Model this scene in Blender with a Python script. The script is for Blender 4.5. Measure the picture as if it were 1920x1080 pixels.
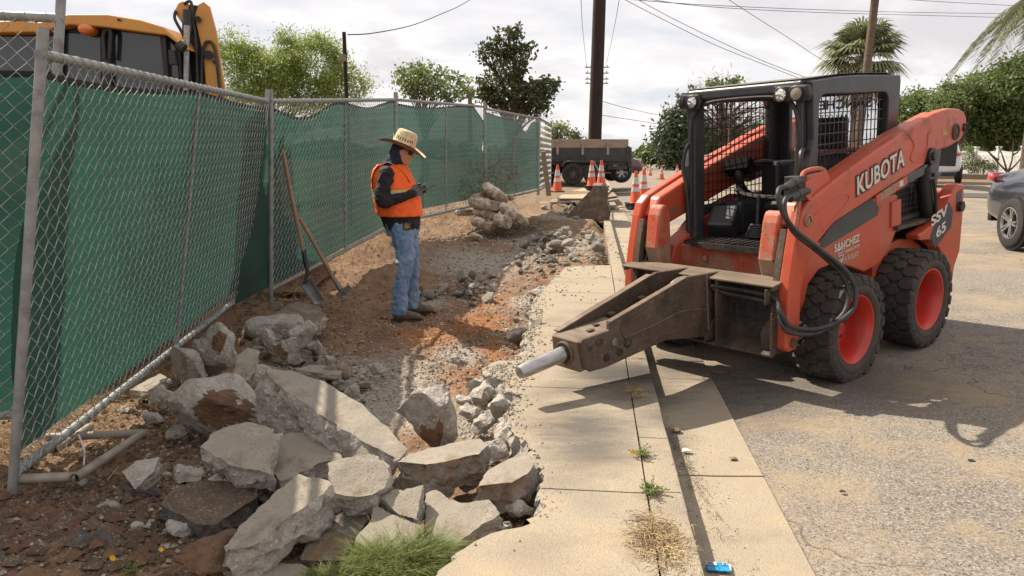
import bpy, bmesh, math, random
from mathutils import Vector, Matrix, noise, Euler
random.seed(7)
for o in list(bpy.data.objects): bpy.data.objects.remove(o)
PI = math.pi
rad = math.radians
scene = bpy.context.scene
COL = scene.collection
# ------------------------------------------------------------------ camera
F, CH, CY0 = 1390.0, 1.53, 285.0
PITCH = math.atan((540-CY0)/F)
cd = bpy.data.cameras.new('camera'); cam = bpy.data.objects.new('camera', cd); COL.objects.link(cam)
cam.location = (0, 0, CH); cam.rotation_euler = (PI/2-PITCH, 0, 0)
cd.sensor_width = 36; cd.lens = F/1920*36; cd.clip_end = 2500; cd.clip_start = 0.05
scene.camera = cam
scene.render.resolution_x = 1024; scene.render.resolution_y = 576
# ------------------------------------------------------------------ light
SUN_D = Vector((-0.69, 0.57, 1.0)).normalized()      # towards the sun
elev = math.asin(SUN_D.z); azim = math.atan2(SUN_D.x, SUN_D.y)
sl = bpy.data.lights.new('sun', 'SUN'); sl.energy = 5.0; sl.angle = rad(0.6); sl.color = (1.0, 0.90, 0.76)
so = bpy.data.objects.new('sun', sl); COL.objects.link(so)
so.rotation_euler = SUN_D.to_track_quat('Z', 'Y').to_euler()
W = bpy.data.worlds.new('World'); scene.world = W; W.use_nodes = True
nt = W.node_tree; nt.nodes.clear()
def N(t, ty, **kw):
    n = t.nodes.new(ty)
    for k, v in kw.items():
        if k in n.inputs.keys(): n.inputs[k].default_value = v
        else: setattr(n, k, v)
    return n
sky = N(nt, 'ShaderNodeTexSky', sky_type='NISHITA', sun_disc=False)
sky.sun_elevation = elev; sky.sun_rotation = azim
tc = N(nt, 'ShaderNodeTexCoord')
sep = N(nt, 'ShaderNodeSeparateXYZ'); nt.links.new(tc.outputs['Generated'], sep.inputs[0])
ab = N(nt, 'ShaderNodeMath', operation='ABSOLUTE'); nt.links.new(sep.outputs['Z'], ab.inputs[0])
ad = N(nt, 'ShaderNodeMath', operation='ADD'); ad.inputs[1].default_value = 0.16; nt.links.new(ab.outputs[0], ad.inputs[0])
dx = N(nt, 'ShaderNodeMath', operation='DIVIDE'); nt.links.new(sep.outputs['X'], dx.inputs[0]); nt.links.new(ad.outputs[0], dx.inputs[1])
dy = N(nt, 'ShaderNodeMath', operation='DIVIDE'); nt.links.new(sep.outputs['Y'], dy.inputs[0]); nt.links.new(ad.outputs[0], dy.inputs[1])
cmb = N(nt, 'ShaderNodeCombineXYZ'); nt.links.new(dx.outputs[0], cmb.inputs[0]); nt.links.new(dy.outputs[0], cmb.inputs[1]); cmb.inputs[2].default_value = 3.7
n1 = N(nt, 'ShaderNodeTexNoise', Scale=0.85, Detail=9.0, Roughness=0.56, Distortion=0.35); nt.links.new(cmb.outputs[0], n1.inputs['Vector'])
mp2 = N(nt, 'ShaderNodeMapping'); mp2.inputs['Location'].default_value = (0.12, 0.28, 0.0); nt.links.new(cmb.outputs[0], mp2.inputs[0])
n2 = N(nt, 'ShaderNodeTexNoise', Scale=0.85, Detail=4.0, Roughness=0.5, Distortion=0.35); nt.links.new(mp2.outputs[0], n2.inputs['Vector'])
# cloud brightness: compare density with the density a step towards the sun
r1 = N(nt, 'ShaderNodeValToRGB'); nt.links.new(n1.outputs['Fac'], r1.inputs[0])
cr = r1.color_ramp
cr.elements[0].position = 0.36; cr.elements[0].color = (0.66, 0.69, 0.75, 1)
cr.elements[1].position = 0.66; cr.elements[1].color = (0.66, 0.625, 0.64, 1)
e = cr.elements.new(0.44); e.color = (0.84, 0.81, 0.815, 1)
e = cr.elements.new(0.50); e.color = (0.98, 0.94, 0.94, 1)
e = cr.elements.new(0.57); e.color = (0.77, 0.735, 0.745, 1)
r2 = N(nt, 'ShaderNodeMapRange'); r2.inputs[1].default_value = 0.02; r2.inputs[2].default_value = 0.42
nt.links.new(sep.outputs['Z'], r2.inputs[0])
mixh = N(nt, 'ShaderNodeMixRGB', blend_type='MIX'); mixh.inputs[2].default_value = (0.86, 0.815, 0.82, 1)
mh = N(nt, 'ShaderNodeMath', operation='MULTIPLY'); mh.inputs[1].default_value = 0.72; nt.links.new(r2.outputs[0], mh.inputs[0])
nt.links.new(mh.outputs[0], mixh.inputs[0]); nt.links.new(r1.outputs[0], mixh.inputs[1])
bg1 = N(nt, 'ShaderNodeBackground', Strength=0.08); nt.links.new(sky.outputs[0], bg1.inputs[0])
bg2 = N(nt, 'ShaderNodeBackground', Strength=0.68); nt.links.new(mixh.outputs[0], bg2.inputs[0])
ms = N(nt, 'ShaderNodeMixShader'); ms.inputs[0].default_value = 0.93
nt.links.new(bg1.outputs[0], ms.inputs[1]); nt.links.new(bg2.outputs[0], ms.inputs[2])
wo = N(nt, 'ShaderNodeOutputWorld'); nt.links.new(ms.outputs[0], wo.inputs[0])
scene.view_settings.view_transform = 'Standard'; scene.view_settings.look = 'None'
scene.view_settings.exposure = 0.78; scene.view_settings.gamma = 1.0
# ------------------------------------------------------------------ measuring helpers (camera rays meet real planes)
def ray(px, py):
    a = (px-960)/F; b = (540-py)/F
    return Vector((a, math.cos(PITCH)+b*math.sin(PITCH), -math.sin(PITCH)+b*math.cos(PITCH)))
CAM = Vector((0, 0, CH))
def G(px, py, z=0.0):
    r = ray(px, py); return CAM + r*((z-CH)/r.z)
def D(px, py, y):
    r = ray(px, py); return CAM + r*(y/r.y)
def PL(px, py, p0, n):
    r = ray(px, py); return CAM + r*((p0-CAM).dot(n)/r.dot(n))
SA = rad(6.1); US = Vector((math.cos(SA), -math.sin(SA), 0)); VS = Vector((math.sin(SA), math.cos(SA), 0))
def UV(u, v, z=0.0): return US*u + VS*v + Vector((0, 0, z))
def toUV(x, y): return x*US.x+y*US.y, x*VS.x+y*VS.y
# ------------------------------------------------------------------ object helpers
def tag(o, label=None, cat=None, group=None, kind=None):
    if label: o['label'] = label
    if cat: o['category'] = cat
    if group: o['group'] = group
    if kind: o['kind'] = kind
    return o
def empty(name, loc=(0, 0, 0), label=None, cat=None, group=None, rot=None):
    o = bpy.data.objects.new(name, None); COL.objects.link(o); o.location = loc; o.empty_display_size = 0.2
    if rot is not None: o.rotation_euler = rot
    return tag(o, label, cat, group)
def link(name, me, parent=None):
    o = bpy.data.objects.new(name, me); COL.objects.link(o)
    if parent: o.parent = parent
    return o
def copy_tree(o, parent=None, **kw):
    c = o.copy(); COL.objects.link(c)
    if parent: c.parent = parent
    for ch in list(o.children): copy_tree(ch, c)
    return tag(c, **kw)
def catmull(P, n=8):
    P = [Vector(p) for p in P]; out = []
    for i in range(len(P)-1):
        p0 = P[max(i-1, 0)]; p1 = P[i]; p2 = P[i+1]; p3 = P[min(i+2, len(P)-1)]
        for k in range(n):
            t = k/n
            out.append(0.5*((2*p1)+(p2-p0)*t+(2*p0-5*p1+4*p2-p3)*t*t+(3*p1-p0-3*p2+p3)*t**3))
    out.append(P[-1]); return out
class MB:
    def __init__(s): s.v = []; s.f = []; s.m = []; s.cur = 0; s.T = None
    def add(s, vs, fs, m=None):
        b = len(s.v)
        if s.T is not None: vs = [s.T @ Vector(v) for v in vs]
        s.v += [tuple(v) for v in vs]; s.f += [tuple(i+b for i in f) for f in fs]; s.m += [s.cur if m is None else m]*len(fs)
        return s
    def box(s, a, b, m=None, R=None, o=None):
        a = Vector(a); b = Vector(b)
        vs = [Vector((x, y, z)) for z in (a.z, b.z) for y in (a.y, b.y) for x in (a.x, b.x)]
        if R is not None:
            c = (a+b)/2 if o is None else Vector(o); vs = [c + R @ (v-c) for v in vs]
        return s.add(vs, [(0, 2, 3, 1), (4, 5, 7, 6), (0, 1, 5, 4), (2, 6, 7, 3), (0, 4, 6, 2), (1, 3, 7, 5)], m)
    def bar(s, p, q, w, h, up=(0, 0, 1), m=None):
        p = Vector(p); q = Vector(q); d = (q-p).normalized(); up = Vector(up)
        sd = d.cross(up)
        if sd.length < 1e-4: sd = d.cross(Vector((1, 0, 0)))
        sd.normalize(); u = sd.cross(d)
        vs = [c+sd*i*w/2+u*j*h/2 for c in (p, q) for (i, j) in ((-1, -1), (1, -1), (1, 1), (-1, 1))]
        return s.add(vs, [(0, 1, 2, 3), (4, 7, 6, 5), (0, 4, 5, 1), (1, 5, 6, 2), (2, 6, 7, 3), (3, 7, 4, 0)], m)
    def prism(s, poly, y0, y1, axis='y', m=None):
        n = len(poly)
        def mk(p, t):
            return (p[0], t, p[1]) if axis == 'y' else ((t, p[0], p[1]) if axis == 'x' else (p[0], p[1], t))
        vs = [mk(p, y0) for p in poly]+[mk(p, y1) for p in poly]
        fs = [tuple(range(n)), tuple(range(2*n-1, n-1, -1))]+[(i, n+i, n+(i+1) % n, (i+1) % n) for i in range(n)]
        return s.add(vs, fs, m)
    def tube(s, pts, r, n=8, m=None, cap=True, sq=(1, 1)):
        pts = [Vector(p) for p in pts]; rs = r if isinstance(r, (list, tuple)) else [r]*len(pts)
        vs = []; up = None
        for i, p in enumerate(pts):
            d = (pts[min(i+1, len(pts)-1)]-pts[max(i-1, 0)]).normalized()
            if up is None:
                up = Vector((0, 0, 1)) if abs(d.z) < 0.9 else Vector((1, 0, 0))
            a = d.cross(up)
            if a.length < 1e-5: a = d.orthogonal()
            a.normalize(); up = a.cross(d).normalized()
            for k in range(n):
                t = 2*PI*k/n; vs.append(p+(a*math.cos(t)*sq[0]+up*math.sin(t)*sq[1])*rs[i])
        fs = [(i*n+k, i*n+(k+1) % n, (i+1)*n+(k+1) % n, (i+1)*n+k) for i in range(len(pts)-1) for k in range(n)]
        if cap: fs += [tuple(range(n-1, -1, -1)), tuple(range((len(pts)-1)*n, len(pts)*n))]
        return s.add(vs, fs, m)
    def lathe(s, prof, n=32, m=None, M=None, ms=None):
        # prof: (r, h) pairs, axis = local z; M: matrix
        vs = []
        for (r, h) in prof:
            for k in range(n):
                t = 2*PI*k/n; vs.append(Vector((r*math.cos(t), r*math.sin(t), h)))
        if M is not None: vs = [M @ v for v in vs]
        b = len(s.v)
        for i in range(len(prof)-1):
            fs = [(i*n+k, i*n+(k+1) % n, (i+1)*n+(k+1) % n, (i+1)*n+k) for k in range(n)]
            mm = ms[i] if ms else (s.cur if m is None else m)
            s.f += [tuple(j+b for j in f) for f in fs]; s.m += [mm]*n
        if s.T is not None: vs = [s.T @ v for v in vs]
        s.v += [tuple(v) for v in vs]; return s
    def loft(s, secs, n=20, m=None):
        # secs: (centre, ax vector, ay vector) closed tube of ellipses with domed ends
        vs = []
        for (c, ax, ay) in secs:
            c = Vector(c); ax = Vector(ax); ay = Vector(ay)
            for k in range(n):
                t = 2*PI*k/n; vs.append(c+ax*math.cos(t)+ay*math.sin(t))
        L = len(secs)
        fs = [(i*n+k, i*n+(k+1) % n, (i+1)*n+(k+1) % n, (i+1)*n+k) for i in range(L-1) for k in range(n)]
        fs += [tuple(range(n-1, -1, -1)), tuple(range((L-1)*n, L*n))]
        return s.add(vs, fs, m)
    def build(s, name, mats, parent=None, smooth=False, bevel=0, origin=None, fixn=True):
        me = bpy.data.meshes.new(name); vs = s.v
        if origin is not None: o = Vector(origin); vs = [tuple(Vector(v)-o) for v in vs]
        me.from_pydata(vs, [], s.f)
        if not isinstance(mats, (list, tuple)): mats = [mats]
        for x in mats: me.materials.append(x)
        me.polygons.foreach_set('material_index', [min(i, len(mats)-1) for i in s.m])
        if smooth: me.polygons.foreach_set('use_smooth', [True]*len(me.polygons))
        me.update()
        if fixn:
            bm = bmesh.new(); bm.from_mesh(me); bmesh.ops.recalc_face_normals(bm, faces=bm.faces); bm.to_mesh(me); bm.free()
        if smooth and smooth != 'all':
            me.set_sharp_from_angle(angle=rad(38))
        ob = link(name, me, parent)
        if origin is not None: ob.location = origin
        if bevel:
            b = ob.modifiers.new('bevel', 'BEVEL'); b.width = bevel; b.segments = 2; b.limit_method = 'ANGLE'; b.angle_limit = rad(35)
        return ob
def bake(ob):
    dg = bpy.context.evaluated_depsgraph_get(); me = bpy.data.meshes.new_from_object(ob.evaluated_get(dg))
    ob.modifiers.clear(); old = ob.data; ob.data = me; return ob
def remesh(ob, vox, smooth=4, disp=None):
    m = ob.modifiers.new('r', 'REMESH'); m.mode = 'VOXEL'; m.voxel_size = vox; m.use_smooth_shade = True
    if smooth:
        s = ob.modifiers.new('s', 'SMOOTH'); s.iterations = smooth; s.factor = 0.5
    bake(ob)
    if disp:
        amt, sc = disp; me = ob.data
        me.update()
        nn = [v.normal.copy() for v in me.vertices]
        for v, nrm in zip(me.vertices, nn):
            v.co += nrm*amt*noise.fractal(v.co*sc, 1.0, 2.0, 3)
        me.update()
    for p in ob.data.polygons: p.use_smooth = True
    return ob
# ------------------------------------------------------------------ materials
def newmat(name):
    m = bpy.data.materials.new(name); m.use_nodes = True; t = m.node_tree; t.nodes.clear()
    o = N(t, 'ShaderNodeOutputMaterial'); p = N(t, 'ShaderNodeBsdfPrincipled'); t.links.new(p.outputs[0], o.inputs[0])
    return m, t, p, o
def c4(c): return (c[0]*.8, c[1]*.8, c[2]*.8, 1.0)
def pmat(name, c1, c2=None, sc=6, lo=.4, hi=.6, rough=.8, metal=0, bump=.15, bsc=60, dirt=None, dsc=3, dlo=.5, dhi=.6, spec=None,
         spk=None, spsc=200, splo=.62, sphi=.7, coat=0, stretch=None, bdist=.01, drough=None, layers=()):
    """colour c1/c2 by noise, a second dirt colour by coarser noise, fine specks, bump; coordinates are the object's own"""
    m, t, p, o = newmat(name)
    tcn = N(t, 'ShaderNodeTexCoord'); vec = tcn.outputs['Object']
    if stretch:
        mp = N(t, 'ShaderNodeMapping'); mp.inputs['Scale'].default_value = stretch; t.links.new(vec, mp.inputs[0]); vec = mp.outputs[0]
    def ns(scale, det=8, rg=.6):
        n = N(t, 'ShaderNodeTexNoise', Scale=scale, Detail=det, Roughness=rg); t.links.new(vec, n.inputs['Vector']); return n.outputs['Fac']
    def mr(f, a, b):
        r = N(t, 'ShaderNodeMapRange'); r.inputs[1].default_value = a; r.inputs[2].default_value = b; t.links.new(f, r.inputs[0]); return r.outputs[0]
    def mx(f, a, b):
        x = N(t, 'ShaderNodeMixRGB'); t.links.new(f, x.inputs[0])
        for i, c in ((1, a), (2, b)):
            if isinstance(c, (tuple, list)): x.inputs[i].default_value = c4(c)
            else: t.links.new(c, x.inputs[i])
        return x.outputs[0]
    col = c1
    if c2 is not None: col = mx(mr(ns(sc), lo, hi), c1, c2)
    df = None
    if dirt is not None:
        df = mr(ns(dsc, 10, .65), dlo, dhi); col = mx(df, col, dirt)
    for (lc, ls, l0, l1) in layers:
        col = mx(mr(ns(ls, 9, .65), l0, l1), col, lc)
    if spk is not None: col = mx(mr(ns(spsc, 2, .5), splo, sphi), col, spk)
    if isinstance(col, (tuple, list)): p.inputs['Base Color'].default_value = c4(col)
    else: t.links.new(col, p.inputs['Base Color'])
    p.inputs['Roughness'].default_value = rough; p.inputs['Metallic'].default_value = metal
    if df is not None and drough is not None:
        r = N(t, 'ShaderNodeMapRange'); r.inputs[3].default_value = rough; r.inputs[4].default_value = drough
        t.links.new(df, r.inputs[0]); t.links.new(r.outputs[0], p.inputs['Roughness'])
    if spec is not None: p.inputs['Specular IOR Level'].default_value = spec
    if coat: p.inputs['Coat Weight'].default_value = coat; p.inputs['Coat Roughness'].default_value = .08
    if bump:
        b = N(t, 'ShaderNodeBump', Strength=bump, Distance=bdist); t.links.new(ns(bsc), b.inputs['Height']); t.links.new(b.outputs[0], p.inputs['Normal'])
    return m
def leafmat(name, c1, c2, trans=.35, rough=.55):
    m, t, p, o = newmat(name)
    at = N(t, 'ShaderNodeAttribute', attribute_name='tint'); x = N(t, 'ShaderNodeMixRGB'); x.inputs[1].default_value = c4(c1); x.inputs[2].default_value = c4(c2)
    t.links.new(at.outputs['Fac'], x.inputs[0]); t.links.new(x.outputs[0], p.inputs['Base Color']); p.inputs['Roughness'].default_value = rough
    tr = N(t, 'ShaderNodeBsdfTranslucent'); t.links.new(x.outputs[0], tr.inputs[0])
    s = N(t, 'ShaderNodeMixShader'); s.inputs[0].default_value = trans; t.links.new(p.outputs[0], s.inputs[1]); t.links.new(tr.outputs[0], s.inputs[2])
    t.links.new(s.outputs[0], o.inputs[0]); return m
M = {}
M['conc_top'] = pmat('old_concrete_face', (.27, .235, .185), (.36, .315, .25), sc=4, lo=.35, hi=.65, rough=.9, bump=.8, bsc=90, dirt=(.19, .15, .105), dsc=4.5, dlo=.52, dhi=.70, spk=(.15, .13, .11), spsc=150, splo=.60, bdist=.006, layers=[((.42, .375, .31), 11, .60, .72), ((.20, .15, .10), 2.2, .58, .66)])
M['conc_rough'] = pmat('broken_concrete', (.54, .49, .42), (.36, .325, .28), sc=16, lo=.38, hi=.66, rough=.95, bump=1.0, bsc=38, dirt=(.30, .235, .175), dsc=3, dlo=.56, dhi=.68, spk=(.62, .59, .54), spsc=60, splo=.58, sphi=.68, bdist=.03, layers=[((.17, .155, .14), 75, .60, .70), ((.55, .52, .46), 22, .62, .72)])
M['conc_dust'] = pmat('dusty_pale_rubble', (.58, .52, .43), (.44, .39, .32), sc=9, rough=.95, bump=1, bsc=40, dirt=(.34, .25, .17), dsc=4, dlo=.55, dhi=.68, bdist=.02)
M['conc_dirty'] = pmat('soil_stained_concrete', (.34, .30, .25), (.23, .20, .165), sc=10, rough=.95, bump=1.0, bsc=40, dirt=(.25, .165, .10), dsc=4.2, dlo=.44, dhi=.60, bdist=.03)
M['conc_dark'] = pmat('dark_concrete', (.135, .12, .11), (.085, .075, .07), sc=9, rough=.95, bump=1.0, bsc=40, dirt=(.15, .09, .055), dsc=4, dlo=.55, dhi=.62, bdist=.03)  # darker tone of broken concrete with brown patches
M['soil_cake'] = pmat('caked_soil', (.24, .135, .075), (.16, .09, .052), sc=14, rough=1, bump=1.0, bsc=45, bdist=.03)
M['soil_crust'] = pmat('soil_crusted_slab_top', (.165, .115, .075), (.11, .075, .05), sc=14, rough=1, bump=1.0, bsc=60, spk=(.30, .26, .21), spsc=90, splo=.6, sphi=.66, bdist=.015)
M['galv'] = pmat('galvanised_steel', (.33, .34, .325), (.25, .255, .245), sc=14, rough=.5, metal=.2, bump=.25, bsc=160, dirt=(.14, .115, .09), dsc=7, dlo=.55, dhi=.75, bdist=.002)
M['wire'] = pmat('fence_wire', (.50, .51, .48), (.34, .35, .33), sc=40, rough=.85, metal=.0, bump=0)
M['red'] = pmat('orange_red_paint', (.60, .082, .032), (.53, .095, .045), sc=4, lo=.3, hi=.7, rough=.42, bump=.10, bsc=18, dirt=(.27, .125, .075), dsc=5, dlo=.57, dhi=.70, spk=(.12, .05, .035), spsc=85, splo=.70, sphi=.74, drough=.8, bdist=.004, layers=[((.46, .18, .11), 2.2, .48, .85), ((.36, .20, .13), 14, .64, .76), ((.20, .10, .07), 38, .68, .74)])
M['redworn'] = pmat('worn_red_paint', (.60, .085, .035), (.52, .11, .06), sc=6, rough=.55, bump=.4, bsc=40, dirt=(.36, .25, .16), dsc=5, dlo=.44, dhi=.58, spk=(.10, .045, .03), spsc=60, splo=.63, sphi=.69, drough=.9, bdist=.004)
M['redrim'] = pmat('red_rim_paint', (.66, .045, .028), (.60, .05, .035), sc=5, rough=.35, bump=.06, bsc=30, dirt=(.36, .12, .07), dsc=6, dlo=.6, dhi=.8, drough=.8)
M['rust'] = pmat('rusty_brown_steel', (.085, .055, .038), (.145, .098, .068), sc=7, lo=.35, hi=.68, rough=.72, metal=.15, bump=.6, bsc=45, dirt=(.045, .034, .029), dsc=4, dlo=.48, dhi=.66, spk=(.34, .31, .27), spsc=110, splo=.68, sphi=.73, bdist=.006, layers=[((.20, .15, .11), 9, .60, .72), ((.24, .11, .05), 5, .64, .74)])
M['rusttop'] = pmat('dusty_brown_steel', (.20, .145, .10), (.13, .09, .06), sc=8, rough=.8, metal=.1, bump=.6, bsc=60, dirt=(.28, .22, .165), dsc=6, dlo=.5, dhi=.7, bdist=.005, stretch=(1, .25, 1))
M['blackdirty'] = pmat('black_gritty_steel', (.018, .018, .019), (.045, .04, .036), sc=9, rough=.6, metal=.2, bump=.6, bsc=60, dirt=(.085, .068, .05), dsc=6, dlo=.48, dhi=.64, spk=(.30, .28, .25), spsc=95, splo=.67, sphi=.71, bdist=.005)
M['cab'] = pmat('charcoal_cab_paint', (.036, .039, .044), (.052, .055, .060), sc=5, rough=.42, bump=.1, bsc=60, dirt=(.11, .10, .085), dsc=6, dlo=.58, dhi=.74, spk=(.20, .19, .17), spsc=100, splo=.73, sphi=.77, drough=.85)
M['cabtop'] = pmat('dusty_roof_paint', (.20, .19, .165), (.12, .115, .105), sc=9, rough=.8, bump=.2, bsc=80)
M['blackpl'] = pmat('black_plastic', (.012, .012, .013), (.025, .024, .023), sc=8, rough=.5, bump=.15, bsc=80, dirt=(.06, .052, .042), dsc=7, dlo=.56, dhi=.75)
M['blackrub'] = pmat('black_rubber_hose', (.022, .021, .021), (.05, .046, .042), sc=12, rough=.55, bump=.25, bsc=140)
M['tyre'] = pmat('dusty_tyre_rubber', (.032, .029, .027), (.065, .055, .045), sc=7, lo=.35, hi=.7, rough=.85, bump=.4, bsc=70, dirt=(.105, .082, .062), dsc=5, dlo=.5, dhi=.75, bdist=.005)
M['tyreside'] = pmat('brown_dusty_sidewall', (.085, .066, .052), (.06, .048, .039), sc=8, rough=.88, bump=.35, bsc=70, bdist=.004)
M['steelbright'] = pmat('worn_bright_steel', (.50, .49, .48), (.36, .35, .34), sc=12, rough=.38, metal=.75, bump=.3, bsc=80, stretch=(1, 4, 4), bdist=.003)
M['steel'] = pmat('grey_steel', (.26, .25, .24), (.18, .17, .16), sc=12, rough=.5, metal=.5, bump=.2, bsc=80)
M['white'] = pmat('white_paint', (.74, .73, .70), (.66, .65, .62), sc=6, rough=.6, bump=.05)
M['decal'] = pmat('cream_decal', (.72, .69, .60), (.66, .63, .55), sc=20, rough=.6, bump=0)
M['woodh'] = pmat('wood_handle', (.36, .22, .13), (.28, .165, .10), sc=9, rough=.6, bump=.2, bsc=60, stretch=(3, 3, .5))
M['board'] = pmat('weathered_board', (.33, .255, .18), (.24, .18, .125), sc=5, rough=.85, bump=.3, bsc=50, stretch=(.6, 6, 6), dirt=(.18, .14, .10), dsc=4, dlo=.55, dhi=.75)
M['pole'] = pmat('creosoted_pole', (.045, .022, .014), (.02, .011, .008), sc=6, rough=.9, bump=.6, bsc=30, stretch=(5, 5, .35), bdist=.02)
M['bark'] = pmat('bark', (.14, .105, .075), (.09, .065, .045), sc=6, rough=.95, bump=.8, bsc=14, stretch=(4, 4, .6), bdist=.03)
M['yellow'] = pmat('machine_yellow', (.72, .33, .055), (.66, .30, .06), sc=3, rough=.42, bump=.05, bsc=40, dirt=(.42, .22, .08), dsc=4, dlo=.62, dhi=.8)
M['orangep'] = pmat('cone_orange', (.78, .085, .02), (.70, .075, .022), sc=6, rough=.5, bump=.1, bsc=40, dirt=(.36, .12, .06), dsc=9, dlo=.6, dhi=.75)
M['conew'] = pmat('cone_reflective_collar', (.62, .62, .60), (.50, .50, .49), sc=9, rough=.5, bump=0, dirt=(.40, .30, .24), dsc=14, dlo=.58, dhi=.72)
M['bag'] = pmat('sandbag_cloth', (.66, .57, .46), (.50, .42, .33), sc=8, rough=.95, bump=.8, bsc=30, dirt=(.27, .185, .12), dsc=4, dlo=.46, dhi=.62, bdist=.012)
# ------------------------------------------------------------------ terrain heights
CTRL = []
def cp(px, py, z): g = G(px, py, z); CTRL.append((g.x, g.y, z))
FP = [(-2.05, 3.15, .10), (-2.40, 6.75, .16), (-1.72, 10.5, .42), (-.55, 13.9, .52), (.75, 18.2, .47), (1.05, 23, .38)]
CTRL += FP
CTRL += [(a-.8, b+.2, c+.05) for a, b, c in FP[:5]]
for q in [(760, 600, -.06), (900, 700, -.09), (820, 500, .0), (930, 560, -.06), (1060, 450, .0), (1000, 400, .03), (1060, 395, .02), (650, 660, -.06), (700, 760, -.10), (500, 800, -.08),
          (350, 1000, -.03), (100, 1060, .05), (120, 900, .04), (500, 1070, .0), (600, 560, .02), (560, 510, .10), (840, 440, .18), (800, 415, .34), (730, 440, .26), (640, 505, .14), (930, 480, .03), (945, 434, .20), (905, 450, .16), (985, 428, .18), (1000, 410, .16), (1030, 440, .03), (950, 400, .13), (300, 760, .0),
          (420, 640, .06), (1100, 410, .02), (250, 900, -.04), (750, 560, -.04), (1130, 360, .22), (1060, 352, .34), (1180, 400, .02)]: cp(*q)
CTRL += [(-6, 3, .15), (-6, 12, .5), (-4, 25, .5), (1, 28, .35), (4.2, 28, .25), (0, 60, .2), (-30, 40, .3), (-.4, 1, 0), (-3, 1, .12)]
def road_z(u):
    if u < .84: return 0.0
    t = min(u-.84, 6.2); return .047*t if u < 7.04 else .2914 - .02*min(u-7.04, 5)
def base_z(x, y):
    sw = 0; sz = 0
    for (a, b, c) in CTRL:
        d = (x-a)**2+(y-b)**2; sc = .05+.0035*b*b*.3
        w = 1/(d+sc)**1.5; sw += w; sz += w*c
    return sz/sw
def clod(x, y, near):
    p = Vector((x, y, 0))
    z = .028*noise.fractal(p*2.2, 1, 2, 4)
    if near:
        z += .022*noise.fractal(p*9, .9, 2, 3) + .012*noise.fractal(p*28, .8, 2, 2)
    return z
def ground_z(x, y):
    u, v = toUV(x, y)
    z = base_z(x, y)
    k = 1.0
    if v < 17.5: lim = .16
    else: lim = .16+(v-17.5)*.0
    z += clod(x, y, y < 30)*(1.0 if y < 25 else .5)
    zr = road_z(u)-.05
    if v > 17.5: zr = min(zr, .02)-.0
    t = max(0, min(1, (u-(lim-.12))/.2))
    if u > lim: return zr
    # sidewalk zone: keep soil under the slab
    return z*(1-t)+zr*t
def axis(lo, a, b, hi, step, g):
    xs = []; x = a
    while x < b: xs.append(x); x += step
    s = step; x = b; 
    while x < hi: xs.append(x); s *= g; x += s
    xs.append(hi)
    s = step; x = a-step; L = []
    while x > lo: L.append(x); s *= g; x -= s
    L.append(lo); return L[::-1]+xs
XS = axis(-900, -3.0, .5, 900, .022, 1.07); YS = axis(-40, 1.9, 7.0, 1500, .022, 1.022)
SLABL = None
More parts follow.
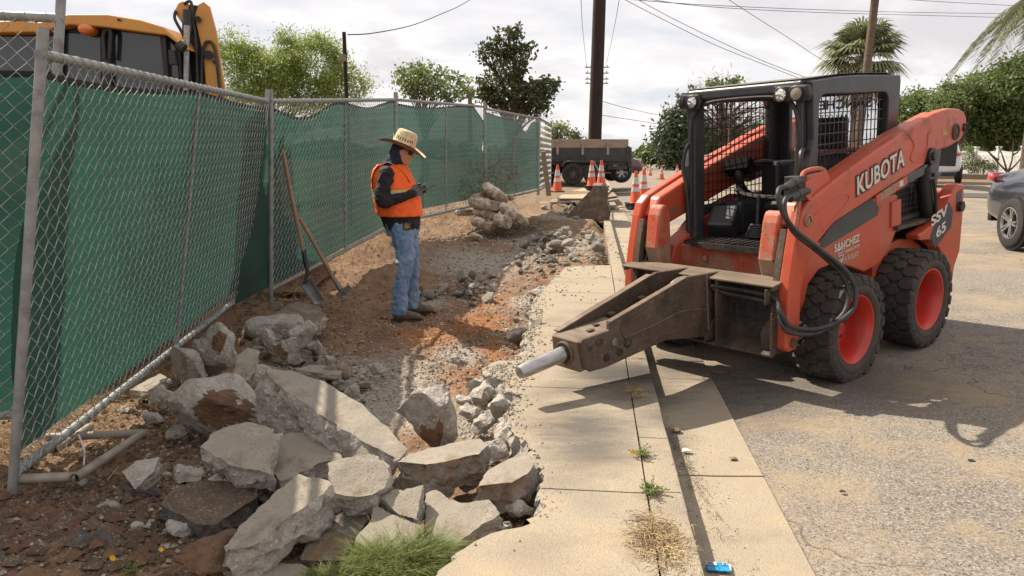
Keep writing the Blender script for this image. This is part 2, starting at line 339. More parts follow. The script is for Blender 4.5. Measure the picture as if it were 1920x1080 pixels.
def build_ground():
    vs = []; cols = []
    for y in YS:
        for x in XS:
            far = abs(x) > 40 or y > 80 or y < -5
            vs.append((x, y, (0.0 if toUV(x, y)[0] < .2 else road_z(toUV(x, y)[0])-.05) if far else ground_z(x, y)))
    w = len(XS)
    fs = [(j*w+i, j*w+i+1, (j+1)*w+i+1, (j+1)*w+i) for j in range(len(YS)-1) for i in range(w-1)]
    me = bpy.data.meshes.new('ground'); me.from_pydata(vs, [], fs)
    # soil character: r = grey dust, g = orange subsoil, b = litter-strewn / tan yard
    at = me.attributes.new('soil', 'FLOAT_COLOR', 'POINT')
    greys = [(G(720, 700, 0), .55), (G(560, 700, 0), .5), (G(860, 650, 0), .25), (G(790, 560, 0), .35), (G(740, 740, 0), .5), (G(900, 500, 0), .9), (G(1040, 470, 0), .9), (G(1000, 560, 0), .35), (G(880, 780, 0), .3), (G(930, 740, 0), .25), (G(1060, 420, 0), .9)]
    oranges = [(G(900, 600, 0), .42), (G(930, 560, 0), .42), (G(800, 620, 0), .4), (G(880, 690, 0), .32), (G(700, 790, 0), .3), (G(940, 640, 0), .3)]
    dat = []
    for (x, y, z) in vs:
        u, v = toUV(x, y)
        g = max([math.exp(-((x-c.x)**2+((y-c.y)*.7)**2)/(s*s)) for c, s in greys]) if y < 40 else 0
        o = max([math.exp(-((x-c.x)**2+((y-c.y)*.8)**2)/(s*s)) for c, s in oranges]) if y < 40 else 0
        b = max(0, min(1, (y-14)/6)) if u < 12 else 1
        dat += [g, o, b, 1]
    at.data.foreach_set('color', dat)
    m, t, p, o_ = newmat('bare_soil')
    A = N(t, 'ShaderNodeAttribute', attribute_name='soil'); S = N(t, 'ShaderNodeSeparateColor'); t.links.new(A.outputs['Color'], S.inputs[0])
    tcn = N(t, 'ShaderNodeTexCoord')
    def ns(s, d=9, r=.6, v=None):
        n = N(t, 'ShaderNodeTexNoise', Scale=s, Detail=d, Roughness=r); t.links.new(tcn.outputs['Object'], n.inputs['Vector']); return n.outputs['Fac']
    def mr(f, a, b):
        r = N(t, 'ShaderNodeMapRange'); r.inputs[1].default_value = a; r.inputs[2].default_value = b; t.links.new(f, r.inputs[0]); return r.outputs[0]
    def mx(f, a, b):
        x = N(t, 'ShaderNodeMixRGB'); t.links.new(f, x.inputs[0])
        for i, c in ((1, a), (2, b)):
            if isinstance(c, tuple): x.inputs[i].default_value = c4(c)
            else: t.links.new(c, x.inputs[i])
        return x.outputs[0]
    def add(a, b):
        x = N(t, 'ShaderNodeMath', operation='ADD'); t.links.new(a, x.inputs[0]); t.links.new(b, x.inputs[1]); return x.outputs[0]
    base = mx(mr(ns(5), .35, .68), (.19, .115, .07), (.31, .195, .12))
    base = mx(mr(ns(60, 4), .55, .7), base, (.33, .235, .155))
    org = mx(mr(ns(9), .35, .65), (.36, .165, .07), (.26, .115, .05))
    c = mx(mr(add(S.outputs[1], ns(6)), .95, 1.25), base, org)
    gr = mx(mr(ns(40, 5), .4, .62), (.28, .235, .19), (.46, .41, .345))
    c = mx(mr(add(S.outputs[0], ns(7, 10, .7)), .84, 1.34), c, gr)
    tan = mx(mr(ns(2.5), .35, .65), (.27, .20, .13), (.20, .145, .095))
    c = mx(S.outputs[2], c, tan)
    t.links.new(c, p.inputs['Base Color']); p.inputs['Roughness'].default_value = 1.0; p.inputs['Specular IOR Level'].default_value = .2
    b = N(t, 'ShaderNodeBump', Strength=.9, Distance=.02); t.links.new(ns(45), b.inputs['Height']); t.links.new(b.outputs[0], p.inputs['Normal'])
    me.materials.append(m)
    me.polygons.foreach_set('use_smooth', [True]*len(me.polygons))
    tag(link('ground', me), kind='structure')
build_ground()
# ------------------------------------------------------------------ road
def worldmat(name, c1, c2, sc, patches, fine, fsc, bumps=(.5, 90, .006), crack=None, smudge=None, rough=.9):
    """ground-type material: two-tone base, fine aggregate cells, patches (colour, scale, lo, hi, stretch)"""
    m, t, p, o_ = newmat(name); tcn = N(t, 'ShaderNodeTexCoord')
    def ns(s, d=8, r=.6, st=None):
        n = N(t, 'ShaderNodeTexNoise', Scale=s, Detail=d, Roughness=r); v = tcn.outputs['Object']
        if st: mp = N(t, 'ShaderNodeMapping'); mp.inputs['Scale'].default_value = st[:3]; mp.inputs['Rotation'].default_value = (0, 0, st[3]); t.links.new(v, mp.inputs[0]); v = mp.outputs[0]
        t.links.new(v, n.inputs['Vector']); return n.outputs['Fac']
    def mr(f, a, b, c=0, d=1):
        r = N(t, 'ShaderNodeMapRange'); r.inputs[1].default_value = a; r.inputs[2].default_value = b; r.inputs[3].default_value = c; r.inputs[4].default_value = d; t.links.new(f, r.inputs[0]); return r.outputs[0]
    def mx(f, a, b, bt='MIX'):
        x = N(t, 'ShaderNodeMixRGB', blend_type=bt); t.links.new(f, x.inputs[0])
        for i, c in ((1, a), (2, b)):
            if isinstance(c, tuple): x.inputs[i].default_value = c4(c)
            else: t.links.new(c, x.inputs[i])
        return x.outputs[0]
    c = mx(mr(ns(sc), .35, .65), c1, c2)
    vo = N(t, 'ShaderNodeTexVoronoi', Scale=fsc); t.links.new(tcn.outputs['Object'], vo.inputs['Vector'])
    sp = N(t, 'ShaderNodeSeparateColor'); t.links.new(vo.outputs['Color'], sp.inputs[0])
    c = mx(mr(sp.outputs[0], .55, .9), c, fine[0]); c = mx(mr(sp.outputs[1], .7, .95), c, fine[1])
    for pa in patches:
        f = mr(ns(pa[1], 8, .62, pa[4] if len(pa) > 4 else None), pa[2], pa[3], 0, pa[5] if len(pa) > 5 else .85)
        c = mx(f, c, pa[0])
    for (P0, rr, colr, am) in (smudge or []):
        g = N(t, 'ShaderNodeVectorMath', operation='DISTANCE'); t.links.new(tcn.outputs['Object'], g.inputs[0]); g.inputs[1].default_value = P0
        a = N(t, 'ShaderNodeMath', operation='MULTIPLY_ADD'); t.links.new(ns(5, 9, .7, (1, 3, 1, .9)), a.inputs[0]); a.inputs[1].default_value = rr*1.1; t.links.new(g.outputs['Value'], a.inputs[2])
        c = mx(mr(a.outputs[0], rr*.75, rr*1.65, am, 0), c, colr)
    t.links.new(c, p.inputs['Base Color']); p.inputs['Roughness'].default_value = rough; p.inputs['Specular IOR Level'].default_value = .3
    h = ns(bumps[1], 5)
    if crack:
        v2 = N(t, 'ShaderNodeTexVoronoi', Scale=crack, feature='DISTANCE_TO_EDGE'); wv = N(t, 'ShaderNodeVectorMath', operation='ADD')
        nz = N(t, 'ShaderNodeTexNoise', Scale=3.0); t.links.new(tcn.outputs['Object'], nz.inputs['Vector']); t.links.new(tcn.outputs['Object'], wv.inputs[0]); t.links.new(nz.outputs['Color'], wv.inputs[1]); t.links.new(wv.outputs[0], v2.inputs['Vector'])
        f = mr(v2.outputs['Distance'], .002, .007, .55, 0); c2_ = mx(f, c, (.06, .05, .04)); t.links.new(c2_, p.inputs['Base Color'])
    b = N(t, 'ShaderNodeBump', Strength=bumps[0], Distance=bumps[2]); t.links.new(h, b.inputs['Height'])
    b2 = N(t, 'ShaderNodeBump', Strength=.6, Distance=.004); t.links.new(vo.outputs['Distance'], b2.inputs['Height']); t.links.new(b.outputs[0], b2.inputs['Normal'])
    t.links.new(b2.outputs[0], p.inputs['Normal']); return m
M['asphalt'] = worldmat('asphalt', (.20, .172, .142), (.25, .215, .172), 1.2,
    [((.38, .29, .18), 1.1, .47, .66, (1, 1, 1, .4), .8), ((.34, .26, .165), 3.5, .54, .68, None, .6), ((.44, .41, .36), 5, .68, .78, None, .6)],
    ((.36, .325, .275), (.085, .075, .066)), 140, bumps=(.6, 40, .008),
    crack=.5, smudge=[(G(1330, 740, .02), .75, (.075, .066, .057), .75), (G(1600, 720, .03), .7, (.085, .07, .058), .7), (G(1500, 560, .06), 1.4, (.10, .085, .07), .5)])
M['concrete'] = worldmat('walk_concrete', (.40, .345, .265), (.345, .295, .225), 1.6,
    [((.47, .36, .225), 2.2, .52, .68, None, .6), ((.27, .215, .155), 4.0, .60, .74, (1, 1, 1, .2), .5), ((.14, .115, .09), 26, .70, .76, None, .8), ((.21, .18, .14), 1.3, .56, .72, (.6, 2.2, 1, .5), .55), ((.52, .43, .31), 6, .62, .74, None, .5), ((.25, .17, .10), 2.8, .66, .76, None, .5)],
    ((.40, .325, .225), (.33, .265, .185)), 170, bumps=(.5, 60, .006),
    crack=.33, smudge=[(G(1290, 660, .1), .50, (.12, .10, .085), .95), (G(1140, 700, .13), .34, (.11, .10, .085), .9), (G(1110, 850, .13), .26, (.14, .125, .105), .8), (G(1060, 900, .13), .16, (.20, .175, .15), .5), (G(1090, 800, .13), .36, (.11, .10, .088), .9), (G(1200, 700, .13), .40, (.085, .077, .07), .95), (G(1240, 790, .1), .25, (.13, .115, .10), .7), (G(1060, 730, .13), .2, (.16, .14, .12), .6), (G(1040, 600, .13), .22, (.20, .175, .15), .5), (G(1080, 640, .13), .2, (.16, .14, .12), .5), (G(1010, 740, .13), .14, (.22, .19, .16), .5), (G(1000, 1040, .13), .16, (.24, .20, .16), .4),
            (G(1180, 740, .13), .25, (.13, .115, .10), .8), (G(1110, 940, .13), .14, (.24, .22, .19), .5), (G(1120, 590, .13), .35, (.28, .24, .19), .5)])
vsn = [-30, -5, 0, 2, 4, 6, 8, 10, 14, 18, 25, 35, 50, 70, 100, 160, 300, 700, 1400]
def strip(name, us, zf, mat, vlist, kind='structure'):
    vs = []; nu = len(us)
    for v in vlist:
        for u in us: q = UV(u, v); vs.append((q.x, q.y, zf(u)))
    fs = [(j*nu+i, j*nu+i+1, (j+1)*nu+i+1, (j+1)*nu+i) for j in range(len(vlist)-1) for i in range(nu-1)]
    me = bpy.data.meshes.new(name); me.from_pydata(vs, [], fs); me.materials.append(mat); me.polygons.foreach_set('use_smooth', [True]*len(fs)); return tag(link(name, me), kind=kind)
strip('road', [.845, 1.5, 3, 5, 7.04, 9, 12, 13.5], lambda u: road_z(u)+.004, M['asphalt'], vsn)
# cross street and yard apron beyond
mb = MB()
q = [UV(-60, 42), UV(.845, 42), UV(.845, 56), UV(-60, 56)]; mb.add([(p.x, p.y, .012) for p in q], [(0, 1, 2, 3)])
q = [UV(13.5, 22), UV(60, 22), UV(60, 34), UV(13.5, 34)]; mb.add([(p.x, p.y, .13) for p in q], [(0, 1, 2, 3)])
tag(mb.build('side_street', M['asphalt'], fixn=False), kind='structure')
M['patch'] = worldmat('asphalt_patch', (.085, .078, .072), (.105, .096, .088), 2, [], ((.13, .12, .11), (.05, .045, .042)), 60)
mb = MB()
vv = [UV(u, v) for v in (23.0, 25.8) for u in (8.2, 9.6, 13.4)]
mb.add([(p.x, p.y, road_z(toUV(p.x, p.y)[0])+.009) for p in vv], [(0, 1, 4, 3), (1, 2, 5, 4)])
tag(mb.build('road_patch', M['patch'], fixn=False), kind='structure')
# gutter, segments with joints
mb = MB()
gj = [-3, -1, 1.0, 2.47, 3.42, 5.4, 7.4, 9.4, 11.4, 13.4, 15.4, 17.4, 24, 32, 41.5]
for a, b in zip(gj[:-1], gj[1:]):
    a += .006; b -= .006
    P = [(.40, -.1), (.40, .0), (.62, .002), (.842, .012), (.842, -.1)]
    vs = [tuple(UV(u, v))[:2]+(z,) for v in (a, b) for (u, z) in P]; n = len(P)
    mb.add(vs, [tuple(range(n)), tuple(range(2*n-1, n-1, -1))]+[(i, n+i, n+(i+1) % n, (i+1) % n) for i in range(n)])
tag(mb.build('gutter', M['concrete'], bevel=.006), kind='structure')
# kerb
mb = MB()
kj = [-3, -1, 1.0, 2.3, 2.95, 3.55, 5.0, 6.6, 8.2, 9.8, 11.4, 13.0, 14.6, 16.2]
for a, b in zip(kj[:-1], kj[1:]):
    a += .004; b -= .004; ns_ = 6
    P = [(.258, -.15), (.258, .13), (.388, .13), (.399, .127), (.405, .115), (.412, .0), (.412, -.15)]
    n = len(P); vs = []
    for k in range(ns_+1):
        v = a+(b-a)*k/ns_
        for (u, z) in P:
            j = .0025*noise.noise(Vector((u*9, v*7, z*9))); q = UV(u+j, v); vs.append((q.x, q.y, z+j))
    fs = [tuple(range(n)), tuple((ns_)*n+i for i in range(n-1, -1, -1))]+[(k*n+i, (k+1)*n+i, (k+1)*n+(i+1) % n, k*n+(i+1) % n) for k in range(ns_) for i in range(n)]
    mb.add(vs, fs)
tag(mb.build('kerb', M['concrete'], smooth=True), kind='structure')
# sidewalk: separate slabs with an irregular broken left edge
EDGE = [(835, 1180), (800, 1110), (850, 1045), (905, 1005), (990, 985), (1012, 950), (1018, 900), (1000, 862), (985, 830), (955, 800), (950, 770), (975, 745), (948, 720), (905, 690), (960, 680), (995, 655), (985, 625), (1003, 606), (998, 575), (1003, 558), (1025, 540), (1050, 512), (1062, 500), (1132, 497)]
EV = [toUV(*G(a, b, .13).xy) for a, b in EDGE]      # (u, v)
def edge_u(v):
    if v <= EV[0][1]: return EV[0][0]
    for (u0, v0), (u1, v1) in zip(EV[:-1], EV[1:]):
        if v0 <= v <= v1 and v1 > v0: return u0+(u1-u0)*(v-v0)/(v1-v0)
    return .25
def rough_prism(poly, z0, z1, name, mats, seg=.03, amp=.012, open_edges=None):
    pass
def sub_edges(bm, L, it=6):
    for _ in range(it):
        es = [e for e in bm.edges if e.calc_length() > L]
        if not es: break
        bmesh.ops.subdivide_edges(bm, edges=es, cuts=1); bmesh.ops.triangulate(bm, faces=bm.faces)
def finish_rough(bm, amp, seed, topamp=.0015, fr=(7, 28)):
    bm.normal_update(); of = Vector((seed*3.1, seed*1.7, seed*.9))
    mv = []
    for v in bm.verts:
        mats = {f.material_index for f in v.link_faces}
        a = topamp if mats == {0} else (amp*.45 if 0 in mats else amp)
        nn = Vector((0, 0, 0))
        for f in v.link_faces:
            if f.material_index != 0 or mats == {0}: nn += f.normal
        if nn.length < 1e-6: nn = v.normal.copy()
        nn.normalize()
        d = noise.fractal((v.co+of)*fr[0], .8, 2, 3)*a*1.3 + noise.fractal((v.co+of)*fr[1], .8, 2, 2)*a*.6
        if mats != {0}:
            d += -abs(noise.cell(v.co*14+of))*a*.8
        mv.append((v, nn*d))
    for v, d in mv: v.co += d
bm = bmesh.new()
vj = [1.0, 2.98, 3.02+.55, 5.35, 7.1, 8.9]
vj = [.6, 2.93, 4.30, 5.9, 7.4, 9.4]
for a, b in zip(vj[:-1], vj[1:]):
    a += .005; b -= .005; left = []
    k = int((b-a)/.03)
    for i in range(k+1):
        v = a+(b-a)*i/k; left.append((edge_u(v)+.035*noise.noise(Vector((v*6, 0, 3)))+.026*noise.noise(Vector((v*19, 0, 3)))+.012*noise.noise(Vector((v*55, 0, 3))), v))
    poly = left+[(.250, b), (.250, a)]
    poly = [p for i, p in enumerate(poly)]
    tv = [bm.verts.new(tuple(UV(u, v))[:2]+(.13,)) for u, v in poly]; bv = [bm.verts.new(tuple(UV(u-.03*(1 if i <= k else 0), v))[:2]+(-.02,)) for i, (u, v) in enumerate(poly)]
    n = len(poly)
    try: bm.faces.new(tv[::-1]).material_index = 0
    except Exception: pass
    for i in range(n):
        f = bm.faces.new((tv[i], tv[(i+1) % n], bv[(i+1) % n], bv[i])); f.material_index = 1 if i < k else 2
bmesh.ops.triangulate(bm, faces=bm.faces)
es = [e for e in bm.edges if any(f.material_index == 1 for f in e.link_faces) and e.calc_length() > .04]
for _ in range(3):
    es = [e for e in bm.edges if all(f.material_index == 1 for f in e.link_faces) and e.calc_length() > .035]
    if es: bmesh.ops.subdivide_edges(bm, edges=es, cuts=1); bmesh.ops.triangulate(bm, faces=bm.faces)
bmesh.ops.recalc_face_normals(bm, faces=bm.faces)
bm.normal_update()
for v in bm.verts:
    if any(f.material_index == 1 for f in v.link_faces) and not any(f.material_index == 0 for f in v.link_faces):
        v.co += Vector((noise.noise(v.co*20), noise.noise(v.co*20+Vector((5, 5, 5))), 0))*.03
me = bpy.data.meshes.new('sidewalk'); bm.to_mesh(me); bm.free()
for x in (M['concrete'], M['conc_rough'], M['concrete']): me.materials.append(x)
tag(link('sidewalk', me), kind='structure')
# ------------------------------------------------------------------ writing
def text(name, s, origin, xdir, ydir, width, height, mat, parent=None, bold=.02, ext=.001, space=1.0):
    """real lettering as thin mesh: fits into width x height; origin = lower left corner, xdir/ydir axes"""
    cu = bpy.data.curves.new(name, 'FONT'); cu.body = s; cu.size = 1; cu.offset = bold; cu.extrude = 0.0; cu.space_character = space
    o = bpy.data.objects.new(name, cu); COL.objects.link(o); bpy.context.view_layer.update()
    me = bpy.data.meshes.new_from_object(o.evaluated_get(bpy.context.evaluated_depsgraph_get())); bpy.data.objects.remove(o)
    xs = [v.co.x for v in me.vertices]; ys = [v.co.y for v in me.vertices]
    x0, x1, y0, y1 = min(xs), max(xs), min(ys), max(ys)
    X = Vector(xdir).normalized(); Y = Vector(ydir).normalized(); Z = X.cross(Y).normalized(); O = Vector(origin)
    for v in me.vertices:
        a = (v.co.x-x0)/(x1-x0)*width; b = (v.co.y-y0)/(y1-y0)*height
        v.co = O+X*a+Y*b+Z*ext
    me.materials.clear(); me.materials.append(mat)
    return link(name, me, parent)
# ------------------------------------------------------------------ skid steer loader
SS = empty('skid_steer_loader', (2.2178, 5.706, .0281), 'orange red skid steer loader with black mesh cab and a hydraulic breaker on its front', 'skid steer loader', rot=(.0143, .0662, 3.8108))
def lug_tyre():
    mb = MB(); R0 = .345; w = .28
    prof = [(.235, -.125), (.28, -.138), (.325, -.14), (.352, -.125), (R0+.004, -.06), (R0+.006, 0), (R0+.004, .06), (.352, .125), (.325, .14), (.31, .141), (.305, .138), (.285, .139), (.28, .142), (.255, .139), (.235, .125), (.222, .10)]
    ms = [1]*3+[0]*4+[1]*8
    mb.lathe(prof, 72, M=Matrix.Rotation(-PI/2, 4, 'X'), ms=ms)   # axis along +y
    n = 22
    def blk(t0, poly, z0, z1, m=0):
        # poly in (angle offset, y), extruded radially
        k = len(poly); vs = []
        for r, sh in ((z0, 1.0), (z1, .86)):
            ca = sum(p[0] for p in poly)/k; cy = sum(p[1] for p in poly)/k
            for (a, y) in poly:
                a2 = ca+(a-ca)*sh; y2 = cy+(y-cy)*sh; rr = r-.10*max(0, abs(y2)-.10)**1*1.2
                vs.append((rr*math.cos(t0+a2), y2, rr*math.sin(t0+a2)))
        fs = [tuple(range(k-1, -1, -1)), tuple(range(k, 2*k))]+[(i, (i+1) % k, k+(i+1) % k, k+i) for i in range(k)]
        mb.add(vs, fs, m)
    st = 2*PI/n
    for i in range(n):
        t = i*st
        # central hexagons
        blk(t, [(-st*.46, 0), (-st*.22, -.052), (st*.22, -.046), (st*.46, 0), (st*.22, .052), (-st*.22, .046)], R0-.002, R0+.024)
        for sgn in (1, -1):
            tt = t+st*.5
            blk(tt+ (st*.0), [(-st*.20, sgn*.012+sgn*.018), (st*.26, sgn*.03), (st*.44, sgn*.075), (st*.40, sgn*.148), (-st*.34, sgn*.148), (-st*.44, sgn*.07)], R0-.012, R0+.022)
            blk(tt, [(-st*.36, sgn*.125), (st*.42, sgn*.125), (st*.30, sgn*.146), (-st*.26, sgn*.146)], R0-.035, R0+.008)
    return mb
TY = lug_tyre()
def wheel(x, y, side):
    wroot = empty('wheel', (x, y, .378)); wroot.parent = SS
    if side < 0: wroot.rotation_euler = (0, 0, PI)
    if not hasattr(wheel, 'me'):
        ty = TY.build('tyre', [M['tyre'], M['tyreside']], wroot, smooth=True, bevel=.004)
        mb = MB(); Rm = Matrix.Rotation(-PI/2, 4, 'X')
        prof = [(.236, .118), (.231, .128), (.222, .126), (.212, .112), (.205, .10), (.196, .085), (.188, .02), (.184, -.02), (.176, -.055), (.165, -.065), (.10, -.067), (.075, -.05), (.07, .0), (.0, .002)]
        mb.lathe(prof, 48, M=Rm)
        mb.lathe([(.236, .118), (.228, .0), (.228, -.10), (.0, -.11)], 32, M=Rm)
        rim = mb.build('rim', M['redrim'], wroot, smooth=True); nuts = []
        for k in range(8):
            t = 2*PI*k/8+.2; c = Matrix.Translation((.125*math.cos(t), 0, .125*math.sin(t))); mb = MB()
            mb.lathe([(.0, -.02), (.014, -.022), (.014, -.04), (.022, -.042), (.022, -.066)], 6, M=c @ Rm); nuts.append(mb.build('wheel_nut', M['rust'], wroot))
        wheel.me = [ty, rim]+nuts
    else:
        for o in wheel.me:
            c = o.copy(); COL.objects.link(c); c.parent = wroot
    wroot.rotation_euler.rotate_axis('Y', random.random()*3)
    return wroot
for x in (.538, -.538):
    for s in (1, -1): wheel(x, s*.665, s)
# chassis
mb = MB()
mb.prism([(.62, .30), (-1.05, .30), (-1.22, .42), (-1.28, .62), (-1.20, .80), (.45, .80), (.66, .62)], -.42, .42)
mb.box((.30, -.55, .30), (.72, .55, .42)); mb.box((-.66, -.55, .32), (-.42, .55, .43))
mb.box((-1.1, -.42, .26), (.5, .42, .299))
mb.build('chassis', M['blackdirty'], SS, bevel=.006)
# side panels of the body
for s in (1, -1):
    mb = MB()
    P = [(.80, .50), (.90, .66), (.86, .86), (.66, .955), (.50, 1.05), (.02, 1.17), (-.22, 1.17), (-.40, 1.16), (-.43, .93), (-.34, .80), (-.22, .72), (.02, .665), (.20, .71), (.36, .775), (.58, .80), (.74, .74), (.80, .62)]
    P = [(.84, .50), (.93, .70), (.86, .88), (.66, .965), (.50, 1.06), (.0, 1.175), (-.40, 1.165), (-.44, .93), (-.30, .76), (-.16, .68), (.05, .66), (.22, .72), (.45, .79), (.66, .775), (.78, .70), (.82, .58)]
    mb.prism(P, s*.44, s*.585)
    mb.build('side_panel', M['red'], SS, bevel=.012)
    mb = MB(); Q = [(.655, .968), (.50, 1.064), (-.01, 1.178), (-.12, 1.10), (-.105, 1.045), (.60, .915), (.64, .93)]
    mb.prism(Q, s*.5855, s*.588); mb.build('black_band', M['cab'], SS)
    # engine side screen
    mb = MB(); mb.prism([(-.42, .94), (-.42, 1.18), (-.90, 1.22), (-.92, .97)], s*.46, s*.50); mb.build('engine_side_box', M['blackpl'], SS)
    mb = MB()
    for k in range(9):
        x = -.45-k*.056; mb.bar((x, s*.535, .965), (x, s*.535, 1.195), .004, .004)
    for k in range(6):
        z = .975+k*.042; mb.bar((-.43, s*.535, z), (-.91, s*.535, z+.01), .004, .004)
    mb.bar((-.43, s*.535, 1.20), (-.92, s*.535, 1.225), .018, .03); mb.bar((-.43, s*.535, .955), (-.92, s*.535, .965), .018, .03); mb.bar((-.43, s*.535, .95), (-.43, s*.535, 1.21), .018, .03); mb.bar((-.91, s*.535, .95), (-.91, s*.535, 1.22), .018, .03)
    mb.build('engine_side_screen', M['cab'], SS)
    mb = MB(); mb.prism([(-.29, 1.12), (-.30, .935), (-.45, .935), (-.43, 1.13)], s*.54, s*.60); mb.build('latch_post', M['red'], SS, bevel=.006)
    mb = MB(); mb.box((-.95, s*.52-.02, .905), (-.36, s*.62, .935)); mb.build('side_step', M['rust'], SS, bevel=.004)
    # rear fender
    mb = MB(); Pf = [(-.60, .846), (-.69, .855), (-.93, .93), (-1.07, 1.02), (-1.18, 1.12), (-1.24, 1.165), (-1.375, 1.15), (-1.388, .914), (-1.374, .609), (-1.29, .489), (-1.265, .35), (-1.10, .36), (-1.12, .52), (-1.05, .63), (-.96, .704), (-.80, .78), (-.62, .80)]
    mb.prism(Pf, s*.56, s*.66); mb.build('rear_fender', M['red'], SS, bevel=.012)
    mb = MB(); Ph = [(-.60, .80), (-.80, .775), (-.96, .70), (-1.05, .62), (-1.12, .50), (-1.0, .42), (-.2, .50), (-.2, .66), (-.40, .78)]
    mb.prism(Ph, s*.42, s*.52); mb.build('wheel_arch', M['red'], SS)
    # tower: red uprights carrying lift cylinder and links
    mb = MB(); mb.prism([(-.55, .84), (-.72, .84), (-1.02, 1.0), (-1.32, 1.14), (-1.30, 1.2), (-.62, 1.24), (-.50, 1.2)], s*.40, s*.47)
    mb.prism([(-.72, 1.2), (-.98, 1.2), (-1.0, 1.44), (-.86, 1.46)], s*.46, s*.50)
    mb.build('tower', M['red'], SS, bevel=.01)
    mb = MB()
    mb.tube([(-.70, s*.585, 1.40), (-.78, s*.585, 1.25)], .022, 12); mb.build('cylinder_rod', M['steelbright'], SS, smooth=True)
    mb = MB(); mb.tube([(-.775, s*.585, 1.31), (-.97, s*.585, .82)], .055, 18); mb.tube([(-.762, s*.585, 1.34), (-.785, s*.585, 1.29)], .066, 18); mb.tube([(-.81, s*.655, 1.24), (-.86, s*.66, 1.1), (-.90, s*.65, .97)], .014, 8)
    mb.build('lift_cylinder', M['blackpl'], SS, smooth=True)
    mb = MB(); mb.tube([(-.672, s*.54, 1.42), (-.672, s*.705, 1.42)], .062, 20); mb.tube([(-.672, s*.70, 1.42), (-.672, s*.722, 1.42)], .034, 6); mb.build('cylinder_pin', M['blackpl'], SS, smooth=True, bevel=.004)
    mb = MB()
    mb.bar((-1.12, s*.52, 1.60), (-1.0, s*.52, .88), .05, .11, (1, 0, 0)); mb.bar((-1.22, s*.50, 1.58), (-1.12, s*.50, .86), .05, .085, (1, 0, 0))
    mb.bar((-1.16, s*.555, 1.25), (-1.04, s*.555, 1.25), .03, .03)
    mb.build('lift_link', M['cab'], SS, bevel=.006)
    # boom arm
    A = [(1.18, .37), (1.15, .345), (1.06, .345), (1.035, .42), (1.02, .72), (.96, .88), (.83, 1.0), (.66, 1.09), (.13, 1.21), (-.30, 1.302), (-.58, 1.36), (-.66, 1.44), (-.76, 1.452), (-1.0, 1.468), (-1.20, 1.51), (-1.275, 1.57), (-1.295, 1.62), (-1.28, 1.675), (-1.23, 1.72), (-1.15, 1.745), (-1.0, 1.755), (-.86, 1.748), (-.70, 1.728), (-.50, 1.685), (-.28, 1.632), (-.10, 1.575), (.17, 1.507), (.54, 1.40), (.82, 1.312), (.96, 1.262), (1.03, 1.21), (1.065, 1.12), (1.11, .95), (1.155, .75), (1.175, .55)]
    mb = MB(); mb.prism(A, s*.60, s*.68); arm = mb.build('boom_arm', M['red'], SS, bevel=.014)
    # arm: wide box section towards the inside of its top run, flat capped, and stamped ribs
    B = [(.86, 1.04), (.13, 1.23), (-.55, 1.385), (-.62, 1.46), (-1.18, 1.53), (-1.24, 1.62), (-1.20, 1.70), (-.86, 1.735), (-.28, 1.615), (.17, 1.49), (.54, 1.385), (.95, 1.25), (1.03, 1.12)]
    mb = MB(); mb.prism(B, s*.50, s*.602); mb.build('boom_inner_box', M['red'], arm, bevel=.02)
    if s > 0:
        mb = MB()
        mb.tube(catmull([(.90, .681, 1.175), (.62, .681, 1.255), (.50, .681, 1.255), (.52, .681, 1.20), (.80, .681, 1.06)], 5), .0045, 6)
        mb.tube(catmull([(-.30, .681, 1.60), (-.40, .681, 1.52), (-.36, .681, 1.42), (-.50, .681, 1.395), (-.60, .681, 1.45), (-.62, .681, 1.60)], 5), .005, 6)
        mb.build('pressed_rib', M['red'], arm, smooth=True)
    mb = MB(); mb.prism([(1.172, .42), (1.16, .70), (1.115, .93), (1.07, 1.10), (1.03, 1.08), (1.07, .90), (1.11, .70), (1.12, .42)], s*.555, s*.602); mb.build('leg_face', M['rust'], arm, bevel=.004)
    mb = MB(); mb.prism([(1.02, .345), (1.18, .345), (1.19, .45), (1.10, .52), (1.03, .45)], s*.50, s*.615); mb.tube([(1.11, s*.49, .40), (1.11, s*.695, .40)], .032, 16); mb.build('foot_pin', M['rust'], arm, bevel=.005)
    for (px_, pz, r, mt) in ((.975, 1.148, .038, 'redworn'), (-1.085, 1.577, .062, 'rust'), (-1.25, 1.60, .035, 'blackpl')):
        mb = MB(); Rm = Matrix.Translation((px_, s*.68, pz)) @ Matrix.Rotation(-s*PI/2, 4, 'X')
        mb.lathe([(r, -.005), (r, .012), (r*.78, .014), (r*.74, .004), (r*.45, .004), (r*.42, .010), (0, .012)], 24, M=Rm); mb.build('pivot_pin', M[mt], arm, smooth=True)
    mb = MB(); mb.prism([(.145, 1.212), (-.292, 1.308), (-.307, 1.251), (.134, 1.155)], s*.684, s*.694); mb.build('arm_guard', M['redworn'], arm, bevel=.003)
    mb = MB(); mb.prism([(-.292, 1.308), (-.62, 1.36), (-.60, 1.29), (-.307, 1.245)], s*.60, s*.675); mb.build('grey_guard', M['cab'], SS, bevel=.003)
    # upright bucket-cylinder cover, rounded top, leaning forward
    mb = MB()
    prof = [(.93, .60), (.94, 1.14), (.965, 1.19), (1.0, 1.205), (1.03, 1.19), (1.055, 1.13), (1.10, .90), (1.068, .80), (1.06, .60)]
    mb.prism(prof, s*.415, s*.535); mb.build('cylinder_cover', M['redworn'], SS, bevel=.02)
    mb = MB(); mb.tube([(.95, s*.56, 1.10), (1.12, s*.575, .55)], .026, 12); mb.tube([(.93, s*.50, 1.10), (.93, s*.62, 1.10)], .045, 14)
    mb.tube([(.82, s*.55, 1.15), (.95, s*.575, 1.10)], .045, 14); mb.build('tilt_cylinder', M['blackpl'], SS, smooth=True)
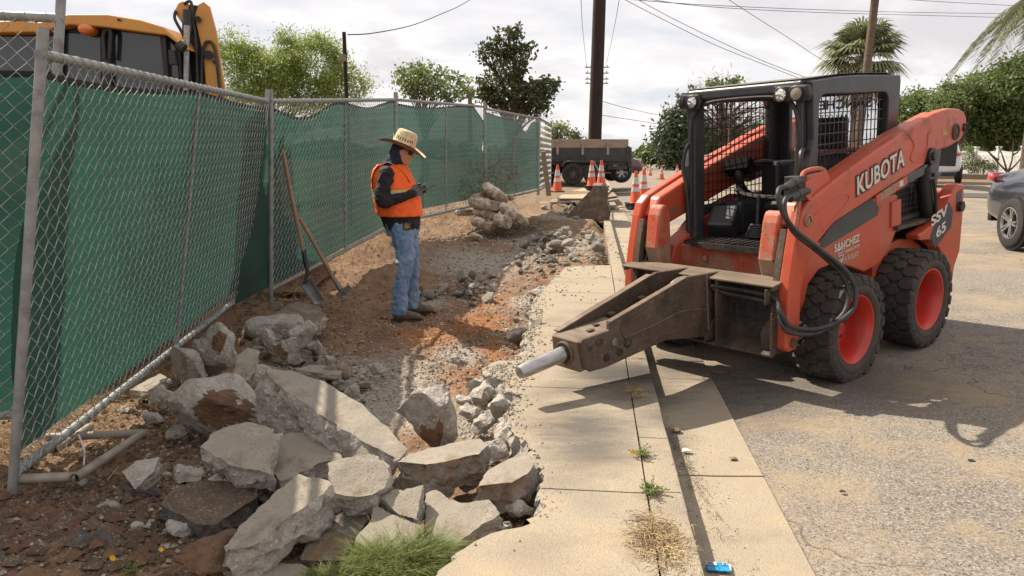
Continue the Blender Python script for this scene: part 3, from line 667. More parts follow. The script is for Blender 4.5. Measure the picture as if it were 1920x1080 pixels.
# stamped slot on left leg
mb = MB(); mb.prism([(1.005, .66), (.985, .80), (.955, .835), (.925, .82), (.925, .78), (.965, .66), (.985, .64)], .5855, .5865); mb.build('slot_recess', M['blackdirty'], SS)
mb = MB(); mb.tube(catmull([(1.005, .587, .66), (.985, .587, .80), (.955, .587, .84), (.92, .587, .82), (.92, .587, .78), (.965, .587, .65), (.99, .587, .635), (1.005, .587, .66)], 4), .006, 6); mb.build('slot_rim', M['red'], SS, smooth=True)
# front body wall and threshold
mb = MB(); mb.box((.70, -.50, .50), (.80, .50, .885)); mb.box((.80, -.22, .775), (.835, -.185, .83)); mb.build('front_wall', M['redworn'], SS, bevel=.015)
mb = MB(); mb.box((.62, -.36, .90), (.86, .42, .925)); mb.box((.845, -.24, .885), (.87, .40, .925))
for k in range(26): mb.box((.64, -.35+k*.03, .925), (.86, -.343+k*.03, .932+.004*(k % 2)))
mb.build('serrated_step', M['blackdirty'], SS)
# cab (ROPS)
def frame_panel(outer, inner, y0, y1, name, mat, parent):
    """flat panel in xz with a rounded window opening"""
    n = len(outer); m = len(inner); mb = MB()
    vs = []
    for y in (y0, y1):
        vs += [(p[0], y, p[1]) for p in outer]; vs += [(p[0], y, p[1]) for p in inner]
    bm = bmesh.new()
    for y in (y0, y1):
        ov = [bm.verts.new((p[0], y, p[1])) for p in outer]; iv = [bm.verts.new((p[0], y, p[1])) for p in inner]
        es = [bm.edges.new((a[i], a[(i+1) % len(a)])) for a in (ov, iv) for i in range(len(a))]
        bmesh.ops.triangle_fill(bm, edges=es, use_beauty=True)
        if y == y0: L0 = (ov, iv)
        else:
            for a, b in zip(L0, (ov, iv)):
                for i in range(len(a)): bm.faces.new((a[i], a[(i+1) % len(a)], b[(i+1) % len(a)], b[i]))
    bmesh.ops.recalc_face_normals(bm, faces=bm.faces)
    me = bpy.data.meshes.new(name); bm.to_mesh(me); bm.free(); me.materials.append(mat); o = link(name, me, parent)
    b = o.modifiers.new('bevel', 'BEVEL'); b.width = .008; b.segments = 2; b.limit_method = 'ANGLE'; b.angle_limit = rad(40)
    return o
def rrect(x0, x1, z0, z1, r, n=5):
    P = []
    for (cx, cz, a0) in ((x1-r, z1-r, 0), (x0+r, z1-r, 90), (x0+r, z0+r, 180), (x1-r, z0+r, 270)):
        for k in range(n+1):
            a = rad(a0+90*k/n); P.append((cx+r*math.cos(a), cz+r*math.sin(a)))
    return P
for s in (1, -1):
    outer = [(.66, .90), (.67, 1.45), (.62, 1.62), (.64, 1.90), (.66, 1.985), (.30, 2.01), (.06, 2.018), (-.53, 2.015), (-.545, 1.98), (-.52, 1.50), (-.52, 1.0), (.40, 1.0), (.42, .90)]
    fp = frame_panel(outer, rrect(-.37, .56, 1.14, 1.90, .07), s*.455, s*.505, 'cab_side_frame', M['cab'], SS)
    mb = MB()
    for k in range(17):
        x = -.36+k*.056; mb.bar((x, s*.470, 1.14), (x, s*.470, 1.90), .007, .005, (0, 1, 0))
    for k in range(11):
        z = 1.17+k*.068; mb.bar((-.37, s*.474, z), (.56, s*.474, z), .005, .007)
    mb.build('side_window_mesh', M['blackpl'], fp)
mb = MB(); 
RO = [(.69, 1.925), (.69, 1.985), (.67, 2.0), (.30, 2.025), (.06, 2.032), (-.53, 2.03), (-.56, 2.0), (-.55, 1.95), (.55, 1.94)]
mb.prism(RO, -.452, .452); mb.build('cab_roof', M['cab'], SS, bevel=.012)
mb = MB(); mb.prism([(.68, 2.001), (.30, 2.027), (.06, 2.034), (-.52, 2.033), (-.52, 2.036), (.06, 2.037), (.30, 2.030), (.68, 2.004)], -.47, .47); mb.build('roof_sheet', M['cabtop'], SS)
# front hoop, corner posts, light pods
for s in (1, -1):
    mb = MB(); mb.tube(catmull([(.675, s*.44, .93), (.675, s*.435, 1.3), (.675, s*.43, 1.70), (.675, s*.38, 1.85), (.675, s*.25, 1.905), (.675, 0, 1.915)], 6), .016, 8)
    mb.build('front_hoop', M['blackpl'], SS, smooth=True)
    mb = MB(); mb.box((.56, s*.40, .90), (.672, s*.454, 1.93)); mb.build('front_post', M['cab'], SS, bevel=.01)
mb = MB(); mb.tube(catmull([(.69, -.44, 1.62), (.70, -.47, 1.55), (.70, -.49, 1.42), (.70, -.46, 1.3), (.695, -.45, 1.1), (.69, -.45, .96)], 6), .014, 8); mb.build('light_cable', M['blackrub'], SS, smooth=True)
mb = MB(); mb.tube(catmull([(.66, .46, 1.56), (.74, .49, 1.54), (.76, .50, 1.45), (.74, .48, 1.30), (.72, .47, 1.05)], 6), .016, 8); mb.build('grab_rail', M['blackpl'], SS, smooth=True)
m, t, p, o = newmat('lamp_glass'); p.inputs['Base Color'].default_value = (.75, .75, .72, 1); p.inputs['Roughness'].default_value = .12; p.inputs['Metallic'].default_value = .7
vo = N(t, 'ShaderNodeTexVoronoi', Scale=60); tcn = N(t, 'ShaderNodeTexCoord'); t.links.new(tcn.outputs['Object'], vo.inputs[0]); b = N(t, 'ShaderNodeBump', Strength=.8, Distance=.01); t.links.new(vo.outputs['Distance'], b.inputs['Height']); t.links.new(b.outputs[0], p.inputs['Normal']); M['lamp'] = m
M['lampdull'] = pmat('cloudy_lamp_lens', (.38, .35, .27), (.28, .26, .20), sc=20, rough=.3, bump=.1)
for (y0, y1, lamps) in ((-.505, -.33, [(-.385, 'lamp', 0), (-.475, 'lampdull', -1)]), (.27, .505, [(.325, 'lamp', 0), (.435, 'lampdull', 0)])):
    mb = MB(); mb.prism([(y0, 1.87), (y1, 1.86), (y1+.02, 1.90), (y1, 1.965), (y0, 1.975)], .66, .72, 'x'); pod = mb.build('light_pod', M['blackpl'], SS, bevel=.012)
    for (yy, mt, tw) in lamps:
        Rm = Matrix.Translation((.722 if tw == 0 else .70, yy if tw == 0 else -.497, 1.915)) @ (Matrix.Rotation(PI/2, 4, 'Y') if tw == 0 else Matrix.Rotation(PI/2, 4, 'Y') @ Matrix.Rotation(rad(60), 4, 'X'))
        mb = MB(); mb.lathe([(.046, -.02), (.050, .006), (.044, .010), (.042, .004)], 24, M=Rm); bz = mb.build('lamp_bezel', M['blackpl'], pod, smooth=True)
        mb = MB(); mb.lathe([(.042, .003), (.03, .009), (.015, .012), (.0, .013)], 24, M=Rm); mb.build('headlight_lens', M[mt], bz, smooth=True)
# cab rear wall, glass with sticker
m, t, p, o = newmat('clear_sheet'); p.inputs['Base Color'].default_value = (.75, .80, .80, 1); p.inputs['Roughness'].default_value = .08; p.inputs['Alpha'].default_value = .16; M['sheet'] = m
mb = MB(); mb.box((-.55, -.45, 1.0), (-.50, .45, 1.28)); mb.box((-.55, -.45, 1.90), (-.50, .45, 1.95)); mb.box((-.55, -.45, 1.28), (-.50, -.36, 1.90)); mb.box((-.55, .36, 1.28), (-.50, .45, 1.90)); mb.build('cab_rear_frame', M['cab'], SS, bevel=.006)
mb = MB(); mb.box((-.536, -.36, 1.28), (-.531, .36, 1.90)); glass = mb.build('rear_window', M['sheet'], SS)
text('rear_window_lettering', 'SANCHEZ', (-.538, .30, 1.80), (0, -1, 0), (0, 0, 1), .50, .075, M['blackpl'], glass, bold=.03)
text('rear_window_number', '(714) 448-0037', (-.538, .28, 1.715), (0, -1, 0), (0, 0, 1), .42, .045, M['blackpl'], glass, bold=.01)
# interior
mb = MB(); mb.box((-.50, -.44, .88), (.62, .44, .905)); mb.build('cab_floor', M['blackdirty'], SS)
mb = MB(); mb.prism([(-.38, 1.0), (.08, 1.0), (.12, 1.10), (.05, 1.14), (-.30, 1.11), (-.36, 1.45), (-.42, 1.48), (-.47, 1.44), (-.44, 1.05)], -.22, .22); mb.prism([(-.45, .90), (.05, .90), (.05, 1.0), (-.45, 1.0)], -.24, .24); seat = mb.build('seat', M['blackpl'], SS, bevel=.03)
for s in (1, -1):
    mb = MB(); mb.box((-.40, s*.26, .90), (.30, s*.43, 1.16)); mb.box((-.48, s*.26, 1.1), (-.2, s*.43, 1.42)); mb.build('side_console', M['cab'], SS, bevel=.03)
    mb = MB(); mb.tube([(.18, s*.34, 1.14), (.20, s*.34, 1.30)], [.026, .016], 12); mb.tube([(.20, s*.34, 1.28), (.205, s*.34, 1.32), (.22, s*.34, 1.36), (.225, s*.34, 1.40)], [.018, .030, .034, .016], 12)
    for k in range(5): mb.tube([(.17, s*.34, 1.10+k*.015), (.17, s*.34, 1.112+k*.015)], .05-k*.004, 12)
    mb.build('control_lever', M['blackpl'], SS, smooth=True)
mb = MB(); Rr = Euler((rad(8), rad(-35), 0)).to_matrix(); mb.box((.14, -.46, 1.36), (.24, -.25, 1.46), R=Rr)
mb.tube(catmull([(.20, -.34, 1.38), (.12, -.38, 1.28), (.02, -.40, 1.20), (-.1, -.40, 1.15)], 4), .02, 8)
for k in range(5): mb.box((.215, -.44+k*.037, 1.455), (.235, -.415+k*.037, 1.475), R=Rr, o=(.19, -.355, 1.41))
mb.build('display_panel', pmat('matte_black', (.012, .012, .012), rough=1, spec=.1, bump=0), SS, bevel=.006)
mb = MB(); mb.tube(catmull([(-.30, -.34, 1.40), (-.05, -.36, 1.42), (.22, -.36, 1.28), (.28, -.2, 1.20), (.28, .2, 1.20), (.22, .36, 1.28), (-.05, .36, 1.42), (-.3, .34, 1.40)], 6), .022, 8); mb.build('safety_bar', M['blackpl'], SS, smooth=True)
mb = MB()
for k in range(6):
    mb.lathe([(.085-k*.006, 0), (.075-k*.006, .012)], 20, M=Matrix.Translation((.45, -.02, .93+k*.016)))
mb.tube([(.45, -.02, .93), (.43, -.02, 1.22)], .014, 8); mb.build('bellows_lever', M['blackpl'], SS, smooth=True)
mb = MB(); mb.box((.35, -.40, .93), (.56, -.20, 1.10), R=Euler((0, rad(40), .3)).to_matrix()); mb.build('foot_pedal', M['cab'], SS, bevel=.02)
mb = MB(); mb.box((.35, .18, .93), (.56, .38, 1.02), R=Euler((0, rad(30), -.2)).to_matrix()); mb.build('foot_pedal', M['cab'], SS, bevel=.02)
mb = MB(); mb.tube([(-.42, -.1, 1.60), (-.42, .1, 1.60)], .06, 10); mb.box((-.47, -.17, 1.50), (-.38, .17, 1.74)); mb.build('headrest', M['blackpl'], SS, bevel=.03)
# engine hood
mb = MB(); mb.prism([(-.56, .80), (-.56, 1.20), (-.80, 1.24), (-1.25, 1.22), (-1.36, 1.12), (-1.36, .45), (-1.25, .36), (-.8, .45)], -.40, .40); mb.build('engine_hood', M['blackdirty'], SS, bevel=.03)
mb = MB(); mb.box((-1.42, -.56, .40), (-1.36, .56, 1.10)); mb.build('tailgate', M['red'], SS, bevel=.02)
mb = MB(); mb.tube([(-.62, -.50, 1.46), (-.62, .50, 1.46)], .05, 14); mb.build('boom_cross_tube', M['red'], SS, smooth=True)
mb = MB(); mb.tube([(-1.3, .663, .98), (-1.3, .69, .98)], .045, 6); mb.build('rubber_stop', M['blackpl'], SS)
# hose manifold bracket on left arm
mb = MB(); mb.box((.70, .56, 1.30), (.92, .64, 1.31)); mb.prism([(.93, 1.27), (.95, 1.42), (.72, 1.43), (.66, 1.36)], .645, .655); mb.prism([(.93, 1.25), (1.0, 1.30), (1.0, 1.38), (.93, 1.40)], .60, .68); mb.build('hose_bracket', M['red'], SS, bevel=.004)
mb = MB()
for (z, y) in ((1.40, .66), (1.335, .69)):
    mb.tube([(.95, y-.03, z-.01), (1.06, y, z-.005), (1.13, y+.01, z-.012)], [.026, .024, .028], 10); mb.tube([(1.13, y+.01, z-.012), (1.22, y+.02, z-.03)], .024, 10)
mb.box((.98, .57, 1.27), (1.06, .67, 1.42)); mb.build('hydraulic_coupler', M['blackrub'], SS, bevel=.004)
mb = MB(); mb.tube(catmull([(.66, .62, 1.355), (.72, .63, 1.435), (.92, .64, 1.445), (1.0, .65, 1.40), (1.05, .66, 1.20), (1.08, .66, 1.10)], 6), .014, 8); mb.build('red_steel_pipe', M['redworn'], SS, smooth=True)
H1 = [(1.18, .68, 1.375), (1.335, .71, 1.37), (1.345, .73, 1.27), (1.22, .74, 1.13), (.985, .76, .985), (.77, .83, .81), (.72, .87, .66), (.80, .87, .55), (1.0, .80, .49), (1.20, .73, .53), (1.25, .68, .62), (1.21, .62, .69), (1.19, .50, .705), (1.19, .25, .71), (1.24, .16, .72)]
H2 = [(1.16, .70, 1.32), (1.28, .72, 1.31), (1.30, .73, 1.23), (1.19, .73, 1.10), (.95, .75, .95), (.77, .80, .79), (.75, .84, .66), (.83, .84, .54), (1.02, .79, .465), (1.22, .72, .50), (1.24, .67, .58), (1.205, .62, .645), (1.185, .50, .66), (1.185, .25, .67), (1.22, .16, .70)]
for H_ in (H1, H2):
    mb = MB(); mb.tube(catmull(H_, 8), .0155, 12); mb.build('hydraulic_hose', M['blackrub'], SS, smooth=True)
# lettering
sl_ = (1.376-1.231)/(.35+.291); xd = (-1, 0, sl_)
yd = (.05, 0, 1)
m_ = pmat('dark_outline', (.05, .02, .015), rough=.6, bump=0)
O = (.385, .684, 1.238)
for b_, mt, e_ in ((.075, m_, .0006), (.022, M['decal'], .0022)):
    dx_ = .012 if b_ > .05 else 0
    text('maker_lettering', 'KUBOTA', (O[0]+dx_, O[1], O[2]-dx_*1.2), xd, (.10, 0, 1), .665+2*dx_, .125+2*dx_, mt, SS, bold=b_, ext=e_, space=1.06)
text('company_lettering', 'S\u0394NCHEZ', (.475, .588, .862), (-1, 0, .10), (.05, 0, 1), .335, .058, M['decal'], SS, bold=.03)
text('company_lettering_small', 'DEMOLITION', (.34, .588, .838), (-1, 0, .10), (.05, 0, 1), .20, .020, M['decal'], SS, bold=.02)
text('phone_lettering', '(714) 4 8-0037', (.455, .588, .762), (-1, 0, .06), (.05, 0, 1), .30, .046, M['decal'], SS, bold=.0)
mb = MB()   # small drawn excavator emblem under the name
for L in ([(.42, .862), (.40, .885), (.375, .885), (.37, .86)], [(.43, .848), (.36, .852), (.355, .835), (.425, .83), (.43, .848)], [(.375, .885), (.36, .90), (.345, .88), (.35, .87)], [(.41, .83), (.40, .80), (.37, .80), (.36, .832)], [(.40, .80), (.39, .785), (.375, .79)]):
    mb.tube([(a, .5885, b) for a, b in L], .0035, 5)
mb.build('company_emblem', M['decal'], SS)
mb = MB(); mb.prism([(-.90, .93), (-1.10, 1.035), (-1.185, .96), (-1.165, .83), (-.90, .70), (-.80, .80)], .6605, .6625); mb.build('model_plate', M['cab'], SS)
text('model_lettering', 'SSV', (-.80, .664, .875), (-1, 0, .24), (.12, 0, 1), .285, .085, M['decal'], SS, bold=.03)
text('model_number_lettering', '65', (-.90, .664, .775), (-1, 0, .24), (.12, 0, 1), .17, .085, M['decal'], SS, bold=.03)
mb = MB(); mb.prism([(-1.23, 1.09), (-1.33, 1.12), (-1.34, .98), (-1.25, .94)], .6605, .662); mb.build('tread_decal', M['cab'], SS)
M['ylabel'] = pmat('yellow_warning_label', (.62, .42, .08), (.35, .2, .06), sc=60, rough=.6, bump=0)
mb = MB(); mb.box((-.93, .6805, 1.56), (-.86, .682, 1.60)); mb.build('warning_label', M['ylabel'], SS)
mb = MB(); mb.box((-.18, .6945, 1.245), (-.235, .6955, 1.285)); mb.box((.955, .5855, .86), (.93, .587, .91)); mb.build('small_label', M['decal'], SS)
# ---- adapter plate and hydraulic breaker (attachment)
BR = empty('breaker_attachment'); BR.parent = SS
mb = MB()
mb.box((1.07, -.60, .335), (1.09, .60, .79))                       # back plate
mb.build('adapter_back_plate', M['blackdirty'], BR, bevel=.004)
mb = MB(); mb.prism([(1.075, .795), (1.245, .775), (1.245, .762), (1.075, .782)], -.625, .625); mb.build('adapter_top_flange', M['rusttop'], BR, bevel=.003)
mb = MB()
mb.prism([(1.075, .35), (1.235, .315), (1.235, .33), (1.075, .366)], -.615, .615)
for s in (1, -1):
    mb.box((1.04, s*.60, .325), (1.235, s*.615, .60)); mb.box((1.04, s*.60, .74), (1.235, s*.615, .775)); mb.box((1.04, s*.60, .60), (1.12, s*.615, .74))
mb.prism([(.02+.16, .34), (.02+.18, .34), (.02+.18, .76), (.02+.16, .76)], 1.09, 1.225, 'x'); mb.prism([(-.20, .34), (-.18, .34), (-.18, .76), (-.20, .76)], 1.09, 1.225, 'x')
mb.bar((1.235, .58, .655), (1.235, .58, .75), .015, .05)
mb.prism([(1.09, .36), (1.30, .35), (1.22, .46), (1.09, .56)], .14, .16); mb.build('adapter_frame', M['rust'], BR, bevel=.003)
for (s, poly) in ((1, [(1.10, .79), (1.445, .812), (2.163, .66), (2.168, .615), (2.385, .607), (2.40, .59), (2.372, .435), (2.335, .40), (2.20, .395), (1.66, .44), (1.10, .345)]),
                  (-1, [(1.10, .79), (1.45, .812), (2.33, .598), (2.375, .575), (2.36, .555), (2.33, .555), (2.30, .42), (1.66, .44), (1.10, .345)])):
    mb = MB(); mb.prism(poly, s*.112, s*.142); mb.build('breaker_side_plate', M['rust'], BR, bevel=.006)
mb = MB(); mb.prism([(1.25, .46), (1.45, .765), (2.06, .638), (2.08, .60), (2.02, .49), (1.70, .475)], .1415, .1475); mb.build('side_doubler', M['rust'], BR, bevel=.002)
mb = MB(); mb.tube(catmull([(1.25, .149, .56), (1.5, .149, .60), (1.8, .149, .565), (2.05, .149, .545)], 5), .004, 5); mb.tube([(1.24, .144, .36), (1.26, .144, .79)], .008, 6); mb.build('weld_bead', M['rusttop'], BR, smooth=True)
mb = MB(); mb.bar((1.45, .127, .812), (2.16, .127, .662), .040, .010); mb.bar((1.5, -.135, .803), (2.34, -.135, .600), .05, .010); mb.build('plate_top_edge', M['rusttop'], BR, bevel=.003)
mb = MB(); mb.box((1.95, -.111, .415), (2.395, .111, .602), R=Euler((0, rad(3), 0)).to_matrix()); nose = mb.build('breaker_nose', M['rusttop'], BR, bevel=.006)
mb = MB(); mb.box((1.30, -.10, .42), (1.95, .10, .49)); mb.tube([(1.25, 0, .53), (1.95, 0, .52)], .06, 16); mb.build('breaker_body', M['blackdirty'], BR, bevel=.006)
for (x, z, r, m_i) in ((2.255, .565, .023, 0), (2.13, .535, .024, 1), (2.02, .505, .03, 0), (2.20, .455, .023, 0), (2.09, .465, .022, 0), (2.33, .545, .014, 0)):
    Rm = Matrix.Translation((x, .142, z)) @ Matrix.Rotation(-PI/2, 4, 'X'); mb = MB(); mb.lathe([(r, 0), (r, .006), (r*.75, .008), (r*.7, .004), (0, .004)], 20, M=Rm); mb.build('retaining_pin', [M['blackdirty'], M['steel']][m_i], BR, smooth=True)
mb = MB(); mb.bar((2.10, -.02, .612), (2.14, -.02, .614), .03, .004); mb.bar((2.19, .03, .610), (2.24, .03, .607), .03, .004); mb.build('top_slots', M['blackdirty'], BR)
Rc = Matrix.Translation((2.385, 0, .505)) @ Matrix.Rotation(rad(90+5.5), 4, 'Y')
mb = MB(); mb.lathe([(.072, -.01), (.072, .018), (.066, .024), (.054, .024), (.050, .016), (.050, -.01)], 32, M=Rc); mb.build('tool_collar', M['rust'], BR, smooth=True)
mb = MB(); mb.lathe([(.047, -.05), (.047, .03), (.0445, .04), (.043, .26), (.042, .32), (.034, .362), (.022, .368), (0, .370)], 28, M=Rc, ms=[1, 1, 0, 0, 0, 0, 0]); mb.build('chisel', [M['steelbright'], M['blackdirty']], BR, smooth=True)
for dy_ in (.02, .075):
    mb = MB(); mb.tube(catmull([(1.18, dy_, .745), (1.34, dy_, .762), (1.40, dy_, .765), (1.46, dy_, .74), (1.475, dy_, .68), (1.475, dy_, .60)], 6), .018, 10); mb.tube([(1.32, dy_, .762), (1.39, dy_, .765)], .023, 10); mb.build('steel_elbow', M['steel'], BR, smooth=True)
mb = MB(); mb.box((1.62, -.10, .675), (1.66, -.06, .69)); mb.box((1.90, -.10, .628), (1.94, -.06, .64)); mb.box((1.5, .07, .63), (1.54, .11, .65)); mb.build('weld_lugs', M['rusttop'], BR)
# ------------------------------------------------------------------ fence panels with chain-link wire
m, t, p, o = newmat('green_screen_cloth')
tcn = N(t, 'ShaderNodeTexCoord'); nz = N(t, 'ShaderNodeTexNoise', Scale=1.1, Detail=6.0); t.links.new(tcn.outputs['Object'], nz.inputs[0])
x = N(t, 'ShaderNodeMixRGB'); x.inputs[1].default_value = (.018, .075, .054, 1); x.inputs[2].default_value = (.040, .125, .092, 1); t.links.new(nz.outputs[0], x.inputs[0])
wv = N(t, 'ShaderNodeTexWave', Scale=55.0, Distortion=1.2, Detail=1.0); wv.bands_direction = 'Z'; t.links.new(tcn.outputs['Object'], wv.inputs[0])
nd = N(t, 'ShaderNodeTexNoise', Scale=.55, Detail=4.0); t.links.new(tcn.outputs['Object'], nd.inputs[0]); rd = N(t, 'ShaderNodeMapRange'); rd.inputs[1].default_value = .46; rd.inputs[2].default_value = .64; rd.inputs[4].default_value = .62; t.links.new(nd.outputs[0], rd.inputs[0])
xd_ = N(t, 'ShaderNodeMixRGB'); xd_.inputs[2].default_value = (.018, .042, .036, 1); t.links.new(rd.outputs[0], xd_.inputs[0]); t.links.new(x.outputs[0], xd_.inputs[1])
x2 = N(t, 'ShaderNodeMixRGB', blend_type='MULTIPLY'); x2.inputs[0].default_value = .35; t.links.new(xd_.outputs[0], x2.inputs[1]); t.links.new(wv.outputs[0], x2.inputs[2])
t.links.new(x2.outputs[0], p.inputs['Base Color']); p.inputs['Roughness'].default_value = .8
bu = N(t, 'ShaderNodeBump', Strength=.5, Distance=.01); n3 = N(t, 'ShaderNodeTexNoise', Scale=3.5, Detail=5.0, Distortion=1.2); mp = N(t, 'ShaderNodeMapping'); mp.inputs['Scale'].default_value = (.35, .35, 2.2)
t.links.new(tcn.outputs['Object'], mp.inputs[0]); t.links.new(mp.outputs[0], n3.inputs[0]); t.links.new(n3.outputs[0], bu.inputs['Height']); bu.inputs['Distance'].default_value = .035; t.links.new(bu.outputs[0], p.inputs['Normal'])
tr = N(t, 'ShaderNodeBsdfTranslucent'); trc = N(t, 'ShaderNodeMixRGB', blend_type='MULTIPLY'); trc.inputs[0].default_value = 1; trc.inputs[2].default_value = (1.2, 1.5, 1.45, 1); t.links.new(x2.outputs[0], trc.inputs[1]); t.links.new(trc.outputs[0], tr.inputs[0])
s1 = N(t, 'ShaderNodeMixShader'); s1.inputs[0].default_value = .33; t.links.new(p.outputs[0], s1.inputs[1]); t.links.new(tr.outputs[0], s1.inputs[2])
tp = N(t, 'ShaderNodeBsdfTransparent'); s2 = N(t, 'ShaderNodeMixShader'); s2.inputs[0].default_value = .045; t.links.new(s1.outputs[0], s2.inputs[1]); t.links.new(tp.outputs[0], s2.inputs[2]); t.links.new(s2.outputs[0], o.inputs[0])
M['screen'] = m
M['hem'] = pmat('black_screen_hem', (.012, .014, .014), rough=.8, bump=.2)
def bil(c, s, t_): return c[0]*(1-s)*(1-t_)+c[1]*s*(1-t_)+c[2]*s*t_+c[3]*(1-s)*t_
def fence_panel(c, label, mids=(.5,), pitch=.040, slbl=None, sag=None, gap0=0, belly=.04, screen=True, lift=.03, rail_r=.021, wm='wire', s0=0.0):
    """c: bottom-left, bottom-right, top-right, top-left corners"""
    c = [Vector(a) for a in c]; root = empty('chain_link_fence_panel', c[0], label, 'fence panel', 'temporary fence panels along the dig')
    O = c[0]; L = (c[1]-c[0]).length; Hh = (c[3]-c[0]).length
    nrm = (c[1]-c[0]).cross(c[3]-c[0]).normalized()
    if nrm.dot((c[0]+c[2])/2-CAM) < 0: nrm = -nrm
    cl = [a-O for a in c]
    for (a, b, nm) in ((bil(cl, 0, -.03), bil(cl, 0, 1.02), 'end_post'), (bil(cl, 1, -.03), bil(cl, 1, 1.02), 'end_post'), (bil(cl, -.005, .965), bil(cl, 1.005, .965), 'top_rail'), (bil(cl, 0, .035), bil(cl, 1, .035), 'bottom_rail')):
        mb = MB(); mb.tube([a, b], rail_r, 14); mb.build(nm, M['galv'], root, smooth=True)
    for q in mids:
        mb = MB(); mb.tube([bil(cl, q, .035)+nrm*.01, bil(cl, q, .965)+nrm*.01], .014, 10); mb.build('middle_post', M['galv'], root, smooth=True)
    mb = MB(); r = .0024; nw = int(L/pitch); nz_ = int(Hh*.93/pitch)
    for k in range(nw):
        pts = []
        for j in range(nz_+1):
            s_ = (k+((j+k) % 2)*1.06-.03)/nw; tt = .035+.93*j/nz_
            w = .006*noise.noise(Vector((s_*7, tt*4, k*.01)))
            pts.append(bil(cl, min(max(s_, 0), 1), tt)+nrm*(-.006+(.004 if j % 2 else -.004)*1+w+(-.012 if screen else 0)))
        mb.tube(pts, r, 3, cap=False)
    me = mb.build('wire_mesh', M[wm], root, fixn=False)
    # spiral tie wire round the rails, one turn per diamond
    for tt in (.965, .035):
        n_ = int(L/.085)*8; d = (cl[1]-cl[0]).normalized(); u = d.cross(nrm); mb = MB()
        mb.tube([bil(cl, (k+.5)/n_, tt)+(nrm*math.cos(k*PI/4)+u*math.sin(k*PI/4))*(rail_r+.0022) for k in range(n_)], .0022, 3, cap=False)
        mb.build('tie_wire', M['wire'], root, fixn=False)
    if screen:
        nx, nzs = 70, 26; vs = []; sg = sag or (lambda s: .91)
        for j in range(nzs+1):
            for i in range(nx+1):
                s_ = s0+(1-s0)*i/nx; top = sg(max(0, s_)); tt = lift+(top-lift)*j/nzs
                bul = belly*math.sin(PI*min(1, j/nzs))*(.5+.8*noise.noise(Vector((s_*3.1+c[0].x, tt*1.3, 1))))+.020*noise.noise(Vector((s_*14+c[0].y, tt*7, 2)))+.010*noise.noise(Vector((s_*9+tt*22, tt*5, 4)))
                vs.append(bil(cl, s_, tt)+nrm*(.012+abs(bul)))
        fs = [(j*(nx+1)+i, j*(nx+1)+i+1, (j+1)*(nx+1)+i+1, (j+1)*(nx+1)+i) for j in range(nzs) for i in range(nx)]
        me = bpy.data.meshes.new('privacy_screen'); me.from_pydata([tuple(v) for v in vs], [], fs); me.materials.append(M['screen']); me.polygons.foreach_set('use_smooth', [True]*len(fs))
        so_ = link('privacy_screen', me); so_.location = O; tag(so_, slbl, 'privacy screen', 'green screen cloths tied to the fence')
        mb = MB(); mb.tube([vs[nzs*(nx+1)+i]+Vector((0, 0, .0)) for i in range(nx+1)], .016, 6, sq=(.35, 1)); mb.build('hem', M['hem'], so_, smooth=True)
    return root
def corner(bx, by, bz, tx, ty, yt=None):
    """bottom given in world, top where its pixel meets the plane of the post's depth + lean"""
    b = Vector((bx, by, bz)); return b, D(tx, ty, by if yt is None else yt)
# near panel (A1)
A1bl = D(24, 918, 3.02); A1tl = D(80, 70, 3.10); A1br = D(466, 556, 6.72); A1tr = D(502, 176, 6.80)
fence_panel((A1bl, A1br, A1tr, A1tl), 'nearest full chain-link panel, leaning, its bottom rail running down behind the rubble', mids=(.52,), slbl='green screen on the nearest full panel, the one darkened by the mound added behind it',
            sag=lambda s: .925+.012*s-.010*math.sin(s*9), lift=.075)
# panel at the left frame edge (A0), overlapping the near one
A0br = D(74, 800, 3.45); A0tr = D(114, 4, 3.55); A0bl = D(74, 800, 3.45)+Vector((-1.2, -3.2, .02)); A0tl = A0tr+Vector((-1.05, -3.3, .0))
A0bl = Vector((A0br.x-3.5, A0br.y-.9, A0br.z)); A0tl = Vector((A0tr.x-3.5, A0tr.y-.9, A0tr.z))
fence_panel((A0bl, A0br, A0tr, A0tl), 'chain-link panel cut off by the left frame edge, overlapping behind the next panel', mids=(.5,), slbl='green screen at the far left frame edge behind two overlapping posts', sag=lambda s: .84)
A2bl = D(508, 556, 6.80); A2tl = D(508, 176, 6.84); A2br = D(741, 428, 10.5); A2tr = D(741, 178, 10.5)
fence_panel((A2bl, A2br, A2tr, A2tl), 'chain-link panel behind the leaning shovels and the worker', mids=(.5,), slbl='green screen behind the shovel handles and the worker', sag=lambda s: .93-.045*math.sin(min(1, s*2.2)*PI)**2-.02*math.sin(s*11), lift=.05, s0=-.16)
A3bl = D(743, 426, 10.52); A3tl = D(743, 178, 10.52); A3br = D(908, 388, 13.9); A3tr = D(908, 193, 13.9)
fence_panel((A3bl, A3br, A3tr, A3tl), 'chain-link panel right of the worker, ending behind the sandbags', mids=(.5,), slbl='green screen right of the worker and above the brown dirt bank', sag=lambda s: .935-.02*math.sin(s*6)-(.12*max(0, s-.86)/.14), lift=.10)
A4bl = D(910, 386, 13.92); A4tl = D(910, 197, 13.92); A4br = D(1008, 362, 17.5); A4tr = D(1010, 217, 17.5)
fence_panel((A4bl, A4br, A4tr, A4tl), 'farther chain-link panel behind the sandbag pile', mids=(.5,), slbl='torn sagging green screen behind the sandbags', sag=lambda s: .93-.04*math.sin(s*3)-.12*math.exp(-((s-.72)/.1)**2), lift=.06)
A5bl = D(1010, 362, 17.6); A5tl = D(1012, 217, 17.6); A5br = D(1032, 350, 20.8); A5tr = D(1034, 230, 20.8)
fence_panel((A5bl, A5br, A5tr, A5tl), 'bare chain-link panel at the far corner beside the dump trailer', mids=(.5,), screen=False, pitch=.07, wm='galv')
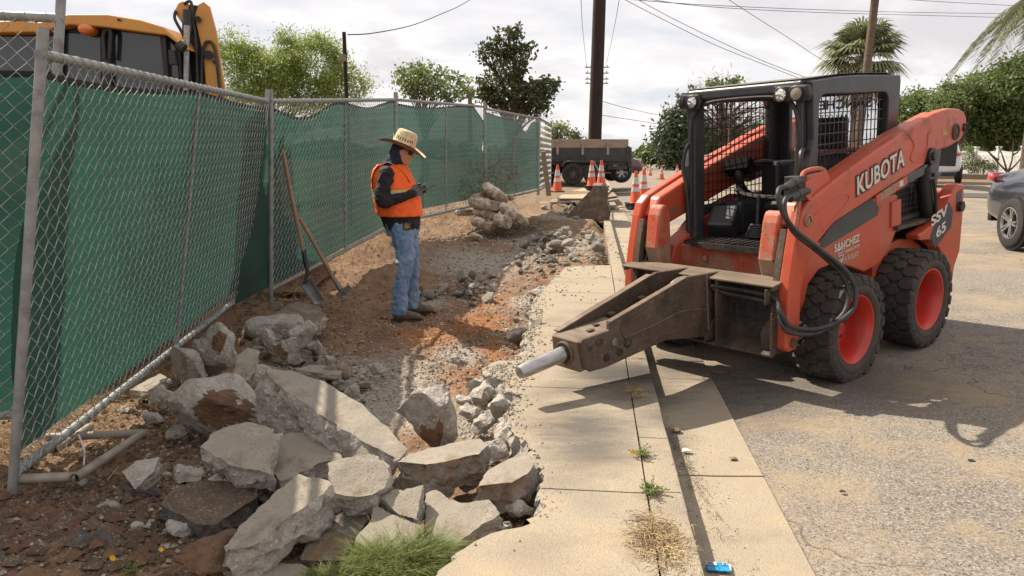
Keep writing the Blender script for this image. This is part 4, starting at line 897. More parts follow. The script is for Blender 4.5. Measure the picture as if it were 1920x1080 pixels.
# steel foot frames of the fence and the loose bent pipe
M['pipe'] = pmat('weathered_pipe', (.33, .29, .235), (.26, .225, .18), sc=12, rough=.6, bump=.2, bsc=70, dirt=(.19, .13, .09), dsc=9, dlo=.55, dhi=.7)
ft = empty('fence_foot', G(145, 890, .12), 'bent tan pipe stand on the soil at the foot of the nearest fence post', 'fence foot')
o_ = ft.location
def loc(*P): return [Vector(p_)-o_ for p_ in P]
for (a, b) in ((G(36, 898, .12), G(146, 893, .14)), (G(140, 897, .14), G(268, 812, .10)), (G(268, 812, .10), G(88, 820, .12)), (G(100, 845, .10), G(170, 800, .10))):
    mb = MB(); mb.tube(loc(a, b), .021, 14, cap=False); mb.tube(loc(b, a), .017, 14, cap=False); mb.build('stand_pipe', M['pipe'], ft, smooth=True)
mb = MB(); mb.tube(loc(*catmull([G(147, 815, .16), G(158, 845, .10), G(157, 872, .06)], 4)), .004, 5); mb.build('plastic_tie', M['white'], ft, smooth=True)
ft2 = empty('fence_foot', G(470, 590, .06), 'grey pipe foot sticking out right where two fence panels meet, left of the shovel blades', 'fence foot')
o_ = ft2.location
for (a, b) in ((G(425, 590, .10), G(525, 592, .08)), (G(505, 562, .10), G(560, 566, .06))):
    mb = MB(); mb.tube(loc(a, b), .021, 14); mb.build('stand_pipe', M['galv'], ft2, smooth=True)
# unseen mounds added behind the fence to block light and darken the cloth
def heap(label, cx, cy, rx, ry, h, z0, seed):
    n = 44; vs = []
    for j in range(n+1):
        for i in range(n+1):
            a, b = -1+2*i/n, -1+2*j/n; d = math.hypot(a, b); q = max(0, 1-d); z = h*(q**.8)*(1+.25*noise.noise(Vector((a*3, b*3, seed))))+.06*q*noise.fractal(Vector((a*9, b*9, seed)), .8, 2, 3)
            vs.append((a*rx, b*ry, z-.12*(1 if q <= 0 else 0)))
    mb = MB(); mb.add(vs, [(j*(n+1)+i, j*(n+1)+i+1, (j+1)*(n+1)+i+1, (j+1)*(n+1)+i) for j in range(n) for i in range(n)])
    o = mb.build('shade_mound', M['soil_cake'], smooth='all', fixn=False); o.location = (cx, cy, z0); return tag(o, label, 'soil heap')
heap('unseen mound added behind the near fence panel to darken the cloth', -3.55, 5.75, 1.25, 1.5, 1.75, .1, 3)
heap('smaller unseen mound added to darken the cloth where two panels meet at the shovel', -3.2, 8.3, 1.1, .9, 1.1, .25, 5)
# ------------------------------------------------------------------ concrete slabs
CONC = (M['conc_top'], M['conc_rough'], M['conc_rough'])
GRP = None
def slab(label, pts, z, n, th, mats=None, amp=.016, seed=1, shift=(0, 0), L=.028, name='concrete_slab', cat='concrete slab', jit=.02, topamp=.004):
    """broken slab: px outline of its upper face laid on a tilted plane, extruded by its real thickness"""
    rnd = random.Random(seed)
    cx = sum(a for a, b in pts)/len(pts); cy = sum(b for a, b in pts)/len(pts)
    n = Vector(n).normalized(); p0 = G(cx, cy, z)
    T = [PL(a, b, p0, n) for a, b in pts]
    # irregular outline
    R_ = []
    for i, a in enumerate(T):
        b = T[(i+1) % len(T)]; k = max(1, int((b-a).length/.07))
        for j in range(k):
            q = a.lerp(b, j/k)
            if j: q = q+(b-a).cross(n).normalized()*rnd.uniform(-.35, .35)*jit
            R_.append(q)
    cen = sum(R_, Vector())/len(R_)
    sh = Vector((shift[0], shift[1], 0))
    mid = [q+(q-cen).normalized()*rnd.uniform(-.01, .03)-n*th*rnd.uniform(.4, .6)+sh*.5 for q in R_]
    B = [q+(cen-q)*rnd.uniform(.0, .10)-n*th*rnd.uniform(.9, 1.05)+sh for q in R_]
    bm = bmesh.new()
    tv = [bm.verts.new(q-cen) for q in R_]; mv = [bm.verts.new(q-cen) for q in mid]; bv = [bm.verts.new(q-cen) for q in B]; k = len(tv)
    f = bm.faces.new(tv); f.material_index = 0; f = bm.faces.new(bv[::-1]); f.material_index = 2
    for A_, B_ in ((tv, mv), (mv, bv)):
        for i in range(k):
            f = bm.faces.new((A_[i], A_[(i+1) % k], B_[(i+1) % k], B_[i])); f.material_index = 1
    bmesh.ops.triangulate(bm, faces=bm.faces); bmesh.ops.recalc_face_normals(bm, faces=bm.faces)
    sub_edges(bm, L); finish_rough(bm, amp, seed, topamp)
    me = bpy.data.meshes.new(name); bm.to_mesh(me); bm.free()
    for x in (mats or CONC): me.materials.append(x)
    me.polygons.foreach_set('use_smooth', [True]*len(me.polygons)); me.set_sharp_from_angle(angle=rad(32))
    o = link(name, me); o.location = cen; return tag(o, label, cat)
def boulder(label, px, py, wpx, hpx, z, depth=.8, seed=1, mats=None, name='concrete_chunk', cat='concrete chunk', cuts=9, rot=(0, 0, 0), amp=.012, soil=None, sub=4, tint=None, cr=(.42, .76)):
    """lump standing on the ground: px,py = centre of its base line"""
    b = G(px, py, z); s = b.y/F; w = wpx*s/2; h = hpx*s/2
    bm = bmesh.new(); bmesh.ops.create_icosphere(bm, subdivisions=sub, radius=1)
    rnd = random.Random(seed)
    pl = []
    for _ in range(cuts):
        d = Vector((rnd.uniform(-1, 1), rnd.uniform(-1, 1), rnd.uniform(-1, 1))).normalized(); pl.append((d, rnd.uniform(*cr)))
    pl.append((Vector((0, 0, -1)), .8))
    for v in bm.verts:
        for d, c in pl:
            e = v.co.dot(d)-c
            if e > 0: v.co -= d*e*.97
    R_ = Euler(rot).to_matrix()
    lo = [min(v.co[i] for v in bm.verts) for i in range(3)]; hi = [max(v.co[i] for v in bm.verts) for i in range(3)]
    for v in bm.verts:
        q = Vector([2*(v.co[i]-lo[i])/(hi[i]-lo[i])-1 for i in range(3)])
        v.co = R_ @ Vector((q.x*w, q.y*w*depth, q.z*h))
    bm.normal_update(); of = Vector((seed, seed*2.3, 0)); mv = []
    for v in bm.verts:
        mv.append(v.normal*(amp*(1.4*noise.fractal((v.co+of)*8, .8, 2, 3)+.6*noise.fractal((v.co+of)*30, .8, 2, 2))))
    for v, d in zip(bm.verts, mv): v.co += d
    if soil:
        c_, r_ = Vector((soil[0]*w, -w*depth, soil[1]*h)), soil[2]*w
        for f in bm.faces:
            f.normal_update(); d = (f.calc_center_median()-c_).length
            if d < r_*(1+.5*noise.noise(f.calc_center_median()*14)): f.material_index = 1
    me = bpy.data.meshes.new(name); bm.to_mesh(me); bm.free()
    for x in (mats or (M['conc_rough'], M['soil_cake'])): me.materials.append(x)
    me.polygons.foreach_set('use_smooth', [True]*len(me.polygons)); me.set_sharp_from_angle(angle=rad(28))
    o = link(name, me); o.location = b+Vector((0, w*depth*.6, h*.92)); return tag(o, label, cat)
UP = (0, 0, 1)
slab('tan smooth-faced slab left of centre in the pile, tilted toward the camera', [(374, 838), (400, 808), (470, 787), (518, 799), (514, 830), (510, 862), (511, 889), (440, 877)], .26, (.05, -.42, .9), .13, seed=3)
boulder('largest pale grey rough slab with a brown soil patch on its face', 405, 838, 215, 145, .0, depth=.55, seed=52, soil=(.30, .25, .50), cuts=7, rot=(.15, 0, .1), amp=.016)
slab('long slab lying diagonally with a tan top strip and a thick grey broken side', [(497, 690), (545, 694), (612, 716), (680, 757), (766, 842), (748, 862), (684, 830), (588, 768), (503, 708)], .32, (.12, -.18, .95), .24, seed=5, amp=.015, shift=(-.10, .02))
slab('flat slab sprinkled with crumbs, right of the tan slab', [(512, 822), (545, 810), (590, 812), (640, 838), (641, 860), (600, 869), (560, 890), (525, 903), (510, 880)], .16, (.05, -.15, .95), .11, seed=7)
slab('big foreground slab with tan top and grey broken right side', [(412, 1027), (450, 985), (520, 920), (560, 891), (600, 896), (622, 908), (606, 925), (540, 972), (472, 1026), (440, 1036)], .20, (-.10, -.22, .95), .17, seed=9, amp=.02)
slab('sunlit speckled slab in the middle front of the pile', [(615, 868), (652, 857), (700, 853), (722, 866), (729, 890), (720, 915), (700, 931), (668, 933), (625, 926)], .24, (.05, -.45, .88), .12, seed=11)
slab('small upright wedge leaning behind the sunlit slab', [(657, 858), (690, 818), (712, 824), (711, 860)], .22, (.1, -.55, .8), .10, seed=12, amp=.012)
slab('tan slab leaning at the right of the big foreground slab', [(712, 932), (735, 918), (792, 911), (788, 950), (783, 976), (745, 966)], .16, (-.05, -.42, .9), .11, seed=13)
slab('thick block with sunlit top and brown soil-stained front', [(742, 866), (765, 850), (800, 840), (900, 821), (917, 834), (900, 852), (868, 858), (800, 872)], .22, (.02, .06, 1), .16, mats=(M['conc_top'], M['conc_dirty'], M['conc_dirty']), seed=15, amp=.018)
boulder('white-topped boulder-like chunk with a brown soiled lower face', 800, 846, 118, 134, .0, depth=.9, seed=93, soil=(.28, -.55, .62), cuts=8, amp=.012)
slab('tapered slab with a dark front at the broken walk edge', [(895, 912), (913, 882), (945, 864), (985, 846), (1002, 868), (990, 888), (960, 906)], .18, (-.05, .0, 1), .13, mats=(M['conc_top'], M['conc_dirty'], M['conc_rough']), seed=17)
slab('flat tan piece tipped against the walk edge behind the grass', [(797, 925), (817, 918), (865, 940), (918, 936), (944, 962), (905, 985), (872, 1008), (835, 1040), (800, 1010)], .10, (-.10, -.30, .95), .08, seed=19)
slab('tan piece half hidden by the green grass tuft', [(668, 1010), (700, 945), (745, 965), (792, 985), (775, 1025), (705, 1040)], .10, (.0, -.35, .93), .10, seed=20)
boulder('tall peaked grey chunk leaning on the fence bottom rail', 395, 704, 88, 104, .04, depth=.8, seed=31, soil=(.55, .6, .55), rot=(0, .25, 0), amp=.016)
boulder('blocky grey chunk touching the fence, left of the peaked one', 345, 722, 76, 76, .04, depth=.9, seed=33, cuts=7)
slab('small split block with a tan face in the back of the pile', [(436, 700), (447, 664), (463, 652), (487, 657), (486, 668), (468, 700)], .30, (.3, -.35, .8), .10, seed=35, amp=.012)
boulder('narrow grey shard behind the split block', 432, 686, 34, 44, .10, seed=37)
slab('thin slab lying under the fence bottom rail', [(243, 731), (299, 700), (318, 708), (289, 735)], .10, (0, 0, 1), .05, seed=39, amp=.01)
boulder('rounded grey lump under the left end of the pile', 302, 779, 54, 62, .0, seed=41)
slab('soil-crusted flat slab with a dark broken right edge', [(294, 945), (318, 920), (385, 897), (482, 914), (486, 930), (409, 982), (366, 984), (330, 962)], .08, (.03, -.08, 1), .13, mats=(M['soil_crust'], M['conc_dark'], M['conc_dark']), seed=43, amp=.016, topamp=.007)
slab('small pale shard standing in front of the fence foot', [(229, 884), (255, 863), (299, 856), (289, 882), (252, 919)], .14, (-.1, -.6, .8), .07, mats=(M['conc_rough'],)*3, seed=45, amp=.01, topamp=.004)
boulder('dark rough chunk below the pale shard', 258, 955, 92, 52, -.02, depth=.6, seed=47, mats=(M['conc_dark'], M['soil_cake']))
boulder('cream coloured flat stone on the soil at lower left', 202, 977, 60, 40, .0, depth=.7, seed=49, amp=.006, mats=(M['conc_top'], M['soil_cake']))
slab('dark slab edge half buried at the bottom left', [(63, 1037), (120, 1000), (178, 975), (175, 990), (120, 1036), (95, 1046)], .04, (.0, -.15, 1), .10, mats=(M['conc_dark'],)*3, seed=51, topamp=.005)
boulder('dark buried chunk beside the dandelions', 165, 1056, 86, 52, -.02, depth=.7, seed=53, mats=(M['conc_dark'], M['soil_cake']))
slab('rough chunk lying on top of the pile below the shovel blade', [(517, 588), (540, 570), (560, 566), (595, 570), (613, 588), (598, 604), (570, 612), (540, 603)], .20, (0, -.25, 1), .12, mats=(M['conc_dirty'], M['conc_rough'], M['conc_rough']), seed=55, topamp=.006)
boulder('flat grey piece behind the pile under the topmost chunk', 520, 640, 130, 46, .02, depth=.6, seed=57)
boulder('grey chunk in the back row of the pile, left piece', 505, 668, 44, 60, .05, seed=59)
boulder('grey and brown chunk in the back row of the pile, middle piece', 535, 686, 54, 56, .05, seed=61, soil=(-.4, .1, .7))
boulder('pale angular chunk in the back row of the pile, right piece', 565, 656, 56, 58, .05, seed=63)
slab('flat thin slab lying behind the long diagonal one', [(553, 692), (580, 684), (630, 686), (642, 698), (636, 703), (590, 699)], .08, (0, 0, 1), .05, seed=65, amp=.01)
boulder('rusty brown chunk right of the thin slab', 625, 715, 50, 34, .0, seed=67, mats=(M['conc_dirty'], M['soil_cake']))
boulder('wide lump bridging the rough slab and the long slab', 478, 748, 90, 66, .05, depth=.7, seed=69)
boulder('small grey block between the tan slab and the foreground slab', 503, 926, 42, 36, .0, seed=71)
boulder('dark wedge under the sunlit slab', 605, 912, 66, 50, .0, seed=73, mats=(M['conc_dark'], M['soil_cake']))
slab('brown stained slab under the grass at the bottom centre', [(565, 1050), (590, 990), (640, 958), (690, 946), (700, 960), (670, 1010), (640, 1050)], .06, (.0, -.2, 1), .09, mats=(M['conc_dirty'], M['conc_dark'], M['conc_dark']), seed=75, topamp=.004)
slab('low pale slab at the bottom edge below the big foreground slab', [(485, 1075), (500, 1058), (566, 1056), (600, 1078), (580, 1110), (490, 1110)], .03, UP, .08, seed=77)
boulder('rusty soil clod at the bottom frame edge', 400, 1092, 176, 70, .0, depth=.8, seed=79, mats=(M['soil_cake'], M['soil_cake']), name='soil_clod', cat='soil clod', amp=.02)
boulder('grey boulder at the soil edge near the grey broken patch', 905, 632, 62, 36, -.04, depth=.8, seed=81, mats=(M['conc_dark'], M['soil_cake']), amp=.01) if False else None
boulder('dark grey lump at the broken walk edge below the loader chisel tip plate', 972, 650, 46, 34, .0, depth=.8, seed=83, mats=(M['conc_dark'], M['soil_cake']))
slab('broken corner of walk lying loose just left of the chisel tip', [(905, 690), (935, 676), (985, 676), (975, 700), (940, 722), (910, 718)], .10, (-.10, -.12, 1), .08, mats=(M['concrete'], M['conc_rough'], M['conc_rough']), seed=85)
slab('grey thin shard propped on the walk edge', [(995, 610), (1010, 596), (1018, 592), (1013, 608), (1003, 612)], .15, (0, -.5, .8), .03, seed=87, amp=.006)
# lumpy broken edge pieces along the walk, individually
CR = [(905, 760, 56, 46), (940, 792, 60, 50), (905, 812, 50, 40), (960, 838, 66, 50), (1000, 885, 46, 44), (925, 740, 44, 34), (880, 790, 40, 32), (975, 975, 60, 40), (985, 690, 40, 28), (945, 772, 46, 36), (1010, 850, 34, 30), (930, 862, 52, 36), (935, 1003, 46, 28), (890, 735, 38, 26), (870, 765, 30, 22), (955, 815, 40, 34), (1005, 920, 26, 24), (965, 712, 34, 22)]
for i, (a, b, w_, h_) in enumerate(CR):
    boulder('crumbled pale lump along the broken edge of the walk', a, b, w_*1.05, h_, .02, depth=.9, seed=200+i*3, cuts=11, cr=(.30, .62), amp=.016, name='concrete_crumble', cat='concrete crumble', sub=3)['group'] = 'crumbled lumps along the broken walk edge'
# ------------------------------------------------------------------ small fragments
FM = []
for k in range(14):
    bm = bmesh.new(); bmesh.ops.create_icosphere(bm, subdivisions=2, radius=1); rnd = random.Random(900+k)
    for _ in range(8):
        d = Vector((rnd.uniform(-1, 1), rnd.uniform(-1, 1), rnd.uniform(-1, 1))).normalized(); c_ = rnd.uniform(.35, .75)
        for v in bm.verts:
            e_ = v.co.dot(d)-c_
            if e_ > 0: v.co -= d*e_
    for v in bm.verts: v.co += v.co.normalized()*.07*noise.noise(v.co*3+Vector((k, 0, 0)))
    me = bpy.data.meshes.new('concrete_fragment'); bm.to_mesh(me); bm.free(); me.materials.append([M['conc_dust'], M['conc_rough'], M['conc_dust'], M['conc_dirty'], M['conc_dust'], M['conc_rough'], M['conc_top']][k % 7]); FM.append(me)
for i_, (a, b, w_, h_, lb_) in enumerate([(470, 640, 52, 40, 'pale chunk behind the split block, left end of the back row'), (548, 622, 60, 34, 'wide low pale chunk just under the topmost chunk'), (590, 668, 44, 30, 'small grey chunk beside the pale angular one in the back row'), (455, 728, 40, 34, 'grey chunk wedged between the big soil-patched slab and the long slab'),
    (610, 690, 40, 26, 'low grey chunk on the crushed rubble behind the long slab'), (655, 745, 36, 24, 'lone small chunk beyond the upper edge of the long slab'), (380, 745, 46, 34, 'grey chunk below the peaked one, above the big rough slab'), (300, 742, 40, 32, 'small rough chunk on the thin slab by the fence rail'),
    (345, 905, 60, 34, 'chunk half under the tan slab at the left of the pile'), (395, 925, 44, 30, 'small chunk in the gap left of the foreground slab'), (690, 905, 36, 28, 'wedge of rubble between sunlit slab and thick block'), (880, 925, 40, 28, 'rubble lump in front of the thick block'), (640, 948, 40, 26, 'rubble lump right of the foreground slab'), (500, 590, 40, 22, 'low lump by the pipe foot behind the pile')]):
    boulder(lb_, a, b, w_, h_, .01, seed=400+i_*7, cuts=10, cr=(.35, .68), amp=.013, sub=4)
for i_, (a, b, w_, h_, lb_) in enumerate([(285, 800, 40, 28, 'small stone beside the end of the bent pipe stand'), (330, 830, 46, 30, 'chunk left of the tan slab, on bare soil'), (230, 780, 34, 20, 'flat stone beneath the fence rail above the pipe stand'), (150, 930, 50, 26, 'low stone just under the bent pipe corner'),
    (330, 1010, 56, 28, 'flat chunk on the soil crust left of the foreground slab'), (262, 1000, 40, 22, 'thin pale flake right of the dark buried chunk'), (90, 985, 60, 30, 'brown crusted clod near the left frame edge'), (860, 690, 44, 24, 'chunk lying on the crushed patch above the boulder'), (705, 700, 36, 20, 'single chunk on the grey crushed patch behind the long slab'), (1010, 560, 40, 24, 'chunk leaning on the far end of the walk edge')]):
    boulder(lb_, a, b, w_, h_, .0, seed=600+i_*7, cuts=9, cr=(.35, .66), amp=.012, mats=((M['soil_cake'], M['soil_cake']) if 'clod' in lb_ else None))
HEAPS = [  # px, py of centre, spread px x/y, count, size m range, pile height, label, group
    (1088, 414, 50, 16, 40, (.07, .20), .14, 'small pale concrete fragment in the heap in front of the steel bucket'),
    (1064, 476, 88, 32, 104, (.06, .22), .20, 'concrete fragment in the long heap against the kerb beyond the walk end'),
    (1015, 512, 62, 26, 44, (.04, .14), .08, 'small fragment in the tail of the long heap, on the side away from the kerb'),
    (885, 540, 48, 24, 40, (.06, .19), .10, 'grey fragment in the small heap right behind the worker'),
    (815, 556, 34, 12, 10, (.08, .18), .05, 'grey fragment of the low scatter beside the worker heels'),
    (985, 600, 22, 50, 26, (.03, .08), .03, 'tiny rubble bit lining the walk edge beside the orange soil'),
    (600, 690, 66, 40, 30, (.04, .11), .05, 'grey rubble bit scattered behind the long diagonal slab'),
    (540, 655, 80, 44, 46, (.05, .15), .08, 'pale rubble piece of the back row heap under the shovel blade'),
    (620, 720, 60, 40, 14, (.04, .12), .03, 'rubble piece strewn along the upper side of the long diagonal slab'),
    (470, 920, 330, 110, 24, (.02, .07), .0, 'loose rubble bit in the gaps of the slab pile')]
for (cx, cy, sx, sy, cnt, (s0, s1), ph, lb) in HEAPS:
    for k in range(cnt):
        a = random.gauss(0, .5); b = random.gauss(0, .5); px_, py_ = cx+a*sx, cy+b*sy
        g = G(px_, py_, -.01); 
        if toUV(g.x, g.y)[0] > .22: g = G(cx-abs(a)*sx*.6, py_, -.01)
        sc = s0+(s1-s0)*random.random()**1.7
        o = link('concrete_fragment', FM[random.randrange(14)]); z = ground_z(g.x, g.y)
        o.location = (g.x, g.y, z+sc*.25+ph*max(0, 1-(a*a+b*b)*1.3)*random.random()); o.scale = (sc*.62, sc*.5, sc*random.uniform(.28, .5)); o.rotation_euler = (random.uniform(-.4, .4), random.uniform(-.4, .4), random.uniform(0, 6.3))
        tag(o, lb, 'concrete fragment', lb.replace('fragment', 'fragments').replace('bit ', 'bits '))
# countless grit: one object
def grit(name, spots, mats, label, seed=5, smin=.004, smax=.022, zoff=0):
    rnd = random.Random(seed); mb = MB()
    oc = [(1, 0, 0), (0, 1, 0), (-1, 0, 0), (0, -1, 0), (0, 0, 1), (0, 0, -.6)]; fc = [(0, 1, 4), (1, 2, 4), (2, 3, 4), (3, 0, 4), (1, 0, 5), (2, 1, 5), (3, 2, 5), (0, 3, 5)]
    for (cx, cy, sx, sy, cnt, big) in spots:
        for _ in range(cnt):
            a, b = rnd.gauss(0, .5), rnd.gauss(0, .5); g = G(cx+a*sx, cy+b*sy, 0)
            u, v = toUV(g.x, g.y)
            if u > .40: z = max(.0, road_z(u))+.004
            elif u > edge_u(v) and v < 9.4 and v > .6: z = .132
            elif u > .25: z = .132
            else: z = ground_z(g.x, g.y)
            if name == 'soil_crumbs' and (z == .132 or u > .25): continue
            s = (smin+(smax-smin)*rnd.random()**3)*big; an = rnd.random()*6.3; c_, s_ = math.cos(an)*s, math.sin(an)*s
            dz = [rnd.uniform(.5, 1.2) for _ in range(6)]
            mb.add([(g.x+(q[0]*c_-q[1]*s_)*dz[i], g.y+(q[0]*s_+q[1]*c_)*dz[i], z+s*.2+q[2]*s*.7*dz[i]) for i, q in enumerate(oc)], fc, rnd.randrange(len(mats)))
    return tag(mb.build(name, mats, fixn=False), label, 'gravel', kind='stuff')
GS = [(540, 860, 200, 130, 2400, .8), (700, 640, 180, 90, 900, .9), (900, 470, 160, 50, 1800, 1.3), (1000, 470, 120, 45, 2200, 1.4), (960, 640, 40, 120, 1800, .9), (820, 700, 120, 90, 800, .8), (1085, 415, 60, 20, 700, 1.2), (1050, 480, 100, 40, 2200, 1.3), (885, 545, 70, 30, 900, 1.2), (990, 600, 26, 90, 1500, .9), (915, 770, 50, 90, 2600, .8), (960, 900, 45, 120, 700, .5), (600, 700, 110, 50, 1800, 1), (700, 640, 160, 60, 500, .9),
      (520, 900, 330, 160, 4600, .9), (760, 700, 200, 70, 1100, .8), (930, 560, 160, 80, 1400, .9), (860, 470, 200, 40, 1200, 1.2), (1060, 800, 110, 160, 700, .22), (1000, 980, 60, 60, 300, .3), (1290, 850, 40, 260, 500, .3), (1480, 900, 260, 200, 700, .3), (200, 1000, 260, 90, 700, .8), (640, 830, 120, 100, 900, .6)]
for (cx, cy, sx, sy, cnt, (s0, s1), ph, lb) in []: pass
grit('rubble_grit', GS, [M['conc_dust'], M['conc_top'], M['conc_rough'], M['conc_dust']], 'fine pale rubble grit strewn over soil, walk and gutter')
GS2 = [(150, 1000, 260, 90, 800, 2.0), (330, 760, 120, 90, 900, 1.2), (300, 950, 420, 160, 5000, .9), (700, 560, 320, 110, 2600, .8), (900, 640, 120, 120, 1800, .7), (850, 450, 160, 50, 900, 1.0), (450, 600, 200, 50, 1200, 1.0)]
grit('soil_crumbs', GS2, [M['soil_cake'], M['soil_crust']], 'loose brown soil crumbs covering the dug ground', seed=8, smin=.005, smax=.026)
# ------------------------------------------------------------------ worker
M['skin'] = pmat('face_skin', (.60, .30, .19), (.66, .34, .23), sc=30, rough=.6, bump=.1)
M['knit'] = pmat('black_knit_shirt', (.010, .008, .011), (.017, .014, .018), sc=20, rough=.85, bump=.5, bsc=45, bdist=.012)
M['vest'] = pmat('orange_vest_cloth', (1.1, .17, .02), (1.0, .14, .018), sc=8, rough=.75, bump=.6, bsc=14, bdist=.02)
M['refl'] = pmat('silver_reflective_tape', (.52, .52, .48), (.42, .42, .39), sc=20, rough=.35, metal=.2, bump=.1)
M['lime'] = pmat('lime_tape_edge', (.62, .58, .12), rough=.6, bump=0)
M['denim'] = pmat('faded_blue_denim', (.15, .26, .43), (.32, .45, .62), sc=7, lo=.42, hi=.72, rough=.9, bump=.7, bsc=16, bdist=.02, dirt=(.34, .40, .48), dsc=14, dlo=.64, dhi=.74, stretch=(1, 1, .5))
M['boot'] = pmat('tan_suede_boot', (.17, .125, .085), (.13, .095, .065), sc=14, rough=.9, bump=.3, bsc=60)
M['sole'] = pmat('dark_boot_sole', (.05, .038, .03), rough=.9)
M['straw'] = pmat('woven_straw', (.80, .64, .41), (.52, .39, .23), sc=60, lo=.4, hi=.6, rough=.85, bump=.9, bsc=120, bdist=.004)
M['strawu'] = pmat('orange_brown_brim_underside', (.42, .19, .075), (.30, .12, .05), sc=50, rough=.85, bump=.4, bsc=120)  # orange-brown tone for the underside of the brim
M['glove'] = pmat('grey_glove', (.15, .155, .17), (.03, .03, .034), sc=18, rough=.8, bump=.5, bsc=60)
M['navy'] = pmat('navy_neck_cloth', (.012, .016, .035), (.03, .036, .06), sc=16, rough=.9, bump=.8, bsc=22, bdist=.02, stretch=(2.5, 2.5, .6))
M['lens'] = pmat('dark_sunglass_lens', (.02, .02, .022), rough=.08, bump=0, spec=.8)
PW = G(762, 598, -.055); PWz = -.055
WK = empty('person', (PW.x, PW.y, ground_z(PW.x, PW.y)+.004), 'worker in straw hat, orange vest and jeans standing in the dug strip with a phone', 'person')
def sec(x, z, rx, ry, y=0, tx=0): return ((x, y, z), (rx*math.cos(tx), 0, rx*math.sin(tx)), (0, ry, 0))
TOR = [(.78, -.005, .13, .165), (.86, -.01, .158, .178), (.95, -.025, .178, .185), (1.05, -.045, .190, .190), (1.15, -.060, .190, .192), (1.25, -.078, .182, .195), (1.34, -.095, .165, .195), (1.41, -.105, .140, .175), (1.46, -.095, .105, .125), (1.50, -.075, .078, .085)]
def torso(mb, z0, z1, inf, n=28):
    S = [t_ for t_ in TOR if z0 <= t_[0] <= z1]
    mb.loft([sec(x, z, rx+inf, ry+inf) for (z, x, rx, ry) in S], n)
def limb(mb, pts, rs, n=14, sub=5):
    P = catmull(pts, sub); R_ = []
    for i in range(len(P)):
        t = i/sub; k = min(int(t), len(rs)-2); f = t-k; R_.append(rs[k]*(1-f)+rs[k+1]*f)
    for q, r in ((P[0], R_[0]), (P[-1], R_[-1])):
        mb.lathe([(0, -r*.98), (r*.5, -r*.85), (r*.85, -r*.5), (r, 0), (r*.85, r*.5), (r*.5, r*.85), (0, r*.98)], n, M=Matrix.Translation(q))
    mb.tube(P, R_, n)
RA = [(-.115, -.195, 1.385), (-.150, -.262, 1.135), (.105, -.150, 1.195)]; LA = [(-.095, .195, 1.385), (-.10, .262, 1.13), (.12, .085, 1.20)]
RL = [(-.012, -.095, .86), (.015, -.105, .48), (-.045, -.115, .09)]; LL = [(.0, .09, .86), (.045, .135, .48), (.045, .19, .09)]
def armpts(A): a, b, c = [Vector(q) for q in A]; return [a, a.lerp(b, .5)+Vector((-.012, 0, 0)), b, b.lerp(c, .5)+Vector((0, 0, -.006)), c]
def legpts(A): a, b, c = [Vector(q) for q in A]; return [a, a.lerp(b, .5)+Vector((.012, 0, 0)), b, b.lerp(c, .5)+Vector((-.014, 0, 0)), c]
HEADC = Vector((.005, 0, 1.575)); HT = rad(24)
HM = Matrix.Translation(HEADC) @ Matrix.Rotation(HT, 4, 'Y')
def grow(name, fn, mat, vox, sm, disp, parent=WK):
    mb = MB(); fn(mb); ob = mb.build(name, mat, parent); remesh(ob, vox, sm, disp); ob.data.materials.clear(); ob.data.materials.append(mat); return ob
def f_body(mb):
    torso(mb, 0, 2, -.018); mb.tube([(-.08, 0, 1.44), (-.03, 0, 1.53)], [.062, .058], 14)
    for A_ in (RA, LA): limb(mb, armpts(A_), [.048, .044, .040, .034, .026])
    for A_ in (RL, LL): limb(mb, legpts(A_), [.085, .07, .055, .048, .040])
    for (x, y) in ((.02, -.118), (.11, .20)): mb.loft([((x-.10, y, .05), (0, .030, 0), (0, 0, .035)), ((x, y, .06), (0, .038, 0), (0, 0, .045)), ((x+.10, y, .045), (0, .035, 0), (0, 0, .028))], 10)
    # head: skull, jaw, nose, brow, lips, ears
    T0 = mb.T; mb.T = HM
    H_ = [(-.115, .035, .035, .03), (-.105, .055, .052, .022), (-.075, .078, .062, .012), (-.03, .092, .070, .006), (.02, .098, .074, .0), (.06, .092, .072, -.006), (.09, .070, .058, -.010), (.108, .035, .03, -.012)]
    mb.loft([((x, 0, z), (rx, 0, 0), (0, ry, 0)) for (z, rx, ry, x) in H_], 24)
    mb.loft([((.088, 0, .028), (.010, 0, 0), (0, .009, 0)), ((.100, 0, .0), (.013, 0, 0), (0, .011, 0)), ((.108, 0, -.022), (.016, 0, 0), (0, .017, 0)), ((.100, 0, -.032), (.010, 0, 0), (0, .014, 0))], 12)
    for s in (1, -1):
        mb.loft([((.0, s*.072, .025), (.018, 0, .0), (0, .008, 0)), ((.0, s*.080, .0), (.020, 0, .0), (0, .010, 0)), ((.004, s*.076, -.03), (.012, 0, .0), (0, .008, 0))], 10)
    mb.tube([(.088, -.022, -.056), (.098, 0, -.057), (.088, .022, -.056)], .008, 8); mb.tube([(.084, -.020, -.068), (.094, 0, -.070), (.084, .020, -.068)], .008, 8)
    mb.tube([(.076, -.04, .038), (.090, 0, .040), (.076, .04, .038)], .012, 8)
    mb.T = T0
grow('body', f_body, M['skin'], .0085, 3, None)
def f_shirt(mb):
    torso(mb, .86, 2, .004)
    for A_ in (RA, LA): limb(mb, armpts(A_), [.070, .068, .060, .050, .040])
grow('shirt', f_shirt, M['knit'], .010, 4, (.012, 18))
